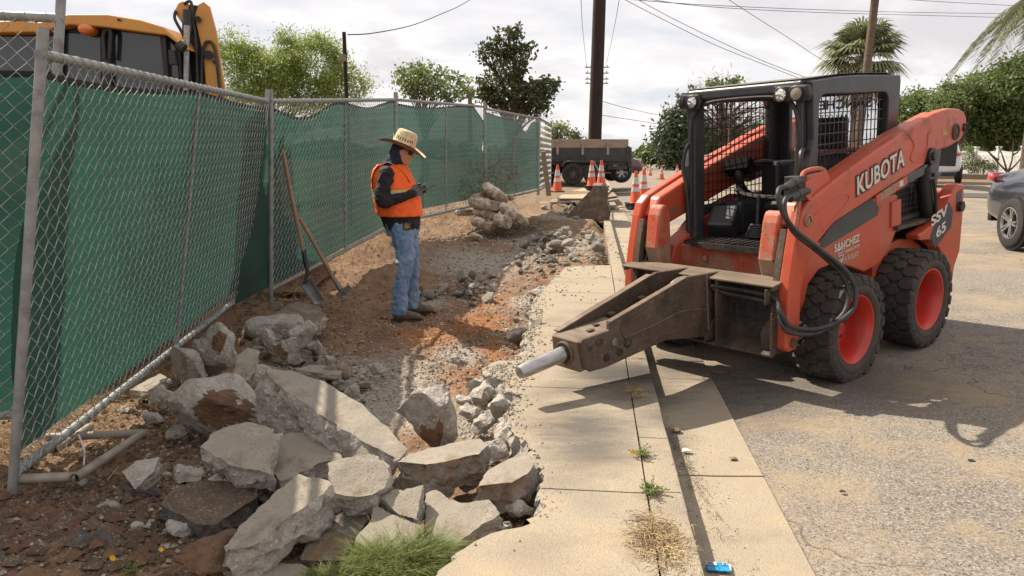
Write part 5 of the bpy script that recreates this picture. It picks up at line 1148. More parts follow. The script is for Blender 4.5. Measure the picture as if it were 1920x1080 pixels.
def f_jeans(mb):
    mb.loft([sec(x, z, rx, ry) for (z, x, rx, ry) in [(.80, -.008, .150, .178), (.86, -.01, .158, .184), (.93, -.022, .166, .186)]], 24)
    limb(mb, legpts(RL), [.106, .094, .074, .070, .068]); limb(mb, legpts(LL), [.106, .094, .074, .070, .068])
    for A_ in (RL, LL):
        c = Vector(A_[2]); mb.lathe([(.068, -.035), (.074, -.03), (.075, .05), (.0, .06)], 18, M=Matrix.Translation(c)); mb.lathe([(.0, -.034), (.068, -.035)], 18, M=Matrix.Translation(c))
jn = grow('jeans', f_jeans, M['denim'], .010, 4, (.017, 15))
def f_boots(y, x):
    def f(mb):
        mb.loft([((x-.02, y, .17), (.055, 0, 0), (0, .05, 0)), ((x-.02, y, .11), (.056, 0, 0), (0, .05, 0)), ((x-.015, y, .06), (.075, 0, 0), (0, .046, 0)), ((x, y, .03), (.095, 0, 0), (0, .045, 0))], 16)
        mb.loft([((x-.10, y, .045), (0, .034, 0), (0, 0, .032)), ((x-.04, y, .05), (0, .044, 0), (0, 0, .045)), ((x+.05, y, .052), (0, .048, 0), (0, 0, .044)), ((x+.12, y, .042), (0, .050, 0), (0, 0, .034)), ((x+.165, y, .034), (0, .036, 0), (0, 0, .022))], 16)
    return f
for (y, x) in ((-.118, -.005), (.195, .085)):
    b_ = grow('boot', f_boots(y, x), M['boot'], .008, 4, (.003, 20))
    mb = MB(); mb.loft([((x+.03, y, 0), (.155, 0, 0), (0, .052, 0)), ((x+.03, y, .018), (.155, 0, 0), (0, .052, 0))], 24); mb.box((x-.12, y-.04, -.012), (x-.03, y+.04, .01)); mb.build('sole', M['sole'], b_, smooth=True)
# gloved hands, five fingers each, closing on the phone
def hand(W0, T0, side):
    W0 = Vector(W0); T0 = Vector(T0); f = (T0-W0).normalized(); up = Vector((0, 0, 1)); sd = f.cross(up).normalized()*side; up = sd.cross(f)*side
    def P(a, b, c): return W0+f*a+sd*b+up*c
    def fn(mb):
        mb.loft([(P(-.03, 0, 0), sd*.027, up*.024), (P(0, 0, 0), sd*.028, up*.022), (P(.03, 0, .002), sd*.030, up*.036), (P(.065, .0, .004), sd*.024, up*.043), (P(.085, 0, .004), sd*.020, up*.041)], 16)
        for k, (c0, ln) in enumerate(((.034, .95), (.013, 1.05), (-.009, 1.0), (-.030, .82))):
            c0 += .004
            pts = [P(.075, 0, c0), P(.075+.030*ln, -.004, c0), P(.075+.044*ln, -.024*ln, c0-.004), P(.075+.030*ln, -.044*ln, c0-.008), P(.075+.012*ln, -.046*ln, c0-.008)]
            mb.tube(catmull(pts, 3), [.0115]*4+[.0108]*4+[.0098]*5, 8)
        mb.tube(catmull([P(.02, -.006, .030), P(.045, -.018, .050), P(.072, -.026, .058), P(.095, -.026, .056)], 3), [.0145]*4+[.0125]*3+[.0115]*3, 8)
    return fn
ghand = []
for (W0, T0, s) in (((.105, -.150, 1.197), (.205, -.06, 1.228), 1), ((.12, .085, 1.205), (.215, .03, 1.235), -1)):
    ghand.append(grow('gloved_hand', hand(W0, T0, s), M['glove'], .0048, 2, None))
# vest: shell round the torso with arm holes left by the sleeves
def f_vest(mb): mb.loft([sec(x, z, rx+.032, ry*(.97 if z > 1.30 else 1)+(.024 if z < 1.3 else .008)) for (z, x, rx, ry) in [(.985, -.03, .186, .192)]+[t_ for t_ in TOR if 1.0 < t_[0] < 1.47]], 30)
vest = grow('safety_vest', f_vest, M['vest'], .011, 3, (.007, 12))
mb = MB()
for (z, dz, i_, ex) in ((1.20, .022, 0, .026), (1.228, .007, 1, .0265), (1.172, .007, 1, .0265)):
    def rr(zz):
        for a, b in zip(TOR[:-1], TOR[1:]):
            if a[0] <= zz <= b[0]: f = (zz-a[0])/(b[0]-a[0]); return [a[k]*(1-f)+b[k]*f for k in range(4)]
    for hh in (0,):
        n = 40; vs = []
        for zz in (z-dz, z+dz):
            _, x, rx, ry = rr(zz)
            for k in range(n): t_ = 2*PI*k/n; vs.append((x+(rx+ex+.006)*math.cos(t_), (ry+ex+.006)*math.sin(t_), zz))
        mb.add(vs, [(k, (k+1) % n, n+(k+1) % n, n+k) for k in range(n)], i_)
mb.build('reflective_band', [M['refl'], M['lime']], vest, smooth=True)
for s in (1, -1):
    mb = MB()
    for off, i_, w_ in ((0, 0, .017), (.022, 1, .006), (-.022, 1, .006)):
        P = catmull([(-.262, s*(.10+off), 1.22), (-.268, s*(.105+off), 1.33), (-.225, s*(.11+off), 1.43), (-.135, s*(.115+off), 1.485), (-.02, s*(.115+off), 1.435), (.055, s*(.11+off), 1.36), (.092, s*(.10+off), 1.30)], 5)
        vs = []; 
        for q in P: vs += [q+Vector((0, -w_, 0)), q+Vector((0, w_, 0))]
        mb.add(vs, [(2*i, 2*i+1, 2*i+3, 2*i+2) for i in range(len(P)-1)], i_)
    mb.build('shoulder_tape', [M['refl'], M['lime']], vest, smooth=True)
mb = MB(); mb.tube(catmull([(.045, -.02, 1.44), (.10, -.02, 1.33), (.135, -.02, 1.2), (.155, -.02, 1.0)], 5), .004, 5); mb.build('zip', M['blackpl'], vest)
# neck cloth, sunglasses, hat
def f_neck(mb):
    T0 = mb.T; mb.T = HM
    mb.loft([((-.022, 0, .075), (.078, 0, 0), (0, .080, 0)), ((-.028, 0, .02), (.082, 0, 0), (0, .086, 0)), ((-.030, 0, -.05), (.080, 0, 0), (0, .082, 0)), ((-.012, 0, -.10), (.085, 0, 0), (0, .075, 0))], 20)
    mb.loft([((.03, 0, -.088), (.052, 0, 0), (0, .052, 0)), ((.02, 0, -.13), (.06, 0, 0), (0, .055, 0))], 16)
    mb.T = T0
    mb.loft([((-.055, 0, 1.54), (.085, 0, 0), (0, .082, 0)), ((-.075, 0, 1.49), (.095, 0, 0), (0, .10, 0)), ((-.085, 0, 1.455), (.098, 0, 0), (0, .115, 0))], 20)
grow('neck_cloth', f_neck, M['navy'], .009, 3, (.008, 18))
mb = MB(); mb.T = HM
for s in (1, -1):
    mb.loft([((.094, s*.034, .040), (.004, 0, 0), (0, .022, 0)), ((.099, s*.034, .022), (.004, 0, 0), (0, .029, 0)), ((.097, s*.034, .002), (.004, 0, 0), (0, .024, 0))], 14)
    mb.tube([(.092, s*.062, .030), (.03, s*.080, .032), (-.02, s*.082, .028)], .0035, 6)
    mb.add([(.092, s*.060, .042), (.060, s*.0755, .040), (.060, s*.0755, .004), (.090, s*.062, .002)], [(0, 1, 2, 3)])
mb.tube([(.098, -.012, .028), (.102, 0, .030), (.098, .012, .028)], .003, 6)
mb.build('sunglasses', M['lens'], WK, smooth=True)
HA = Matrix.Translation(HEADC) @ Matrix.Rotation(rad(22), 4, 'Y') @ Matrix.Translation((-.012, 0, .052))
mb = MB()
prof = [(.0, .150), (.045, .150), (.075, .145), (.092, .130), (.100, .08), (.107, .03), (.112, .006), (.13, .0), (.17, -.006), (.205, -.004), (.226, .006)]
def warp(M_, pr, ms, n=48):
    vs = []
    for r, h in pr:
        for k in range(n):
            t_ = 2*PI*k/n; dz = 0 if r < .12 else (-.030*math.cos(2*t_)+.004*math.sin(5*t_))*((r-.12)/.106)**1.2*-1
            vs.append(M_ @ Vector((r*math.cos(t_)*1.02, r*math.sin(t_)*.97, h-dz if r > .12 else h)))
    return vs, [(i*n+k, i*n+(k+1) % n, (i+1)*n+(k+1) % n, (i+1)*n+k) for i in range(len(pr)-1) for k in range(n)]
v_, f_ = warp(HA, prof, None); mb.add(v_, f_, 0)
v_, f_ = warp(HA, [(.226, .006), (.223, -.002), (.17, -.012), (.13, -.006), (.108, -.001)], None); mb.add(v_, f_, 1)
hat = mb.build('straw_hat', [M['straw'], M['strawu']], WK, smooth='all')
n = 48; mb = MB(); v_, f_ = warp(HA, [(.226, .004)], None); mb.tube(v_+[v_[0]], .0035, 6); mb.build('brim_edging', M['blackpl'], hat, smooth=True)
mb = MB()
for k in range(26):
    t_ = 2*PI*k/26; c = HA @ Matrix.Rotation(t_, 4, 'Z'); a, b = .103, .0045
    mb.add([c @ Vector(q) for q in ((.1045, -b, .050), (.1045, b, .050), (.1010, b, .072+(.006 if k % 3 else 0)), (.1010, -b, .072+(.006 if k % 3 else 0)))], [(0, 1, 2, 3)])
mb.build('woven_openings', M['blackpl'], hat)
# phone and tape measure are separate things
ph = WK.location+Vector((.245, -.02, 1.245))
mb = MB(); mb.box((-.075, -.038, -.004), (.075, .038, .004), R=Euler((0, rad(-22), 0)).to_matrix()); o = mb.build('phone', M['blackpl'], bevel=.003); o.location = ph; tag(o, 'black phone held in the gloved hands of the worker', 'phone')
tm = empty('tape_measure', WK.location+Vector((.055, -.185, .905)), 'black tape measure with yellow ring clipped on the front pocket of the jeans', 'tape measure')
mb = MB(); mb.box((-.036, -.022, -.036), (.036, .018, .036)); mb.build('case', M['blackpl'], tm, bevel=.01)
mb = MB(); mb.lathe([(.026, 0), (.026, .004), (.020, .005), (.019, .001)], 24, M=Matrix.Translation((0, -.0225, 0)) @ Matrix.Rotation(PI/2, 4, 'X')); mb.lathe([(.012, .0), (.012, .003), (0, .003)], 16, M=Matrix.Translation((0, -.0225, 0)) @ Matrix.Rotation(PI/2, 4, 'X')); mb.build('dial_ring', M['ylabel'], tm, smooth=True)
# ------------------------------------------------------------------ shovel and pick leaning on the fence
sh = empty('shovel', D(575, 530, 6.75), 'square-bladed shovel with long wooden handle leaning upright on the green screen', 'shovel'); o_ = sh.location
def lc(px, py, y): return D(px, py, y)-o_
mb = MB(); mb.tube([lc(530, 281, 7.05), lc(549, 380, 6.98), lc(570, 474, 6.86)], [.017, .020, .021], 12); mb.build('handle', M['woodh'], sh, smooth=True)
mb = MB(); mb.tube(catmull([lc(569, 468, 6.87), lc(574, 497, 6.82), lc(577, 512, 6.79), lc(571, 530, 6.74)], 4), [.022]*5+[.019]*4+[.014]*4, 10); mb.build('socket', M['blackpl'], sh, smooth=True)
mb = MB(); nb = 8; vs = []
A_, B_, C_, D_ = lc(560, 532, 6.72), lc(584, 521, 6.78), lc(608, 561, 6.45), lc(590, 572, 6.42)
for j in range(nb+1):
    for i in range(nb+1):
        s_, t_ = i/nb, j/nb; q = A_.lerp(B_, s_).lerp(D_.lerp(C_, s_), t_); q = q+Vector((0, .022*(1-(2*s_-1)**2), -.012*(1-(2*s_-1)**2)*1)); vs.append(q)
mb.add(vs, [(j*(nb+1)+i, j*(nb+1)+i+1, (j+1)*(nb+1)+i+1, (j+1)*(nb+1)+i) for j in range(nb) for i in range(nb)])
bl = mb.build('blade', M['steel'], sh, smooth=True); md = bl.modifiers.new('t', 'SOLIDIFY'); md.thickness = .003
pk = empty('mattock', D(640, 540, 6.75), 'mattock with orange-brown handle slanting against the shovel', 'mattock'); o_ = pk.location
mb = MB(); mb.tube([lc(563, 411, 6.98), lc(598, 472, 6.90), lc(629, 528, 6.78)], [.017, .018, .020], 12); mb.build('handle', M['woodh'], pk, smooth=True)
mb = MB(); mb.tube([lc(628, 525, 6.79), lc(640, 545, 6.74)], [.024, .028], 10); mb.bar(lc(633, 555, 6.72), lc(657, 537, 6.74), .05, .016, (0, 1, .2)); mb.bar(lc(634, 552, 6.74), lc(650, 549, 6.72), .03, .035, (0, 0, 1)); mb.build('head', M['steel'], pk, bevel=.004)
# ------------------------------------------------------------------ sandbags
def bag(label, cx, cy, w, h, ang, Y, seed, flat=.8, fold=False):
    c = D(cx, cy+2, Y); s = Y/F; L = w*s/2; R_ = h*s/2; rnd = random.Random(seed); n = 36; m_ = 40; vs = []
    of = Vector((seed*3.7, seed, 0))
    for i in range(m_+1):
        t_ = -1+2*i/m_; r = max(.10, (1-abs(t_)**4)**.5)
        if fold and t_ > .72: r = .34+.5*abs(t_-.86)
        sag = -.10*R_*math.cos(t_*1.6+seed)
        for k in range(n):
            a = 2*PI*k/n; ca, sa = math.cos(a), math.sin(a); e = .75
            y = abs(ca)**e*(1 if ca > 0 else -1)*R_*1.45*r; z = abs(sa)**e*(1 if sa > 0 else -1)*R_*.84*r
            wr = .10*R_*noise.fractal(Vector((t_*2.5, ca*3.2, sa*3.2))+of, .8, 2, 4)+.16*R_*(abs(t_)**3)*math.sin(a*9+seed)*.6+.13*R_*noise.noise(Vector((t_*6, a*1.2, seed)))
            vs.append((t_*L, y*(1+wr/R_), z*(1+wr/R_)+sag+wr*.5))
    mb = MB(); mb.add(vs, [(i*n+k, i*n+(k+1) % n, (i+1)*n+(k+1) % n, (i+1)*n+k) for i in range(m_) for k in range(n)]+[tuple(range(n-1, -1, -1)), tuple(range(m_*n, (m_+1)*n))])
    ob = mb.build('sandbag', M['bag'], smooth='all'); ob.location = c; ob.rotation_euler = (rnd.uniform(-.25, .25), rad(ang), rnd.uniform(-.3, .3))
    return tag(ob, label, 'sandbag', 'sandbag pile by the fence')
bag('long tan sandbag on the upper left of the pile', 914, 383, 62, 27, 14, 12.2, 1, fold=True)
bag('folded empty sandbag draped over the top of the pile', 928, 361, 58, 24, 38, 12.35, 2)
bag('sandbag bulging out behind the long upper one', 904, 371, 54, 26, -18, 12.5, 3)
bag('flattened sandbag directly under the long upper one', 912, 401, 56, 19, 10, 12.15, 4)
bag('round-ended sandbag at the bottom front of the pile', 942, 413, 36, 30, 8, 11.9, 5)
bag('slanting sandbag in the middle right of the pile', 951, 396, 42, 22, 50, 12.1, 6)
bag('longest slanting sandbag on the right end of the pile', 969, 403, 56, 20, 42, 12.25, 7)
bag('empty flat sack lying left of the pile by the fence', 872, 397, 40, 14, 4, 12.5, 8)
bag('grey crumpled sack under the left part of the pile', 903, 420, 44, 20, 25, 11.9, 9)
bag('small white crumpled sack on the soil below the pile', 893, 443, 26, 14, 20, 11.5, 10)
bag('small brown sack behind the right side of the pile', 952, 368, 26, 12, 10, 12.9, 11)
# ------------------------------------------------------------------ dry brush, twigs, straw
def twigs(name, label, spots, mat, cat, kind='stuff', seed=3):
    rnd = random.Random(seed); mb = MB()
    for (px, py, Y, rx, rz, n, ln, upb, r) in spots:
        c = D(px, py, Y)
        for _ in range(n):
            p = c+Vector((rnd.gauss(0, .5)*rx, rnd.gauss(0, .5)*rx*.7, rnd.gauss(0, .5)*rz)); d = Vector((rnd.gauss(0, 1), rnd.gauss(0, 1), rnd.gauss(0, .6)+upb)).normalized()
            l = ln*rnd.uniform(.4, 1.2); q = p+d*l*.5+Vector((rnd.gauss(0, .1), rnd.gauss(0, .1), 0))*l; e_ = p+d*l+Vector((0, 0, -.15*l))
            mb.tube([p, q, e_], [r, r*.8, r*.4], 3, cap=False)
    return tag(mb.build(name, mat, fixn=False), label, cat, kind=kind)
M['dry'] = pmat('dry_grass', (.55, .41, .21), (.40, .28, .14), sc=6, rough=.9, bump=0)
M['drydark'] = pmat('dead_brush', (.13, .095, .06), (.20, .15, .09), sc=6, rough=.9, bump=0)
twigs('dry_brush', 'tangle of dead brush standing behind the sandbags', [(908, 342, 12.9, .5, .5, 380, .32, 1.0, .0024), (945, 340, 13.2, .5, .5, 300, .3, .9, .0024), (880, 365, 12.8, .4, .25, 140, .25, .8, .0024)], M['drydark'], 'dead brush')
twigs('dead_grass_roots', 'matted dead grass and roots under the right end of the sandbags', [(970, 428, 12.2, .5, .10, 900, .13, .1, .0022), (940, 434, 12.0, .6, .08, 400, .12, .1, .0022), (1000, 415, 14.2, .9, .06, 400, .16, .1, .0022)], M['drydark'], 'dead grass', seed=6)
twigs('dry_grass_litter', 'dry grass litter tangled along the fence bottom', [(150, 770, 4.0, .5, .06, 420, .12, .6, .0016), (240, 700, 4.9, .5, .06, 420, .12, .6, .0016), (60, 850, 3.4, .35, .05, 260, .11, .6, .0015), (330, 640, 5.7, .5, .08, 420, .12, .5, .0016), (490, 545, 7.2, .6, .1, 420, .16, .5, .002), (620, 490, 8.6, .7, .1, 400, .16, .5, .002), (700, 445, 9.8, .7, .1, 320, .18, .4, .002), (800, 405, 11.8, .8, .08, 260, .16, .3, .0024)], M['dry'], 'dry grass', seed=9)
def ground_tuft(name, label, cx, cy, z, rx, ry, n, ln, mat, cat, up=.25, r=.0012, seed=2, kind='stuff', green=None):
    rnd = random.Random(seed); mb = MB(); c = G(cx, cy, z)
    for _ in range(n):
        a, b = rnd.gauss(0, .5), rnd.gauss(0, .5); p = c+Vector((a*rx, b*ry, .0)); h = rnd.uniform(0, 6.3); l = ln*rnd.uniform(.4, 1.2)
        d = Vector((math.cos(h), math.sin(h), up*rnd.uniform(0, 1.6))).normalized(); mb.tube([p+Vector((0, 0, .004)), p+d*l*.5+Vector((0, 0, .006)), p+d*l+Vector((0, 0, -.01 if up < .5 else 0))], [r, r, r*.4], 3, cap=False, m=0 if rnd.random() < .8 else 1)
    return tag(mb.build(name, [mat, M['drydark']] if not green else [mat, green], fixn=False), label, cat, kind=kind)
ground_tuft('straw_clump', 'clump of dry straw on the kerb joint near the bottom of the photo', 1235, 1012, .135, .10, .19, 620, .06, M['dry'], 'straw')
ground_tuft('straw_wisp', 'thin wisp of brown straw in the kerb joint below the chisel', 1190, 735, .135, .05, .16, 110, .06, M['dry'], 'straw', seed=5)
ground_tuft('kerb_debris', 'crumbs and dry bits lying in the gutter against the kerb', 1285, 870, .01, .05, .7, 240, .03, M['drydark'], 'debris', seed=7)
M['leaf'] = leafmat('green_grass_blade', (.13, .20, .035), (.42, .42, .13), .4)
def blades(name, label, cx, cy, z, rx, ry, n, ln, seed=1, cat='grass', kind='stuff', lean=(0, 0)):
    rnd = random.Random(seed); vs = []; fs = []; tn = []; c = G(cx, cy, z)
    for _ in range(n):
        a, b = rnd.uniform(-1, 1), rnd.uniform(-1, 1)
        if a*a+b*b > 1: continue
        p = c+Vector((a*rx, b*ry, 0)); h = rnd.uniform(0, 6.3); l = ln*rnd.uniform(.35, 1.1)*(1.15-.5*(a*a+b*b)); dr = Vector((math.cos(h)*.75+lean[0]+a*.5, math.sin(h)*.6+lean[1]+b*.3, 1.0)).normalized()
        w = rnd.uniform(.0010, .0022); sd = Vector((math.sin(h), -math.cos(h), 0))*w; t0 = rnd.random()**1.6; k0 = len(vs)
        q = p
        for k in range(4):
            f = k/3; q = p+dr*l*f+Vector((dr.x, dr.y, 0))*l*.45*f*f-Vector((0, 0, l*.28*f*f)); ww = sd*(1-f*.85); vs += [tuple(q-ww), tuple(q+ww)]; tn += [t0*(.5+.5*f)]*2
        fs += [(k0+2*k, k0+2*k+1, k0+2*k+3, k0+2*k+2) for k in range(3)]
    me = bpy.data.meshes.new(name); me.from_pydata(vs, [], fs); at = me.attributes.new('tint', 'FLOAT', 'POINT'); at.data.foreach_set('value', tn); me.materials.append(M['leaf'])
    return tag(link(name, me), label, cat, kind=kind)
blades('green_grass', 'thick tuft of green grass at the bottom centre over the slabs', 752, 1058, .05, .20, .09, 3000, .10, seed=1, lean=(.25, -.1))
blades('green_grass', 'taller ragged grass stalks rising from the back of the tuft', 735, 1045, .06, .15, .06, 420, .17, seed=4, lean=(-.1, .1))
blades('green_grass', 'grass leaning right over the tan slab edge', 800, 1035, .07, .08, .07, 900, .12, seed=6, lean=(.6, .1))
blades('green_grass', 'low sparse grass at the bottom edge left of the thick tuft', 650, 1085, .03, .15, .06, 1300, .075, seed=2)
def weed(label, px, py, z, n, size, seed, flower=None):
    rnd = random.Random(seed); root = empty('weed', G(px, py, z), label, 'weed'); vs = []; fs = []; tn = []
    mb = MB(); tips = []
    for k in range(n):
        h = rnd.uniform(0, 6.3); l = size*rnd.uniform(.5, 1.1); d = Vector((math.cos(h), math.sin(h), rnd.uniform(.3, 1.1))).normalized(); P = [Vector((0, 0, 0)), d*l*.5+Vector((0, 0, .01)), d*l]; mb.tube(P, .0012, 4); tips.append(P[2])
        for j in range(9):
            q = d*l*(.25+.085*j); a = rnd.uniform(0, 6.3); s_ = size*.13; e1 = Vector((math.cos(a), math.sin(a), rnd.uniform(-.2, .6)))*s_*1.6; e2 = Vector((-math.sin(a), math.cos(a), 0))*s_*.45
            b0 = len(vs); vs += [tuple(q), tuple(q+e1*.5+e2), tuple(q+e1), tuple(q+e1*.5-e2)]; fs.append((b0, b0+1, b0+2, b0+3)); tn += [rnd.random()*.6]*4
    mb.build('stem', M['leaf'], root, fixn=False)
    me = bpy.data.meshes.new('leaves'); me.from_pydata(vs, [], fs); at = me.attributes.new('tint', 'FLOAT', 'POINT'); at.data.foreach_set('value', tn); me.materials.append(M['leaf']); link('leaves', me, root)
    for (fx, fy, fz, fr) in (flower or []):
        mb = MB()
        for k in range(16):
            a = 2*PI*k/16; e_ = Vector((math.cos(a), -.35, math.sin(a))); q = Vector((fx, fy, fz)); sdv = Vector((-math.sin(a), 0, math.cos(a)))*fr*.18
            mb.add([q, q+e_*fr*.6+sdv, q+e_*fr, q+e_*fr*.6-sdv], [(0, 1, 2, 3)])
        mb.tube([(fx, fy+.004, fz), (fx, fy-.004, fz)], fr*.35, 10); mb.build('yellow_flower', M['yflower'], root, fixn=False)
        mb = MB(); mb.tube([(fx*.3, fy*.3, 0), (fx, fy+.004, fz)], .0014, 4); mb.build('flower_stalk', M['leaf'], root)
    return root
M['yflower'] = pmat('yellow_petal', (.85, .62, .02), (.85, .50, .02), sc=50, rough=.6, bump=0)
weed('weed with one bright yellow bloom in the kerb joint', 1203, 855, .132, 16, .07, 1, [(-.045, -.02, .030, .014)])
weed('leafy green weed in the kerb joint above the straw clump', 1222, 925, .132, 24, .075, 2)
weed('small weed with two yellow flowers at the lower left corner of the photo', 250, 1075, .03, 9, .06, 3, [(-.055, -.02, .075, .013), (.10, .02, .085, .011)])
# litter
wr = empty('blue_wrapper', G(1347, 1066, .006), 'flattened blue and white packet lying in the gutter at the bottom', 'packet')
wr.rotation_euler = (0, 0, -.16)
M['bluep'] = pmat('blue_packet_film', (.01, .25, .55), (.02, .33, .62), sc=30, rough=.35, bump=.3, bsc=30)
mb = MB(); nb = 10; vs = [(-.045+.09*i/nb, -.030+.060*j/nb, .006+.004*noise.noise(Vector((i*.5, j*.5, 2)))) for j in range(nb+1) for i in range(nb+1)]
mb.add(vs, [(j*(nb+1)+i, j*(nb+1)+i+1, (j+1)*(nb+1)+i+1, (j+1)*(nb+1)+i) for j in range(nb) for i in range(nb)]); w_ = mb.build('film', M['bluep'], wr, smooth=True); md = w_.modifiers.new('s', 'SOLIDIFY'); md.thickness = .003
mb = MB(); mb.add([(-.043, .0, .012), (-.006, .0, .012), (-.006, .024, .012), (-.043, .024, .012)], [(0, 1, 2, 3)]); mb.add([(.016, .008, .012), (.033, .008, .012), (.033, .024, .012), (.016, .024, .012)], [(0, 1, 2, 3)]); mb.add([(.038, -.024, .012), (.044, -.024, .012), (.044, .02, .012), (.038, .02, .012)], [(0, 1, 2, 3)])
mb.build('white_print_panel', M['white'], wr)
mb = MB()
for k in range(7): mb.box((-.040, .002+k*.003, .0125), (-.040+.030*random.uniform(.6, 1), .0033+k*.003, .0128))
for k in range(4): mb.box((.018, .010+k*.0032, .0125), (.031, .0115+k*.0032, .0128))
mb.build('fine_print', M['steel'], wr)
mb = MB(); bmx = bmesh.new()
def litter(name, label, px, py, z, s, mat, cat, seed):
    bm = bmesh.new(); bmesh.ops.create_icosphere(bm, subdivisions=3, radius=1)
    for v in bm.verts:
        k = 1+.55*noise.fractal(v.co*2.2+Vector((seed, 0, 0)), 1, 2, 3); v.co = Vector((v.co.x*s*k, v.co.y*s*.8*k, v.co.z*s*.35*k))
    me = bpy.data.meshes.new(name); bm.to_mesh(me); bm.free(); me.materials.append(mat); o = link(name, me); o.location = G(px, py, z)+Vector((0, 0, s*.25)); return tag(o, label, cat)
litter('crumpled_paper', 'crumpled white paper scrap in the gutter against the kerb', 1287, 847, .01, .022, M['white'], 'paper scrap', 3)
litter('dry_leaf', 'curled brown dry leaf on the gutter slab', 1375, 861, .012, .018, M['woodh'], 'leaf', 5)
litter('asphalt_crumb', 'small dark stone on the road right of the kerb, near the hose shadow', 1822, 865, .05, .016, M['blackdirty'], 'stone', 8)
litter('asphalt_crumb', 'small dark stone on the road in the middle of the bottom right', 1580, 922, .03, .012, M['blackdirty'], 'stone', 9)
litter('brown_leaf_wad', 'dark wad of dead leaves in the gutter against the kerb, at the shadow edge', 1268, 808, .01, .026, M['drydark'], 'leaf wad', 11)
# ------------------------------------------------------------------ loader bucket left on the kerb side
bk = empty('loader_bucket', D(1100, 411, 15.6), 'empty brown steel loader bucket standing on the soil against the kerb', 'loader bucket', rot=(0, 0, rad(-8)))
P = [(-.48, .0), (-.30, -.02), (.40, -.02), (.47, .06), (.46, .16), (.28, .64), (.20, .68), (.14, .66)]
Pi = [(-.46, .015), (.38, .0), (.44, .07), (.43, .15), (.26, .62), (.20, .655)]
mb = MB()
for i in range(len(P)-1):
    a, b = P[i], P[i+1]
    mb.bar((a[0], 0, a[1]), (a[0], 0, a[1]), .01, .01) if False else None
    vs = [(a[0], 0, a[1]), (b[0], 0, b[1]), (b[0], 1.5, b[1]), (a[0], 1.5, a[1])]; mb.add(vs, [(0, 1, 2, 3)])
sh_ = mb.build('shell', M['rust'], bk); md = sh_.modifiers.new('t', 'SOLIDIFY'); md.thickness = .02
for y in (0, 1.5):
    mb = MB(); mb.prism(P, y-.012, y+.012); mb.build('side_plate', M['rusttop'] if y == 0 else M['rust'], bk, bevel=.005)
mb = MB(); mb.box((-.56, -.03, -.012), (-.36, 1.53, .012)); mb.build('cutting_edge', M['steel'], bk, bevel=.004)
mb = MB(); mb.box((.20, .3, .40), (.42, .34, .62)); mb.box((.20, 1.1, .40), (.42, 1.14, .62)); mb.box((.10, .1, .655), (.30, 1.4, .70)); mb.build('mount_plate', M['rusttop'], bk, bevel=.005)
# ------------------------------------------------------------------ boards
def board(label, quad, z, th=.02, mat='board', Y=None):
    pts = [G(a, b, z) for a, b in quad]; c = sum(pts, Vector())/4; mb = MB()
    vs = [p-c for p in pts]+[p-c-Vector((0, 0, th)) for p in pts]
    mb.add(vs, [(0, 1, 2, 3), (7, 6, 5, 4), (0, 4, 5, 1), (1, 5, 6, 2), (2, 6, 7, 3), (3, 7, 4, 0)]); o = mb.build('board', M[mat], bevel=.004); o.location = c
    return tag(o, label, 'board', 'boards laid over the soil by the cones')
M['ply'] = pmat('dusty_plywood', (.46, .36, .24), (.38, .29, .19), sc=5, rough=.9, bump=.2, stretch=(.6, 4, 4))
board('big pale plywood sheet under the pair of cones', [(1045, 372), (1130, 372), (1148, 353), (1068, 352)], .30, .03, 'ply')
board('grey plank in front of the pale plywood sheet', [(1030, 379), (1105, 377), (1103, 371), (1035, 373)], .24, .04)
board('lower weathered board sticking out left under the pile', [(1012, 376), (1066, 375), (1066, 381), (1012, 383)], .17, .03)
board('short thick reddish board lying on the soil left of the bucket', [(1046, 384), (1072, 381), (1070, 378), (1048, 379)], .12, .06)
board('board under the right side of the cones, pointing right', [(1128, 371), (1157, 367), (1150, 360), (1125, 364)], .24, .03)
board('longer board crossing to the kerb behind the bucket', [(1118, 380), (1160, 373), (1158, 368), (1120, 374)], .18, .04)
board('narrow board end beside the bucket at the kerb', [(1136, 386), (1156, 384), (1152, 378), (1134, 380)], .14, .04)
mb = MB(); a, b = D(1029, 367, 18.3), D(1018, 284, 18.0); c = a; mb.bar(a-c, b-c, .12, .04, (0, 1, 0)); o = mb.build('wooden_plank', M['board'], bevel=.004); o.location = c; tag(o, 'upright tan plank leaning on the bare fence corner', 'plank')
mb = MB(); a, b = D(1142, 357, 19.0), D(1113, 302, 19.4); c = a; mb.tube([a-c, b-c], .018, 8); o = mb.build('wooden_stick', M['woodh']); o.location = c; tag(o, 'thin wooden stick leaning against the pair of cones', 'stick')
# ------------------------------------------------------------------ cones
def make_cone(dirty=False):
    r = empty('traffic_cone'); h = .71
    def rad_(z): return .135-.105*(z/h)
    segs = [(0.03, .27, 0), (.27, .37, 1), (.37, .43, 0), (.43, .58, 1), (.58, .71, 0)]
    mb = MB(); mb.lathe([(rad_(.03)+.012, .028), (rad_(.05), .05), (rad_(.705), .705), (.02, .71), (0, .71)], 24); mb.build('cone_body', M['orangep'], r, smooth=True)
    for a, b in ((.27, .37), (.43, .58)):
        mb = MB(); mb.lathe([(rad_(a)+.003, a), (rad_(b)+.003, b)], 24); mb.build('reflective_collar', M['conew'], r, smooth=True)
    mb = MB(); mb.prism(rrect(-.18, .18, -.18, .18, .03), 0, .03, 'z'); mb.build('cone_base', M['blackpl'], r, bevel=.004)
    return r
def drop(o, px, py, Y, hpx, label, group='traffic cones', **k):
    o.location = D(px, py, Y); s = hpx*Y/F/.71; o.scale = (s, s, s); o.rotation_euler = (0, 0, random.uniform(0, 1.5)); tag(o, label, 'traffic cone', group); return o
cone0 = make_cone(); first = [True]
def cone(*a, **k):
    o = cone0 if first[0] else copy_tree(cone0); first[0] = False; return drop(o, *a, **k)
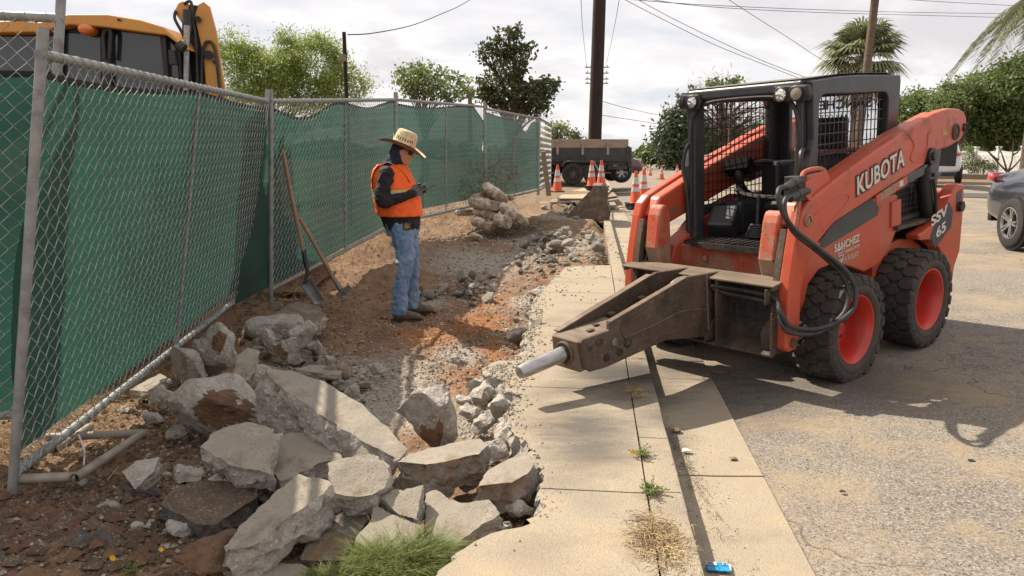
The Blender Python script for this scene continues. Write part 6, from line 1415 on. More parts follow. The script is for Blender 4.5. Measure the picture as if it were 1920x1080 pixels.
cone(1045, 360, 20, 50, 'battered dirty traffic cone alone at the fence corner')
cone(1109, 350, 19.6, 48, 'left traffic cone of the pair on the plywood in front of the dump trailer')
cone(1127, 350, 19.9, 48, 'right traffic cone of the pair on the plywood, with a stick across it')
cone(1191, 382, 18.2, 60, 'front traffic cone of the street pair, on stacked black bases beside the loader')
cone(1206, 376, 18.8, 58, 'rear traffic cone of the street pair, half hidden behind its neighbour')
cone(1218.6, 333, 45, 23, 'smallest far traffic cone on the street, left of the row')
cone(1240, 336, 38, 26, 'middle far traffic cone on the street')
cone(1269, 340, 33, 30, 'right far traffic cone on the street, next to the cab post')
def base_stack(px, py, Y, n, label, s=1.0):
    c = D(px, py, Y); r = empty('cone_base_stack', c, label, 'cone bases')
    for k in range(n):
        mb = MB(); mb.T = Matrix.Rotation(.25*k, 4, 'Z'); mb.prism(rrect(-.19*s, .19*s, -.19*s, .19*s, .03), k*.042, k*.042+.034, 'z'); mb.build('rubber_base', M['blackpl'], r, bevel=.004)
base_stack(1191, 393, 18.2, 4, 'stack of black rubber cone bases at the street edge'); base_stack(1118, 357, 19.7, 3, 'stack of black cone bases under the pair of cones', 1.3)
mb = MB(); mb.tube(catmull([G(1155, 391, .08), G(1170, 388, .06), G(1180, 391, .05), G(1190, 389, .04)], 4), .02, 6); o = mb.build('caution_tape', M['ylabel']); tag(o, 'strip of yellow tape crumpled on the ground by the cone stack', 'caution tape')
# ------------------------------------------------------------------ dump trailer
M['blacktr'] = pmat('black_trailer_paint', (.016, .016, .018), (.035, .033, .032), sc=3, rough=.45, bump=.08, dirt=(.075, .065, .052), dsc=2.5, dlo=.5, dhi=.72)
TRY = 27.0
def tz(py): return D(1100, py, TRY).z
def tx(px): return D(px, 300, TRY).x
tr = empty('dump_trailer', (tx(1090), TRY, tz(346)), 'black dump trailer with wooden side boards and twin wheels behind the cones', 'dump trailer'); tO = tr.location
def Tb(px0, py0, px1, py1, y0, y1, name, mat, bevel=.01, par=None):
    mb = MB(); mb.box((tx(px0)-tO.x, y0, tz(py1)-tO.z), (tx(px1)-tO.x, y1, tz(py0)-tO.z)); return mb.build(name, M[mat], par or tr, bevel=bevel)
Tb(960, 277, 1178, 303, 0, 2.0, 'dump_box', 'blacktr'); Tb(960, 303, 1186, 309, .1, 1.9, 'frame_rail', 'blacktr')
for k, x in enumerate((985, 1016, 1045, 1092, 1139, 1176)): Tb(x-2, 275, x+2, 303, -.05, 0, 'side_post', 'blacktr', .004)
M['sideboard'] = pmat('worn_side_board', (.36, .28, .215), (.27, .21, .16), sc=4, rough=.85, bump=.3, stretch=(.5, 3, 3))
for y in (-.0, 1.95): Tb(960, 261, 1177.5, 277, y, y+.045, 'side_board', 'sideboard', .004)
for x in (1045, 1092, 1139): Tb(x-2.4, 262, x+2.4, 290, -.075, -.051, 'board_stake', 'sideboard', .003)
Tb(1178, 276, 1184, 312, 0, 2.0, 'front_bulkhead', 'blacktr'); Tb(1178, 274, 1182, 304, .2, .4, 'pump_box', 'blacktr')
mb = MB(); mb.bar((tx(1182)-tO.x, .5, tz(318)-tO.z), (tx(1206)-tO.x, 1.0, tz(325)-tO.z), .1, .12); mb.bar((tx(1182)-tO.x, 1.5, tz(318)-tO.z), (tx(1206)-tO.x, 1.0, tz(325)-tO.z), .1, .12); mb.build('tow_bar', M['blacktr'], tr)
mb = MB(); mb.prism([(tx(a)-tO.x, tz(b)-tO.z) for a, b in ((1050, 312), (1056, 302), (1062, 300), (1124, 300), (1130, 303), (1136, 313), (1132, 313), (1127, 305), (1061, 304), (1054, 312))], -.28, .0); mb.build('fender', M['blacktr'], tr, bevel=.01)
Tb(1062, 300.5, 1068, 303, -.30, -.281, 'marker_light', 'steel', .002); Tb(1150, 309, 1158, 312, .08, .1, 'marker_light', 'steel', .002); Tb(1140, 309, 1178, 318, .15, .6, 'tool_tray', 'blacktr', .01)
def road_wheel(parent, loc, R_, w, spokes=8, rimmat='blacktr', axis='y', rimr=.52, yaw=0):
    r = empty('wheel', loc); r.parent = parent; r.rotation_euler = (0, 0, yaw)
    if axis == 'x': r.rotation_euler = (0, 0, PI/2)
    Rm = Matrix.Rotation(PI/2, 4, 'X')
    mb = MB(); mb.lathe([(R_*.62, -w/2), (R_*.80, -w/2-.01), (R_*.95, -w/2+.01), (R_, -w/2+.05), (R_, w/2-.05), (R_*.95, w/2-.01), (R_*.80, w/2+.01), (R_*.62, w/2)], 40, M=Rm); mb.build('tyre', M['tyrebk'], r, smooth=True)
    mb = MB(); ro = R_*.64; mb.lathe([(ro, w/2), (ro*.94, w/2+.004), (ro*.88, w/2-.03), (ro*.84, w/2-.09), (0, w/2-.10)], 32, M=Rm, ms=[0, 0, 1, 1])
    mb.lathe([(ro, w/2), (ro, -w/2), (0, -w/2)], 32, M=Rm, ms=[1, 1])
    for k in range(spokes):
        t_ = 2*PI*k/spokes; c, s_ = math.cos(t_), math.sin(t_); tt = Vector((-s_, 0, c)); rr_ = Vector((c, 0, s_))
        for sg in (-1, 1):
            mb.bar(rr_*ro*.18+tt*sg*ro*.05+Vector((0, -w/2+.03, 0)), rr_*ro*.88+tt*sg*ro*.12+Vector((0, -w/2+.0, 0)), ro*.11, .03, (0, 1, 0), m=0)
    mb.lathe([(ro*.24, w/2-.035), (ro*.22, w/2-.01), (0, w/2-.005)], 20, M=Rm, m=0); mb.build('rim', [M[rimmat], M['blackpl']], r, smooth=True)
    return r
M['tyrebk'] = pmat('road_tyre', (.022, .021, .021), (.04, .037, .034), sc=5, rough=.85, bump=.2, bsc=40)
M['alloy'] = pmat('alloy_rim', (.52, .51, .50), rough=.3, metal=.8, bump=0)
for px_ in (1074, 1114): road_wheel(tr, (tx(px_)-tO.x, -.12, .395), .395, .24, 8, 'steel' if False else 'blacktr')
# ------------------------------------------------------------------ cars
M['glass'] = pmat('dark_car_glass', (.02, .023, .026), rough=.05, bump=0, spec=.8)
M['greycar'] = pmat('grey_car_paint', (.045, .048, .062), rough=.2, metal=.4, bump=0, coat=1)
M['whitecar'] = pmat('white_car_paint', (.72, .72, .72), rough=.3, bump=0, coat=1)
M['redcar'] = pmat('dark_red_car_paint', (.10, .018, .03), rough=.25, metal=.2, bump=0, coat=1)
M['tail'] = pmat('red_tail_lamp', (.62, .015, .02), (.75, .03, .03), sc=30, rough=.15, bump=0, coat=1)
M['head'] = pmat('clear_head_lamp', (.55, .55, .55), rough=.15, metal=.5, bump=0)
def car(name, label, cat, loc, yaw, L, Wd, Hh, kind, paint, wr=.33, lift=False, group=None):
    """x forward; built as a smooth shell of cross-sections with separate glass, lamps, wheels"""
    root = empty(name, loc, label, cat, group, rot=(0, 0, yaw)); w = Wd/2
    if kind == 'sedan':
        prof = [(0, .50, .55, .80), (.02, .30, .92, .90), (.06, .26, 1.01, .93), (.13, .24, 1.04, .96), (.19, .22, 1.16, .97), (.28, .22, 1.38, .98), (.38, .22, 1.455, .99), (.50, .22, 1.45, 1), (.60, .22, 1.32, 1), (.70, .22, 1.05, .99), (.80, .23, .97, .98), (.93, .24, .84, .94), (.98, .28, .68, .86), (1, .45, .52, .74)]; belt = .93
    elif kind == 'suv':
        prof = [(0, .50, .60, .84), (.015, .36, 1.15, .92), (.04, .34, 1.45, .95), (.08, .32, 1.62, .97), (.16, .32, 1.68, .98), (.40, .32, 1.70, 1), (.56, .32, 1.64, 1), (.66, .32, 1.35, .99), (.73, .32, 1.10, .98), (.90, .33, 1.0, .95), (.98, .36, .84, .88), (1, .5, .6, .76)]; belt = 1.05
    else:  # pickup
        prof = [(0, .55, .62, .9), (.01, .48, 1.05, .95), (.30, .45, 1.08, .97), (.335, .45, 1.10, .97), (.37, .45, 1.75, .98), (.50, .45, 1.82, .99), (.60, .45, 1.76, .99), (.68, .45, 1.25, .98), (.74, .45, 1.16, .97), (.92, .46, 1.08, .94), (.98, .5, .92, .9), (1, .6, .7, .82)]; belt = 1.12
    k = Hh/max(p_[2] for p_ in prof); rows = []
    for (fx, zb, zt, wf) in prof:
        x = (fx-.5)*L; W_ = w*wf; zb *= k; zt *= k; bl = min(belt*k, zt-.02); cab_ = zt > belt*k+.12
        top = W_*(.72 if cab_ else .88); sh = min(bl, zt)
        rows.append([(x, -W_*.90, zb), (x, -W_*.99, zb+(sh-zb)*.25), (x, -W_, zb+(sh-zb)*.6), (x, -W_*.965, sh-(0.03 if cab_ else .05)), (x, -W_*.93 if cab_ else -W_*.9, sh+.01 if cab_ else sh-.01), (x, -top*1.06, zt-.07*(1 if cab_ else .2)), (x, -top*.8, zt-.008), (x, 0, zt+.012)])
    rows = [r_+[(a, -b, c) for a, b, c in r_[-2::-1]] for r_ in rows]; n = len(rows[0]); mb = MB()
    mb.add([q for r_ in rows for q in r_], [(i*n+j, i*n+j+1, (i+1)*n+j+1, (i+1)*n+j) for i in range(len(rows)-1) for j in range(n-1)]+[(i*n+n-1, i*n, (i+1)*n, (i+1)*n+n-1) for i in range(len(rows)-1)]+[tuple(range(n-1, -1, -1)), tuple((len(rows)-1)*n+j for j in range(n))])
    body = mb.build('body', M[paint], root, smooth='all'); s_ = body.modifiers.new('s', 'SUBSURF'); s_.levels = 2; s_.render_levels = 2
    fr = [i for i, p_ in enumerate(prof) if p_[2] > belt+.12]; i0, i1 = fr[0], fr[-1]
    for sg in (1, -1):
        for a, b in ((i0, (i0+i1)//2), ((i0+i1)//2, i1)):
            mb = MB(); R0 = [rows[i] for i in range(a, b+1)]
            vs = []
            for r_ in R0:
                lo = Vector(r_[4]); hi = Vector(r_[5]); lo2 = lo.lerp(hi, .12); hi2 = lo.lerp(hi, .86)
                for q in (lo2, hi2): vs.append((q.x, (q.y-.004)*(-sg)*-1 if sg < 0 else -(q.y-.004), q.z))
            m_ = len(R0); mb.add(vs, [(2*i, 2*i+1, 2*i+3, 2*i+2) for i in range(m_-1)]); mb.build('side_window', M['glass'], root, smooth='all')
    def cross(i, j, nm):
        A_, B_ = rows[i], rows[j]; vs = []
        for t_ in (.08, .92):
            for q in range(9):
                f = -1+2*q/8; a = Vector((A_[7][0], f*abs(A_[4][1])*.84, A_[7][2]-.02*f*f)); b = Vector((B_[7][0], f*abs(B_[5][1])*.86, B_[7][2]-.04*f*f)); vs.append(a.lerp(b, t_)+Vector((0, 0, .018)))
        mb = MB(); mb.add(vs, [(q, q+1, 9+q+1, 9+q) for q in range(8)]); mb.build(nm, M['glass'], root, smooth='all')
    cross(i1+1, i1-1 if kind != 'pickup' else i1, 'windscreen')
    if kind == 'sedan': cross(i0-1, i0+1, 'rear_window')
    wx = (.22 if kind != 'suv' else .19, .80); 
    for fx in wx:
        for sg in (1, -1):
            x = (fx-.5)*L; mb = MB(); mb.lathe([(wr*1.12, -.02), (wr*1.12, .004), (0, .004)], 32, M=Matrix.Translation((x, sg*(w*.985), wr*1.02)) @ Matrix.Rotation(-sg*PI/2, 4, 'X')); mb.build('wheel_well', M['blackpl'], root)
            q = road_wheel(root, (x, sg*(w-.075), wr), wr, .21, 5 if kind == 'sedan' else 6, 'alloy'); q.rotation_euler = (0, 0, 0 if sg < 0 else PI)
    for sg in (1, -1):
        mb = MB(); zt = .86*k if kind == 'sedan' else 1.0*k
        P_ = [(-L/2+.02, sg*w*.58), (-L/2+.03, sg*w*.80), (-L/2+.12, sg*w*.915), (-L/2+.36, sg*w*.955)]; vs = []
        for i, (a, b) in enumerate(P_): vs += [(a-.012, b*1.012, zt-.01+.02*i), (a-.012+.03, b*1.012, zt+.13+(.0 if i < 3 else -.06))]
        mb.add(vs, [(2*i, 2*i+1, 2*i+3, 2*i+2) for i in range(3)]); tl = mb.build('tail_lamp', M['tail'], root, smooth='all'); md = tl.modifiers.new('t', 'SOLIDIFY'); md.thickness = .03
        mb = MB(); mb.box((L/2-.32, sg*w*.62-.12, zt-.20), (L/2-.10, sg*w*.62+.12, zt-.06)); mb.build('headlight', M['head'], root, bevel=.03)
        mb = MB(); mb.box((L*.15, sg*(w+.06)-.09, belt*k), (L*.15+.12, sg*(w+.06)+.09, belt*k+.13)); mb.build('door_mirror', M[paint], root, bevel=.04)
        for fx in (.33, .52):
            mb = MB(); mb.box(((fx-.5)*L, sg*w*1.0-.012, belt*k-.13), ((fx-.5)*L+.17, sg*w*1.0+.022, belt*k-.10)); mb.build('door_handle', M[paint], root, bevel=.01)
    mb = MB(); mb.box((-L/2+.0, -w*.8, .28), (-L/2+.1, w*.8, .42)); mb.build('rear_bumper', M['blackpl'], root, bevel=.02)
    if lift:
        mb = MB(); mb.prism([(-L/2+.15, Hh), (-L/2-.75, Hh+.18), (-L/2-.78, Hh+.12), (-L/2+.15, Hh-.07)], -w*.8, w*.8); mb.build('open_liftgate', M[paint], root, bevel=.02)
        mb = MB(); mb.box((-L/2-.01, -w*.76, .65), (-L/2+.06, w*.76, Hh-.12)); mb.build('open_boot', M['blackpl'], root, bevel=.03)
    return root
q = D(1890, 466, 9.9); sedan_yaw = rad(-90-6.1)
Lc = 4.5; fwd = Vector((math.cos(sedan_yaw), math.sin(sedan_yaw), 0)); side = Vector((fwd.y, -fwd.x, 0))
wz = road_z(toUV(q.x, q.y)[0])+.004
cpos = Vector((q.x, q.y, wz))+fwd*(.30*Lc)+Vector((-side.x, -side.y, 0))*(.9)
# wheel is on the side facing the road (-u)
cpos = Vector((q.x, q.y, wz+.04))+fwd*(.28*Lc)+US*.9
car('parked_car', 'dark grey sedan parked at the right frame edge, rear wheel showing', 'car', cpos, sedan_yaw, Lc, 1.8, 1.43, 'sedan', 'greycar')
q = D(1800, 343, 29); car('parked_car', 'white vehicle with its liftgate raised, seen behind the loader arm', 'car', (q.x-.2, q.y+1.5, q.z), rad(60), 4.6, 1.85, 1.75, 'suv', 'whitecar', lift=True)
q = D(1190, 340, 30); car('parked_car', 'dark red vehicle hitched beyond the black dump trailer', 'car', (q.x-2.1, q.y+.2, q.z), rad(4), 4.7, 1.9, 1.62, 'suv', 'redcar', wr=.37)
q = D(1392, 322, 48); car('parked_truck', 'white pickup far away, seen through the loader cab mesh', 'pickup', (q.x, q.y, q.z), rad(190), 5.4, 1.95, 1.85, 'pickup', 'whitecar', wr=.40)
# ------------------------------------------------------------------ backhoe behind the fence
BY = 7.6
bh = empty('backhoe', (-4.2, BY+.6, .2), 'yellow backhoe with dark cab glass and folded boom rising behind the green screen', 'backhoe'); bO = bh.location
def bp(px, py, Y=BY): return D(px, py, Y)-bO
YN, YF = BY, BY+.75
def bprism(pts, y0, y1, name, mat, bevel=.02, Y=None):
    Y = y0; mb = MB(); mb.prism([(bp(a, b, Y).x, bp(a, b, Y).z) for a, b in pts], y0-bO.y, y1-bO.y); return mb.build(name, M[mat], bh, bevel=bevel)
M['cabglass'] = pmat('tinted_cab_glass', (.035, .042, .05), rough=.08, bump=0, spec=.7)
bprism([(-60, 62), (-40, 42), (30, 38), (75, 42), (128, 27), (200, 27), (262, 37), (305, 50), (330, 72), (346, 92), (330, 80), (312, 66), (190, 50), (128, 46), (70, 60), (-60, 62)][:-1], YN-.06, YF+.1, 'cab_roof', 'yellow', .04)
bprism([(-55, 62), (75, 60), (128, 47), (190, 51), (310, 66), (338, 92), (345, 260), (-55, 260)], YN+.10, YF-.05, 'cab_interior_shell', 'blackpl', .01)
for nm, P_ in (('side_window', [(208, 56), (300, 68), (308, 150), (316, 240), (212, 240)]), ('rear_side_window', [(120, 62), (188, 66), (190, 240), (112, 240)]), ('quarter_window', [(313, 72), (330, 90), (342, 230), (322, 240)]), ('front_side_window', [(-40, 66), (104, 66), (100, 240), (-40, 240)])):
    bprism(P_, YN+.085, YN+.098, nm, 'cabglass', 0)
for P_ in ([(189, 52), (206, 54), (210, 250), (190, 250)], [(300, 66), (311, 68), (320, 250), (314, 250)], [(104, 52), (118, 50), (112, 250), (100, 250)]): bprism(P_, YN+.03, YN+.10, 'cab_pillar', 'blackpl', .01)
mb = MB(); mb.tube(catmull([bp(197, 110), bp(194, 70), bp(200, 56), bp(208, 60), bp(206, 110)], 4), .022, 8); mb.build('grab_handle', M['blackpl'], bh, smooth=True)
m_, t, p, o = newmat('amber_lens'); p.inputs['Base Color'].default_value = (.62, .16, .01, 1); p.inputs['Roughness'].default_value = .2; p.inputs['Coat Weight'].default_value = 1; M['amber'] = m_
mb = MB(); c = bp(162, 54, YN-.02); mb.loft([(c+Vector((0, y_, 0)), (r, 0, 0), (0, 0, r*.72)) for y_, r in ((.08, .085), (.0, .085), (-.035, .07), (-.055, .035), (-.06, .008))], 24); mb.build('amber_beacon', M['amber'], bh, smooth=True)
mb = MB(); mb.tube([bp(222, 37, YN-.065), bp(222, 37, YN-.075)], .012, 8); mb.tube([bp(228, 38, YN-.07), bp(221, 36, YN-.07)], .006, 6); mb.build('roof_bolt', M['blackpl'], bh)
mb = MB(); mb.box(bp(-60, 262)+Vector((0, .0, -1.0)), bp(345, 176)+Vector((0, 1.35, 0))); mb.build('cab_lower', M['blackpl'], bh, bevel=.04)
mb = MB(); mb.box((-2.8, -.3, .35), (1.4, .9, 1.0)); mb.box((-3.3, -.25, .6), (-1.1, .85, 1.6)); mb.build('chassis', M['yellow'], bh, bevel=.05)
road_wheel(bh, (.25, -.55, .65), .68, .42, 0, 'yellow'); road_wheel(bh, (.25, 1.25, .65), .68, .42, 0, 'yellow'); road_wheel(bh, (-2.3, -.5, .48), .48, .3, 0, 'yellow'); road_wheel(bh, (-2.3, 1.15, .48), .48, .3, 0, 'yellow')
# folded boom and dipper
BX = YN+.25
bprism([(372, 8), (381, 3), (392, 12), (405, 60), (412, 110), (432, 235), (392, 235), (384, 140), (378, 90), (364, 30)], BX-.02, BX+.02, 'boom_plate', 'yellow', .008)
bprism([(372, 8), (381, 3), (392, 12), (405, 60), (412, 110), (432, 235), (392, 235), (384, 140), (378, 90), (364, 30)], BX+.26, BX+.30, 'boom_plate', 'yellow', .008)
bprism([(326, 22), (334, 6), (342, 2), (352, 6), (352, 60), (345, 50)], BX-.02, BX+.02, 'dipper_head', 'yellow', .008)
bprism([(340, 6), (372, 10), (384, 90), (388, 235), (352, 235), (350, 120), (345, 40)], BX+.03, BX+.24, 'boom_core', 'blackpl', .01)
mb = MB(); mb.tube([bp(351, 48, BX-.12), bp(347, 240, BX-.12)], .030, 16); mb.build('cylinder_rod', M['chrome'] if 'chrome' in M else M['steelbright'], bh, smooth=True)
mb = MB(); mb.tube([bp(352, 20, BX-.05), bp(351, 60, BX-.08)], .05, 16); mb.build('cylinder', M['blackpl'], bh, smooth=True)
for P_ in ([(330, 20), (328, 36), (345, 70), (352, 110), (358, 160), (362, 230)], [(345, 8), (358, 4), (362, 40), (368, 90), (372, 230)], [(382, 235), (378, 140), (382, 88), (392, 78), (402, 90), (408, 130), (418, 235)]):
    mb = MB(); mb.tube(catmull([bp(a, b, BX-.045) for a, b in P_], 6), .016, 8); mb.build('hose', M['blackrub'], bh, smooth=True)
for (a, b, r) in ((391, 103, .045), (402, 116, .02), (371, 36, .03)):
    mb = MB(); mb.tube([bp(a, b, BX-.02), bp(a, b, BX-.06)], r, 16); mb.build('pivot_pin', M['blackpl'], bh, smooth=True)
mb = MB(); mb.tube([bp(333, 83, BX-.3), bp(346, 92, BX-.3)], .05, 12); mb.bar(bp(318, 108, YN-.05), bp(330, 108, YN-.05), .05, .14, (0, 0, 1)); mb.build('work_lamp', M['blackpl'], bh, bevel=.006)
# ------------------------------------------------------------------ poles and wires
def pole(label, px, py0, py1, Y, wpx, name='utility_pole', cat='utility pole', pxt=None, foot=None, arms=(), mat='pole', taper=.85):
    b = D(px, py1, Y); t_ = D(pxt if pxt is not None else px, py0, Y); b.z = foot if foot is not None else .0; r = wpx*Y/F/2
    root = empty(name, b, label, cat); mb = MB(); mb.tube([Vector((0, 0, -.2)), (t_-b)*.5, t_-b], [r*1.05, r*.97, r*taper], 20); mb.build('shaft', M[mat], root, smooth=True)
    for (apy, apw, br) in arms:
        mb = MB(); z = D(px, apy, Y).z-b.z; w_ = apw*Y/F/2; mb.bar((-w_, -r-.06, z), (w_, -r-.06, z), .10, .10)
        ar = mb.build('crossarm', M['galv'], root)
        for k in range(br):
            x = -w_+2*w_*(k+.5)/br; mb = MB(); mb.tube([(x, -r-.06, z+.04), (x, -r-.06, z+.22)], [.05, .035], 8); mb.build('insulator', M['steel'], ar)
    return root
UPY = 30.0
pole('thick dark wooden utility pole standing behind the dump trailer', 1114, -260, 262, UPY, 24, pxt=1133, foot=.3)
pole('farther utility pole with four crossarms, hidden behind the thick pole', 1116, 120, 262, 75, 12, foot=.2, arms=((127, 44, 6), (138, 42, 6), (149, 42, 6), (157, 42, 6)))
pole('slim wooden service pole behind the green screen', 649, 60, 175, 12.5, 8, name='service_pole', cat='pole', pxt=645, foot=.4)
mb = MB(); c = D(641, 108, 12.45); mb.box((-.03, -.05, -.06), (.06, .02, .05)); o = mb.build('meter_tag', M['ylabel'] if False else M['board']); o.location = c; tag(o, 'small tan box fixed to the slim service pole', 'box')
def wire(label, pts, r, seed=0):
    P = [Vector(p_) for p_ in pts]; c = P[0]; mb = MB(); mb.tube([p_-c for p_ in catmull(P, 10)], r, 5, cap=False); o = mb.build('overhead_wire', M['blackpl']); o.location = c; return tag(o, label, 'wire')
wire('service wire rising right from the slim pole to the top of the sky', [D(652, 65, 12.5), D(700, 62, 14), D(770, 48, 16.5), D(825, 27, 19), D(880, 0, 22), D(960, -60, 26)], .010)
wire('lower of two close wires descending to the loader cab roof', [D(1165, -4, 31), D(1250, 40, 32), D(1340, 84, 33), D(1430, 120, 34), D(1530, 158, 35.5), D(1700, 215, 38)], .012)
wire('upper of two close wires descending to the loader cab roof', [D(1190, -4, 31), D(1260, 34, 32), D(1350, 78, 33), D(1440, 118, 34), D(1540, 155, 35.5), D(1700, 205, 38)], .012)
wire('single wire slanting down right to the fan palm', [D(1355, -8, 26), D(1420, 34, 28), D(1480, 72, 30), D(1550, 117, 33), D(1640, 160, 36)], .010)
wire('long almost level wire near the top right, upper one', [D(1150, -14, 30), D(1300, 10, 34), D(1500, 22, 40), D(1700, 28, 46), D(1930, 34, 52)], .014)
wire('long almost level wire near the top right, lower one', [D(1150, -4, 30), D(1300, 8, 34), D(1500, 17, 40), D(1700, 23, 46), D(1930, 26, 52)], .014)
wire('short wire leaving the top right corner', [D(1660, -4, 40), D(1760, 3, 43), D(1930, 12, 48)], .014)
wire('thin wire dropping left of the thick pole', [D(1089, -6, 30), D(1093, 60, 45), D(1100, 124, 74)], .014)
wire('thin wire dropping right of the thick pole', [D(1162, -6, 30), D(1150, 60, 45), D(1136, 124, 74)], .014)
wire('far wire leaving the thick pole to the right', [D(1122, 188, 45), D(1180, 204, 55), D(1240, 216, 62), D(1300, 222, 70)], .018)
wire('far wire below it running toward the cedar', [D(1122, 215, 48), D(1180, 224, 56), D(1240, 233, 62), D(1300, 240, 68)], .018)
# ------------------------------------------------------------------ vegetation
def LM(n, a, b, tr=.35): M[n] = leafmat(n, a, b, tr)
LM('lf_bamboo', (.18, .29, .055), (.44, .50, .12), .5); LM('lf_dark', (.05, .07, .025), (.15, .17, .06), .3); LM('lf_mid', (.07, .12, .03), (.22, .29, .08), .4); LM('lf_light', (.14, .20, .07), (.30, .36, .14), .45)
LM('lf_cedar', (.05, .085, .045), (.13, .17, .09), .2); LM('lf_palm', (.13, .16, .075), (.36, .38, .20), .35); LM('lf_deadpalm', (.30, .23, .13), (.44, .36, .22), .2); LM('lf_bare', (.22, .15, .12), (.36, .25, .20), .2)
def tree(name, label, blobs, Y, foot, mat, nleaf=26, lsz=.09, csz=.35, trunk=(None, .12), seed=1, cat='tree', group=None, asp=1.8, thick=1.0, droop=0, bare=False, den=1.0, limbs=True):
    """blobs: (px, py, rx, ry, clumps) crown masses; real depth = thick*rx"""
    rnd = random.Random(seed); s = Y/F; cx = trunk[0] if trunk[0] is not None else sum(b[0] for b in blobs)/len(blobs)
    base = D(cx, 400, Y); base.z = foot; root = empty(name, base, label, cat, group); vs = []; fs = []; tn = []; cl = []
    for (px, py, rx, ry, nc) in blobs:
        c = D(px, py, Y)-base
        for _ in range(int(nc*den)):
            while True:
                q = Vector((rnd.uniform(-1, 1), rnd.uniform(-1, 1), rnd.uniform(-1, 1)))
                if .15 < q.length < 1: break
            q = q.normalized()*q.length**.55
            cl.append(c+Vector((q.x*rx*s, q.y*rx*s*thick, q.z*ry*s)))
    for c in cl:
        tb = rnd.random(); cs = csz*rnd.uniform(.5, 1.3); nl = int(nleaf*rnd.uniform(.6, 1.3))
        for _ in range(nl):
            p_ = c+Vector((rnd.gauss(0, .5), rnd.gauss(0, .5), rnd.gauss(0, .38)))*cs-Vector((0, 0, droop*rnd.random()*cs)); a = Vector((rnd.gauss(0, 1), rnd.gauss(0, 1), rnd.gauss(0, 1)-droop)).normalized(); b = a.cross(Vector((rnd.gauss(0, 1), rnd.gauss(0, 1), rnd.gauss(0, 1)))).normalized()
            l = lsz*rnd.uniform(.6, 1.3); w_ = l/asp; k = len(vs); vs += [tuple(p_-a*l*.5), tuple(p_+b*w_*.5), tuple(p_+a*l*.5), tuple(p_-b*w_*.5)]; fs.append((k, k+1, k+2, k+3)); tn += [min(1, max(0, tb*.75+rnd.uniform(-.15, .35)))]*4
    me = bpy.data.meshes.new('crown'); me.from_pydata(vs, [], fs); at = me.attributes.new('tint', 'FLOAT', 'POINT'); at.data.foreach_set('value', tn); me.materials.append(M[mat]); link('crown', me, root)
    mb = MB(); top = max(c.z for c in cl); cz = min(c.z for c in cl); tr_ = trunk[1]
    spine = [Vector((0, 0, -.3)), Vector((.1*tr_, 0, max(.5, cz*.6))), Vector((rnd.uniform(-.3, .3), 0, (cz+top)/2)), Vector((rnd.uniform(-.4, .4), 0, top*.93))]
    sp = catmull(spine, 6); mb.tube(sp, [tr_*(1-.85*i/(len(sp)-1)) for i in range(len(sp))], 8)
    if limbs:
        for c in rnd.sample(cl, min(len(cl), 46 if not bare else 90)):
            j = max(3, min(len(sp)-2, int(len(sp)*(.25+.6*rnd.random())))); a = sp[j]
            if a.z > c.z: a = sp[max(3, int(j*.6))]
            mb.tube(catmull([a, a.lerp(c, .5)+Vector((0, 0, .1*(c-a).length)), c], 4), [tr_*.30*(1-i/10) for i in range(9)], 5, cap=False)
    mb.build('trunk', M['bark'], root, smooth=True, fixn=False); return root
# left: feathery bamboo-like tree, its own blobs
tree('bamboo_thicket', 'feathery yellow-green bamboo-like tree rising behind the fence between the backhoe and the slim pole', [(440, 140, 62, 56, 130), (500, 145, 70, 50, 150), (585, 130, 66, 56, 160), (640, 155, 44, 40, 80), (438, 78, 12, 22, 12), (462, 90, 12, 20, 10), (530, 78, 12, 22, 12), (548, 92, 14, 20, 12), (592, 80, 14, 20, 14), (615, 96, 14, 20, 10), (690, 155, 8, 18, 5), (480, 110, 14, 20, 12), (635, 108, 12, 20, 10), (410, 90, 12, 26, 12), (545, 140, 46, 46, 90), (500, 210, 110, 40, 120), (620, 205, 60, 30, 60)], 20, .3, 'lf_bamboo', 48, .10, .30, (520, .07), seed=11, asp=4.2, thick=.6)
tree('leafy_tree', 'pale thin-leaved tree beyond the fence, above the hat of the worker', [(790, 155, 44, 30, 60), (770, 150, 26, 22, 26), (840, 160, 36, 20, 34), (800, 130, 22, 12, 10), (855, 178, 26, 16, 20)], 30, .3, 'lf_light', 17, .17, .40, (800, .12), seed=12)
tree('tall_tree', 'tall dark-leaved tree with an open ragged crown in the middle of the sky', [(950, 80, 24, 30, 26), (918, 100, 22, 18, 14), (985, 92, 18, 16, 12), (955, 125, 34, 30, 36), (940, 165, 44, 34, 52), (985, 185, 44, 28, 40), (1012, 165, 30, 22, 20), (1030, 158, 14, 12, 8), (960, 58, 12, 10, 6), (915, 185, 24, 20, 20), (1000, 205, 30, 14, 16)], 34, .3, 'lf_dark', 22, .20, .34, (958, .28), seed=13, thick=.8)
tree('small_tree', 'small light green tree behind the left end of the dump trailer', [(1050, 242, 22, 13, 22), (1040, 252, 14, 12, 12)], 42, .3, 'lf_light', 30, .16, .4, (1048, .1), seed=14)
tree('round_tree', 'low dark round tree just left of the thick pole', [(1078, 258, 12, 7, 14)], 80, .2, 'lf_dark', 40, .3, .6, (1078, .15), seed=15)
tree('cedar_tree', 'large drooping blue-green cedar left of the loader cab', [(1268, 232, 22, 16, 26), (1258, 262, 26, 22, 40), (1284, 205, 20, 14, 18), (1296, 180, 14, 10, 9), (1282, 280, 36, 22, 50), (1300, 236, 24, 36, 36), (1246, 245, 14, 6, 8), (1262, 212, 12, 5, 6)], 55, .2, 'lf_cedar', 46, .42, .9, (1275, .35), seed=16, droop=.7, asp=3)
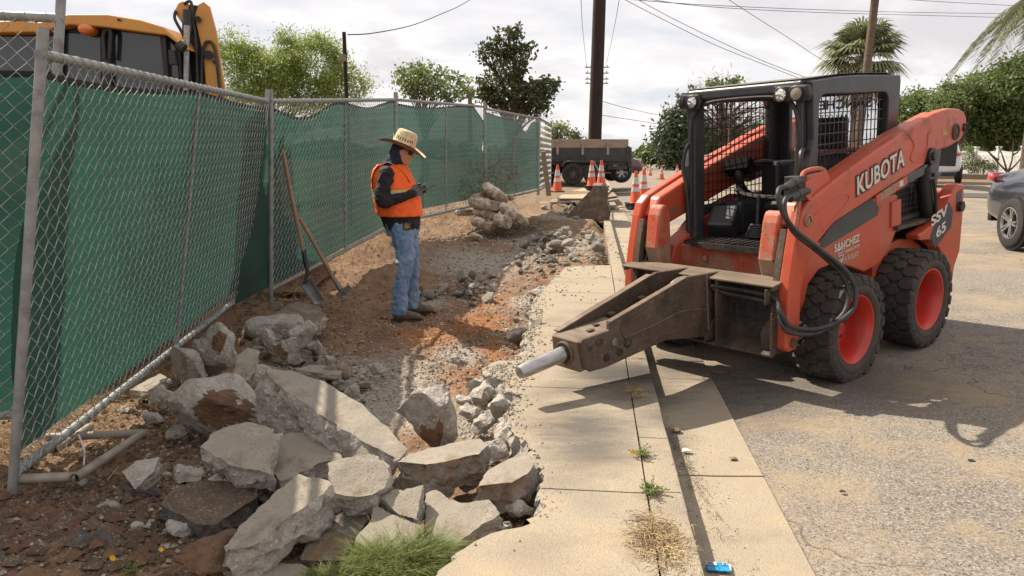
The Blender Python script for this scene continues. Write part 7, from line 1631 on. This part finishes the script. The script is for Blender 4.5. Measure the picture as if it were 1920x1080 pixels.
tree('leafy_tree', 'yellow-green tree in front of the cedar at the left edge of its foot', [(1228, 290, 16, 16, 26), (1245, 280, 16, 22, 26), (1215, 296, 12, 8, 12)], 60, .2, 'lf_mid', 36, .35, .7, (1235, .2), seed=17)
tree('bare_tree', 'leafless brown twiggy tree behind the cab mesh', [(1330, 205, 44, 40, 60), (1400, 215, 60, 40, 70), (1350, 165, 40, 18, 24)], 58, .2, 'lf_bare', 20, .5, 1.1, (1350, .3), seed=18, asp=12, bare=True)
tree('leafy_tree', 'green bushy tree seen through the cab front opening', [(1370, 262, 50, 28, 60), (1440, 262, 50, 30, 60), (1320, 270, 30, 22, 30)], 62, .2, 'lf_mid', 40, .4, .9, (1390, .2), seed=19)
tree('small_tree', 'tuft of leafy shoots above the left corner of the cab roof', [(1375, 158, 8, 8, 8), (1345, 160, 10, 8, 8)], 50, .2, 'lf_mid', 34, .3, .5, (1360, .12), seed=20)
tree('leafy_tree', 'dense green tree right behind the loader cab', [(1715, 210, 46, 40, 90), (1760, 225, 44, 44, 80), (1700, 250, 40, 36, 60)], 62, .2, 'lf_mid', 60, .26, .75, (1725, .25), seed=21)
tree('leafy_tree', 'glossy dark green tree filling the right edge above the white fence', [(1860, 195, 66, 60, 190), (1910, 170, 50, 60, 120), (1815, 215, 44, 48, 110), (1890, 235, 60, 40, 120)], 54, .2, 'lf_mid', 64, .30, .85, (1890, .2), seed=22)
tree('leafy_tree', 'pale new-leaf tree between the loader arm and the dark tree', [(1790, 180, 34, 26, 50), (1770, 200, 30, 30, 40), (1820, 160, 22, 14, 18)], 52, .2, 'lf_light', 34, .24, .6, (1790, .2), seed=23)
# crepe myrtle stems in front of the white fence
r_ = empty('multi_stem_shrub', D(1888, 322, 38), 'bare branching stems of a shrub rising in front of the white fence', 'shrub'); mb = MB()
for (a, b) in (((1888, 322), (1840, 270)), ((1888, 322), (1868, 262)), ((1890, 322), (1900, 262)), ((1890, 322), (1925, 272)), ((1872, 300), (1850, 280)), ((1900, 290), (1912, 268))):
    A_, B_ = D(*a, 38)-r_.location, D(*b, 38)-r_.location; mb.tube(catmull([A_, A_.lerp(B_, .5)+Vector((.1, 0, -.12)), B_], 5), [.055-.004*i for i in range(11)], 7)
mb.build('stems', M['bark'], r_, smooth=True)
def frond_fan(mb_v, mb_f, tn, c, d, L, R_, n, rnd, t0):
    """one fan leaf: stalk then blades"""
    e_ = c+d*L; sd = d.cross(Vector((0, 0, 1)));
    if sd.length < .1: sd = Vector((1, 0, 0))
    sd.normalize(); up = sd.cross(d).normalized(); k = len(mb_v); w_ = .02*R_
    mb_v += [tuple(c-sd*w_), tuple(c+sd*w_), tuple(e_+sd*w_), tuple(e_-sd*w_)]; mb_f.append((k, k+1, k+2, k+3)); tn += [t0]*4
    for i in range(n):
        a = rad(-105+210*i/(n-1)); dr = (d*math.cos(a)+sd*math.sin(a)).normalized(); l = R_*(1-.25*abs(a)/1.8)*rnd.uniform(.85, 1.1); q = e_+dr*l*.6; tip = e_+dr*l+Vector((0, 0, -.32*l)); nn = dr.cross(up).normalized()*.035*R_; k = len(mb_v)
        mb_v += [tuple(e_), tuple(q-nn), tuple(tip), tuple(q+nn)]; mb_f.append((k, k+1, k+2, k+3)); tn += [min(1, max(0, t0+rnd.uniform(-.2, .2)))]*4
def fan_palm(label, px, py, Y, Rpx, footz, trunk_r, nf=46, seed=1, pxf=None, trunk_only=False, skirt=True):
    rnd = random.Random(seed); c0 = D(px, py, Y); base = D(pxf or px, py, Y); base.z = footz; root = empty('fan_palm', base, label, 'palm tree'); R_ = Rpx*Y/F; mb = MB(); top = c0-base
    mb.tube([Vector((0, 0, -.2)), top*.5, top], [trunk_r*1.15, trunk_r, trunk_r*.95], 14); mb.build('trunk', M['palmtrunk'], root, smooth=True)
    for (cnt, lo, hi, mt, nm) in ((nf, -.35, 1.2, 'lf_palm', 'crown'),)+(((14, -1.2, -.45, 'lf_deadpalm', 'dead_fronds'),) if skirt else ()):
        vs, fs, tn = [], [], []
        for _ in range(cnt):
            h = rnd.uniform(0, 6.3); el = rnd.uniform(lo, hi); d = Vector((math.cos(h)*math.cos(el), math.sin(h)*math.cos(el), math.sin(el))); frond_fan(vs, fs, tn, top, d, R_*.42*rnd.uniform(.8, 1.1), R_*.55, 22, rnd, rnd.random())
        me = bpy.data.meshes.new(nm); me.from_pydata(vs, [], fs); at = me.attributes.new('tint', 'FLOAT', 'POINT'); at.data.foreach_set('value', tn); me.materials.append(M[mt]); link(nm, me, root)
M['palmtrunk'] = pmat('palm_trunk_fibre', (.20, .14, .10), (.13, .09, .065), sc=5, rough=.95, bump=.8, bsc=20, bdist=.03, stretch=(1, 1, 3))
fan_palm('fan palm with a full grey-green crown above the loader cab roof', 1616, 112, 40, 96, .2, .30, 60, 31)
fan_palm('very tall palm whose bare trunk crosses the fan palm and leaves the frame top', 1652, -95, 37, 80, .2, .19, 40, 32, pxf=1636)
fan_palm('tiny distant fan palm left of the tall dark tree', 881, 172, 55, 15, .3, .16, 26, 33)
fan_palm('tiny distant fan palm behind the right side of the tall dark tree', 1008, 162, 60, 20, .3, .16, 26, 34)
def feather_palm(label, px, py, Y, Lpx, footz, seed=1, n=34):
    rnd = random.Random(seed); base = D(px, py, Y); top = D(px, py, Y); base.z = footz; top = top-base; root = empty('feather_palm', D(px, py, Y)-top, label, 'palm tree'); L = Lpx*Y/F
    mb = MB(); mb.tube([Vector((0, 0, -.2)), top*.5, top], [.24, .2, .17], 12); mb.build('trunk', M['palmtrunk'], root, smooth=True)
    vs, fs, tn = [], [], []
    for _ in range(n):
        h = rnd.uniform(0, 6.3); el = rnd.uniform(.1, 1.25); d = Vector((math.cos(h), math.sin(h), 0)); t0 = rnd.random(); P = []
        for k in range(15): f = k/14; P.append(top+d*L*f*math.cos(el)*(1+.2*f)+Vector((0, 0, L*(math.sin(el)*f-1.25*f*f))))
        for k in range(1, 15):
            for sg in (1, -1):
                for j in range(4):
                    q = P[k-1].lerp(P[k], j/4); sd = d.cross(Vector((0, 0, 1)))*sg; tip = q+sd*L*.15*rnd.uniform(.7, 1.1)+d*L*.07+Vector((0, 0, -L*rnd.uniform(.10, .24))); w_ = Vector((0, 0, .012*L)); i = len(vs)
                    vs += [tuple(q-w_*.4), tuple(q.lerp(tip, .5)-w_*.5), tuple(tip), tuple(q.lerp(tip, .5)+w_*.5)]; fs.append((i, i+1, i+2, i+3)); tn += [min(1, max(0, t0*.6+rnd.uniform(0, .4)))]*4
    me = bpy.data.meshes.new('crown'); me.from_pydata(vs, [], fs); at = me.attributes.new('tint', 'FLOAT', 'POINT'); at.data.foreach_set('value', tn); me.materials.append(M['lf_palm']); link('crown', me, root)
feather_palm('drooping feather palm in the upper right corner of the photo', 1962, 5, 30, 125, .2, 41, 60)
# distant tree line: reads as one mass
rnd = random.Random(5); vs, fs, tn = [], [], []
for _ in range(26000):
    a = rnd.uniform(-1.15, 1.25); Y = rnd.uniform(150, 210); x = a*Y; h = (3.0+2.6*noise.noise(Vector((a*14, 0, 0)))+1.4*noise.noise(Vector((a*60, 3, 0))))*rnd.random()**.6
    if -.02 < a-.115 < .055: h *= .35
    p_ = Vector((x, Y, max(.1, h))); l = rnd.uniform(.5, 1.4); A_ = Vector((rnd.gauss(0, 1), rnd.gauss(0, 1), rnd.gauss(0, 1))).normalized()*l; B_ = A_.cross(Vector((rnd.gauss(0, 1), rnd.gauss(0, 1), rnd.gauss(0, 1)))).normalized()*l*.6; k = len(vs)
    vs += [tuple(p_-A_), tuple(p_+B_), tuple(p_+A_), tuple(p_-B_)]; fs.append((k, k+1, k+2, k+3)); tn += [rnd.random()]*4
me = bpy.data.meshes.new('distant_trees'); me.from_pydata(vs, [], fs); at = me.attributes.new('tint', 'FLOAT', 'POINT'); at.data.foreach_set('value', tn); me.materials.append(M['lf_dark']); tag(link('distant_trees', me), 'far tree line along the horizon', 'trees', kind='stuff')
# shrubs at the foot of the fence and hedge behind trailer
def shrub(label, px, py, rx, ry, Y, mat, n, seed, lsz=.1):
    return tree('shrub', label, [(px, py, rx, ry, n)], Y, D(px, py+ry, Y).z, mat, 40, lsz, .3, (px, .04), seed=seed, cat='shrub')
shrub('low scrubby plants at the foot of the white fence, near the car', 1835, 312, 30, 10, 42, 'lf_dark', 40, 51)
shrub('pale climbing shrub on the white fence', 1812, 290, 14, 20, 44, 'lf_light', 20, 52)
shrub('grey-green hedge far down the street behind the white barriers', 1215, 303, 26, 7, 85, 'lf_cedar', 40, 53, .3)
shrub('dark hedge filling the far verge under the cedar', 1270, 296, 40, 12, 66, 'lf_dark', 90, 54, .26)
shrub('dark hedge seen low through the loader cab', 1400, 300, 110, 14, 66, 'lf_dark', 160, 55, .26)
# ------------------------------------------------------------------ white picket fence on the right
wf = empty('white_fence', D(1850, 322, 46), 'white vinyl picket fence behind the grey car', 'fence'); wO = wf.location
a_, b_ = UV(22.2, 56, .22)-wO, UV(22.2, 30, .22)-wO; d_ = (b_-a_).normalized(); Lf = (b_-a_).length; H_ = 1.62
mb = MB(); n_ = int(Lf/.13)
for k in range(n_):
    q = a_+d_*(k*.13); sag_ = .16*math.sin(PI*((k*.13) % 2.4)/2.4); mb.bar(q+Vector((0, 0, .05)), q+Vector((0, 0, H_*.88-sag_*.6)), .02, .09, VS)
mb.build('pickets', M['white'], wf)
mb = MB()
for z in (.2, H_*.72): mb.bar(a_+Vector((0, .03, z)), b_+Vector((0, .03, z)), .04, .12)
mb.build('rail', M['white'], wf)
for k in range(int(Lf/2.4)+1):
    q = a_+d_*(k*2.4); mb = MB(); mb.box(q+Vector((-.09, -.05, 0)), q+Vector((.09, .13, H_*.95))); mb.box(q+Vector((-.12, -.08, H_*.95)), q+Vector((.12, .16, H_*1.0))); mb.build('post', M['white'], wf, bevel=.01)
# low retaining timber in front
mb = MB(); c = D(1830, 336, 34); mb.box((-2.5, 0, 0), (12, .25, .22)); o = mb.build('planter_edging', M['board'], bevel=.01); o.location = c; tag(o, 'low brown edging along the planting strip below the white fence', 'edging')
# ------------------------------------------------------------------ far street: white barriers, sign, white tank
for k in range(4):
    q = D(1252+k*14.5, 318, 62); mb = MB()
    for z in (.10, .42, .74): mb.box((-.30, -.05, z), (.30, .05, z+.22))
    for x in (-.30, .24): mb.box((x, -.07, 0), (x+.07, .07, 1.02))
    o = mb.build('road_barrier', M['white'], bevel=.01); o.location = q; tag(o, ['leftmost white slatted barrier across the far street end', 'second white slatted barrier from the left, far street end', 'third white slatted barrier from the left, partly behind a cone', 'rightmost white slatted barrier, touching the loader cab post in the photo'][k], 'barrier', 'white barriers at the far end of the street')
sg = empty('street_sign', D(1235.5, 318, 58), 'small white sign on a post near the far barriers', 'sign'); mb = MB(); mb.box((-.12, -.02, .72), (.12, .02, 1.05)) if False else mb.box((-.16, -.02, .85), (.16, .02, 1.20)); mb.build('sign_plate', M['white'], sg, bevel=.01)
mb = MB(); mb.tube([(0, .03, 0), (0, .03, 1.2)], .03, 8); mb.build('sign_post', M['steel'], sg)
for (px_, w_) in ((1205, 8), (1234, 9)):
    q = D(px_, 317, 70); mb = MB(); mb.lathe([(.22, 0), (.24, .05), (.19, .3), (.20, .32), (.16, .62), (.15, .9), (.06, .98), (0, 1.0)], 16); o = mb.build('traffic_drum', M['orangep'], smooth=True); o.location = q; tag(o, 'far orange drum left of the far cones' if px_ == 1205 else 'far orange drum beside the white barriers', 'traffic drum', 'far orange drums')
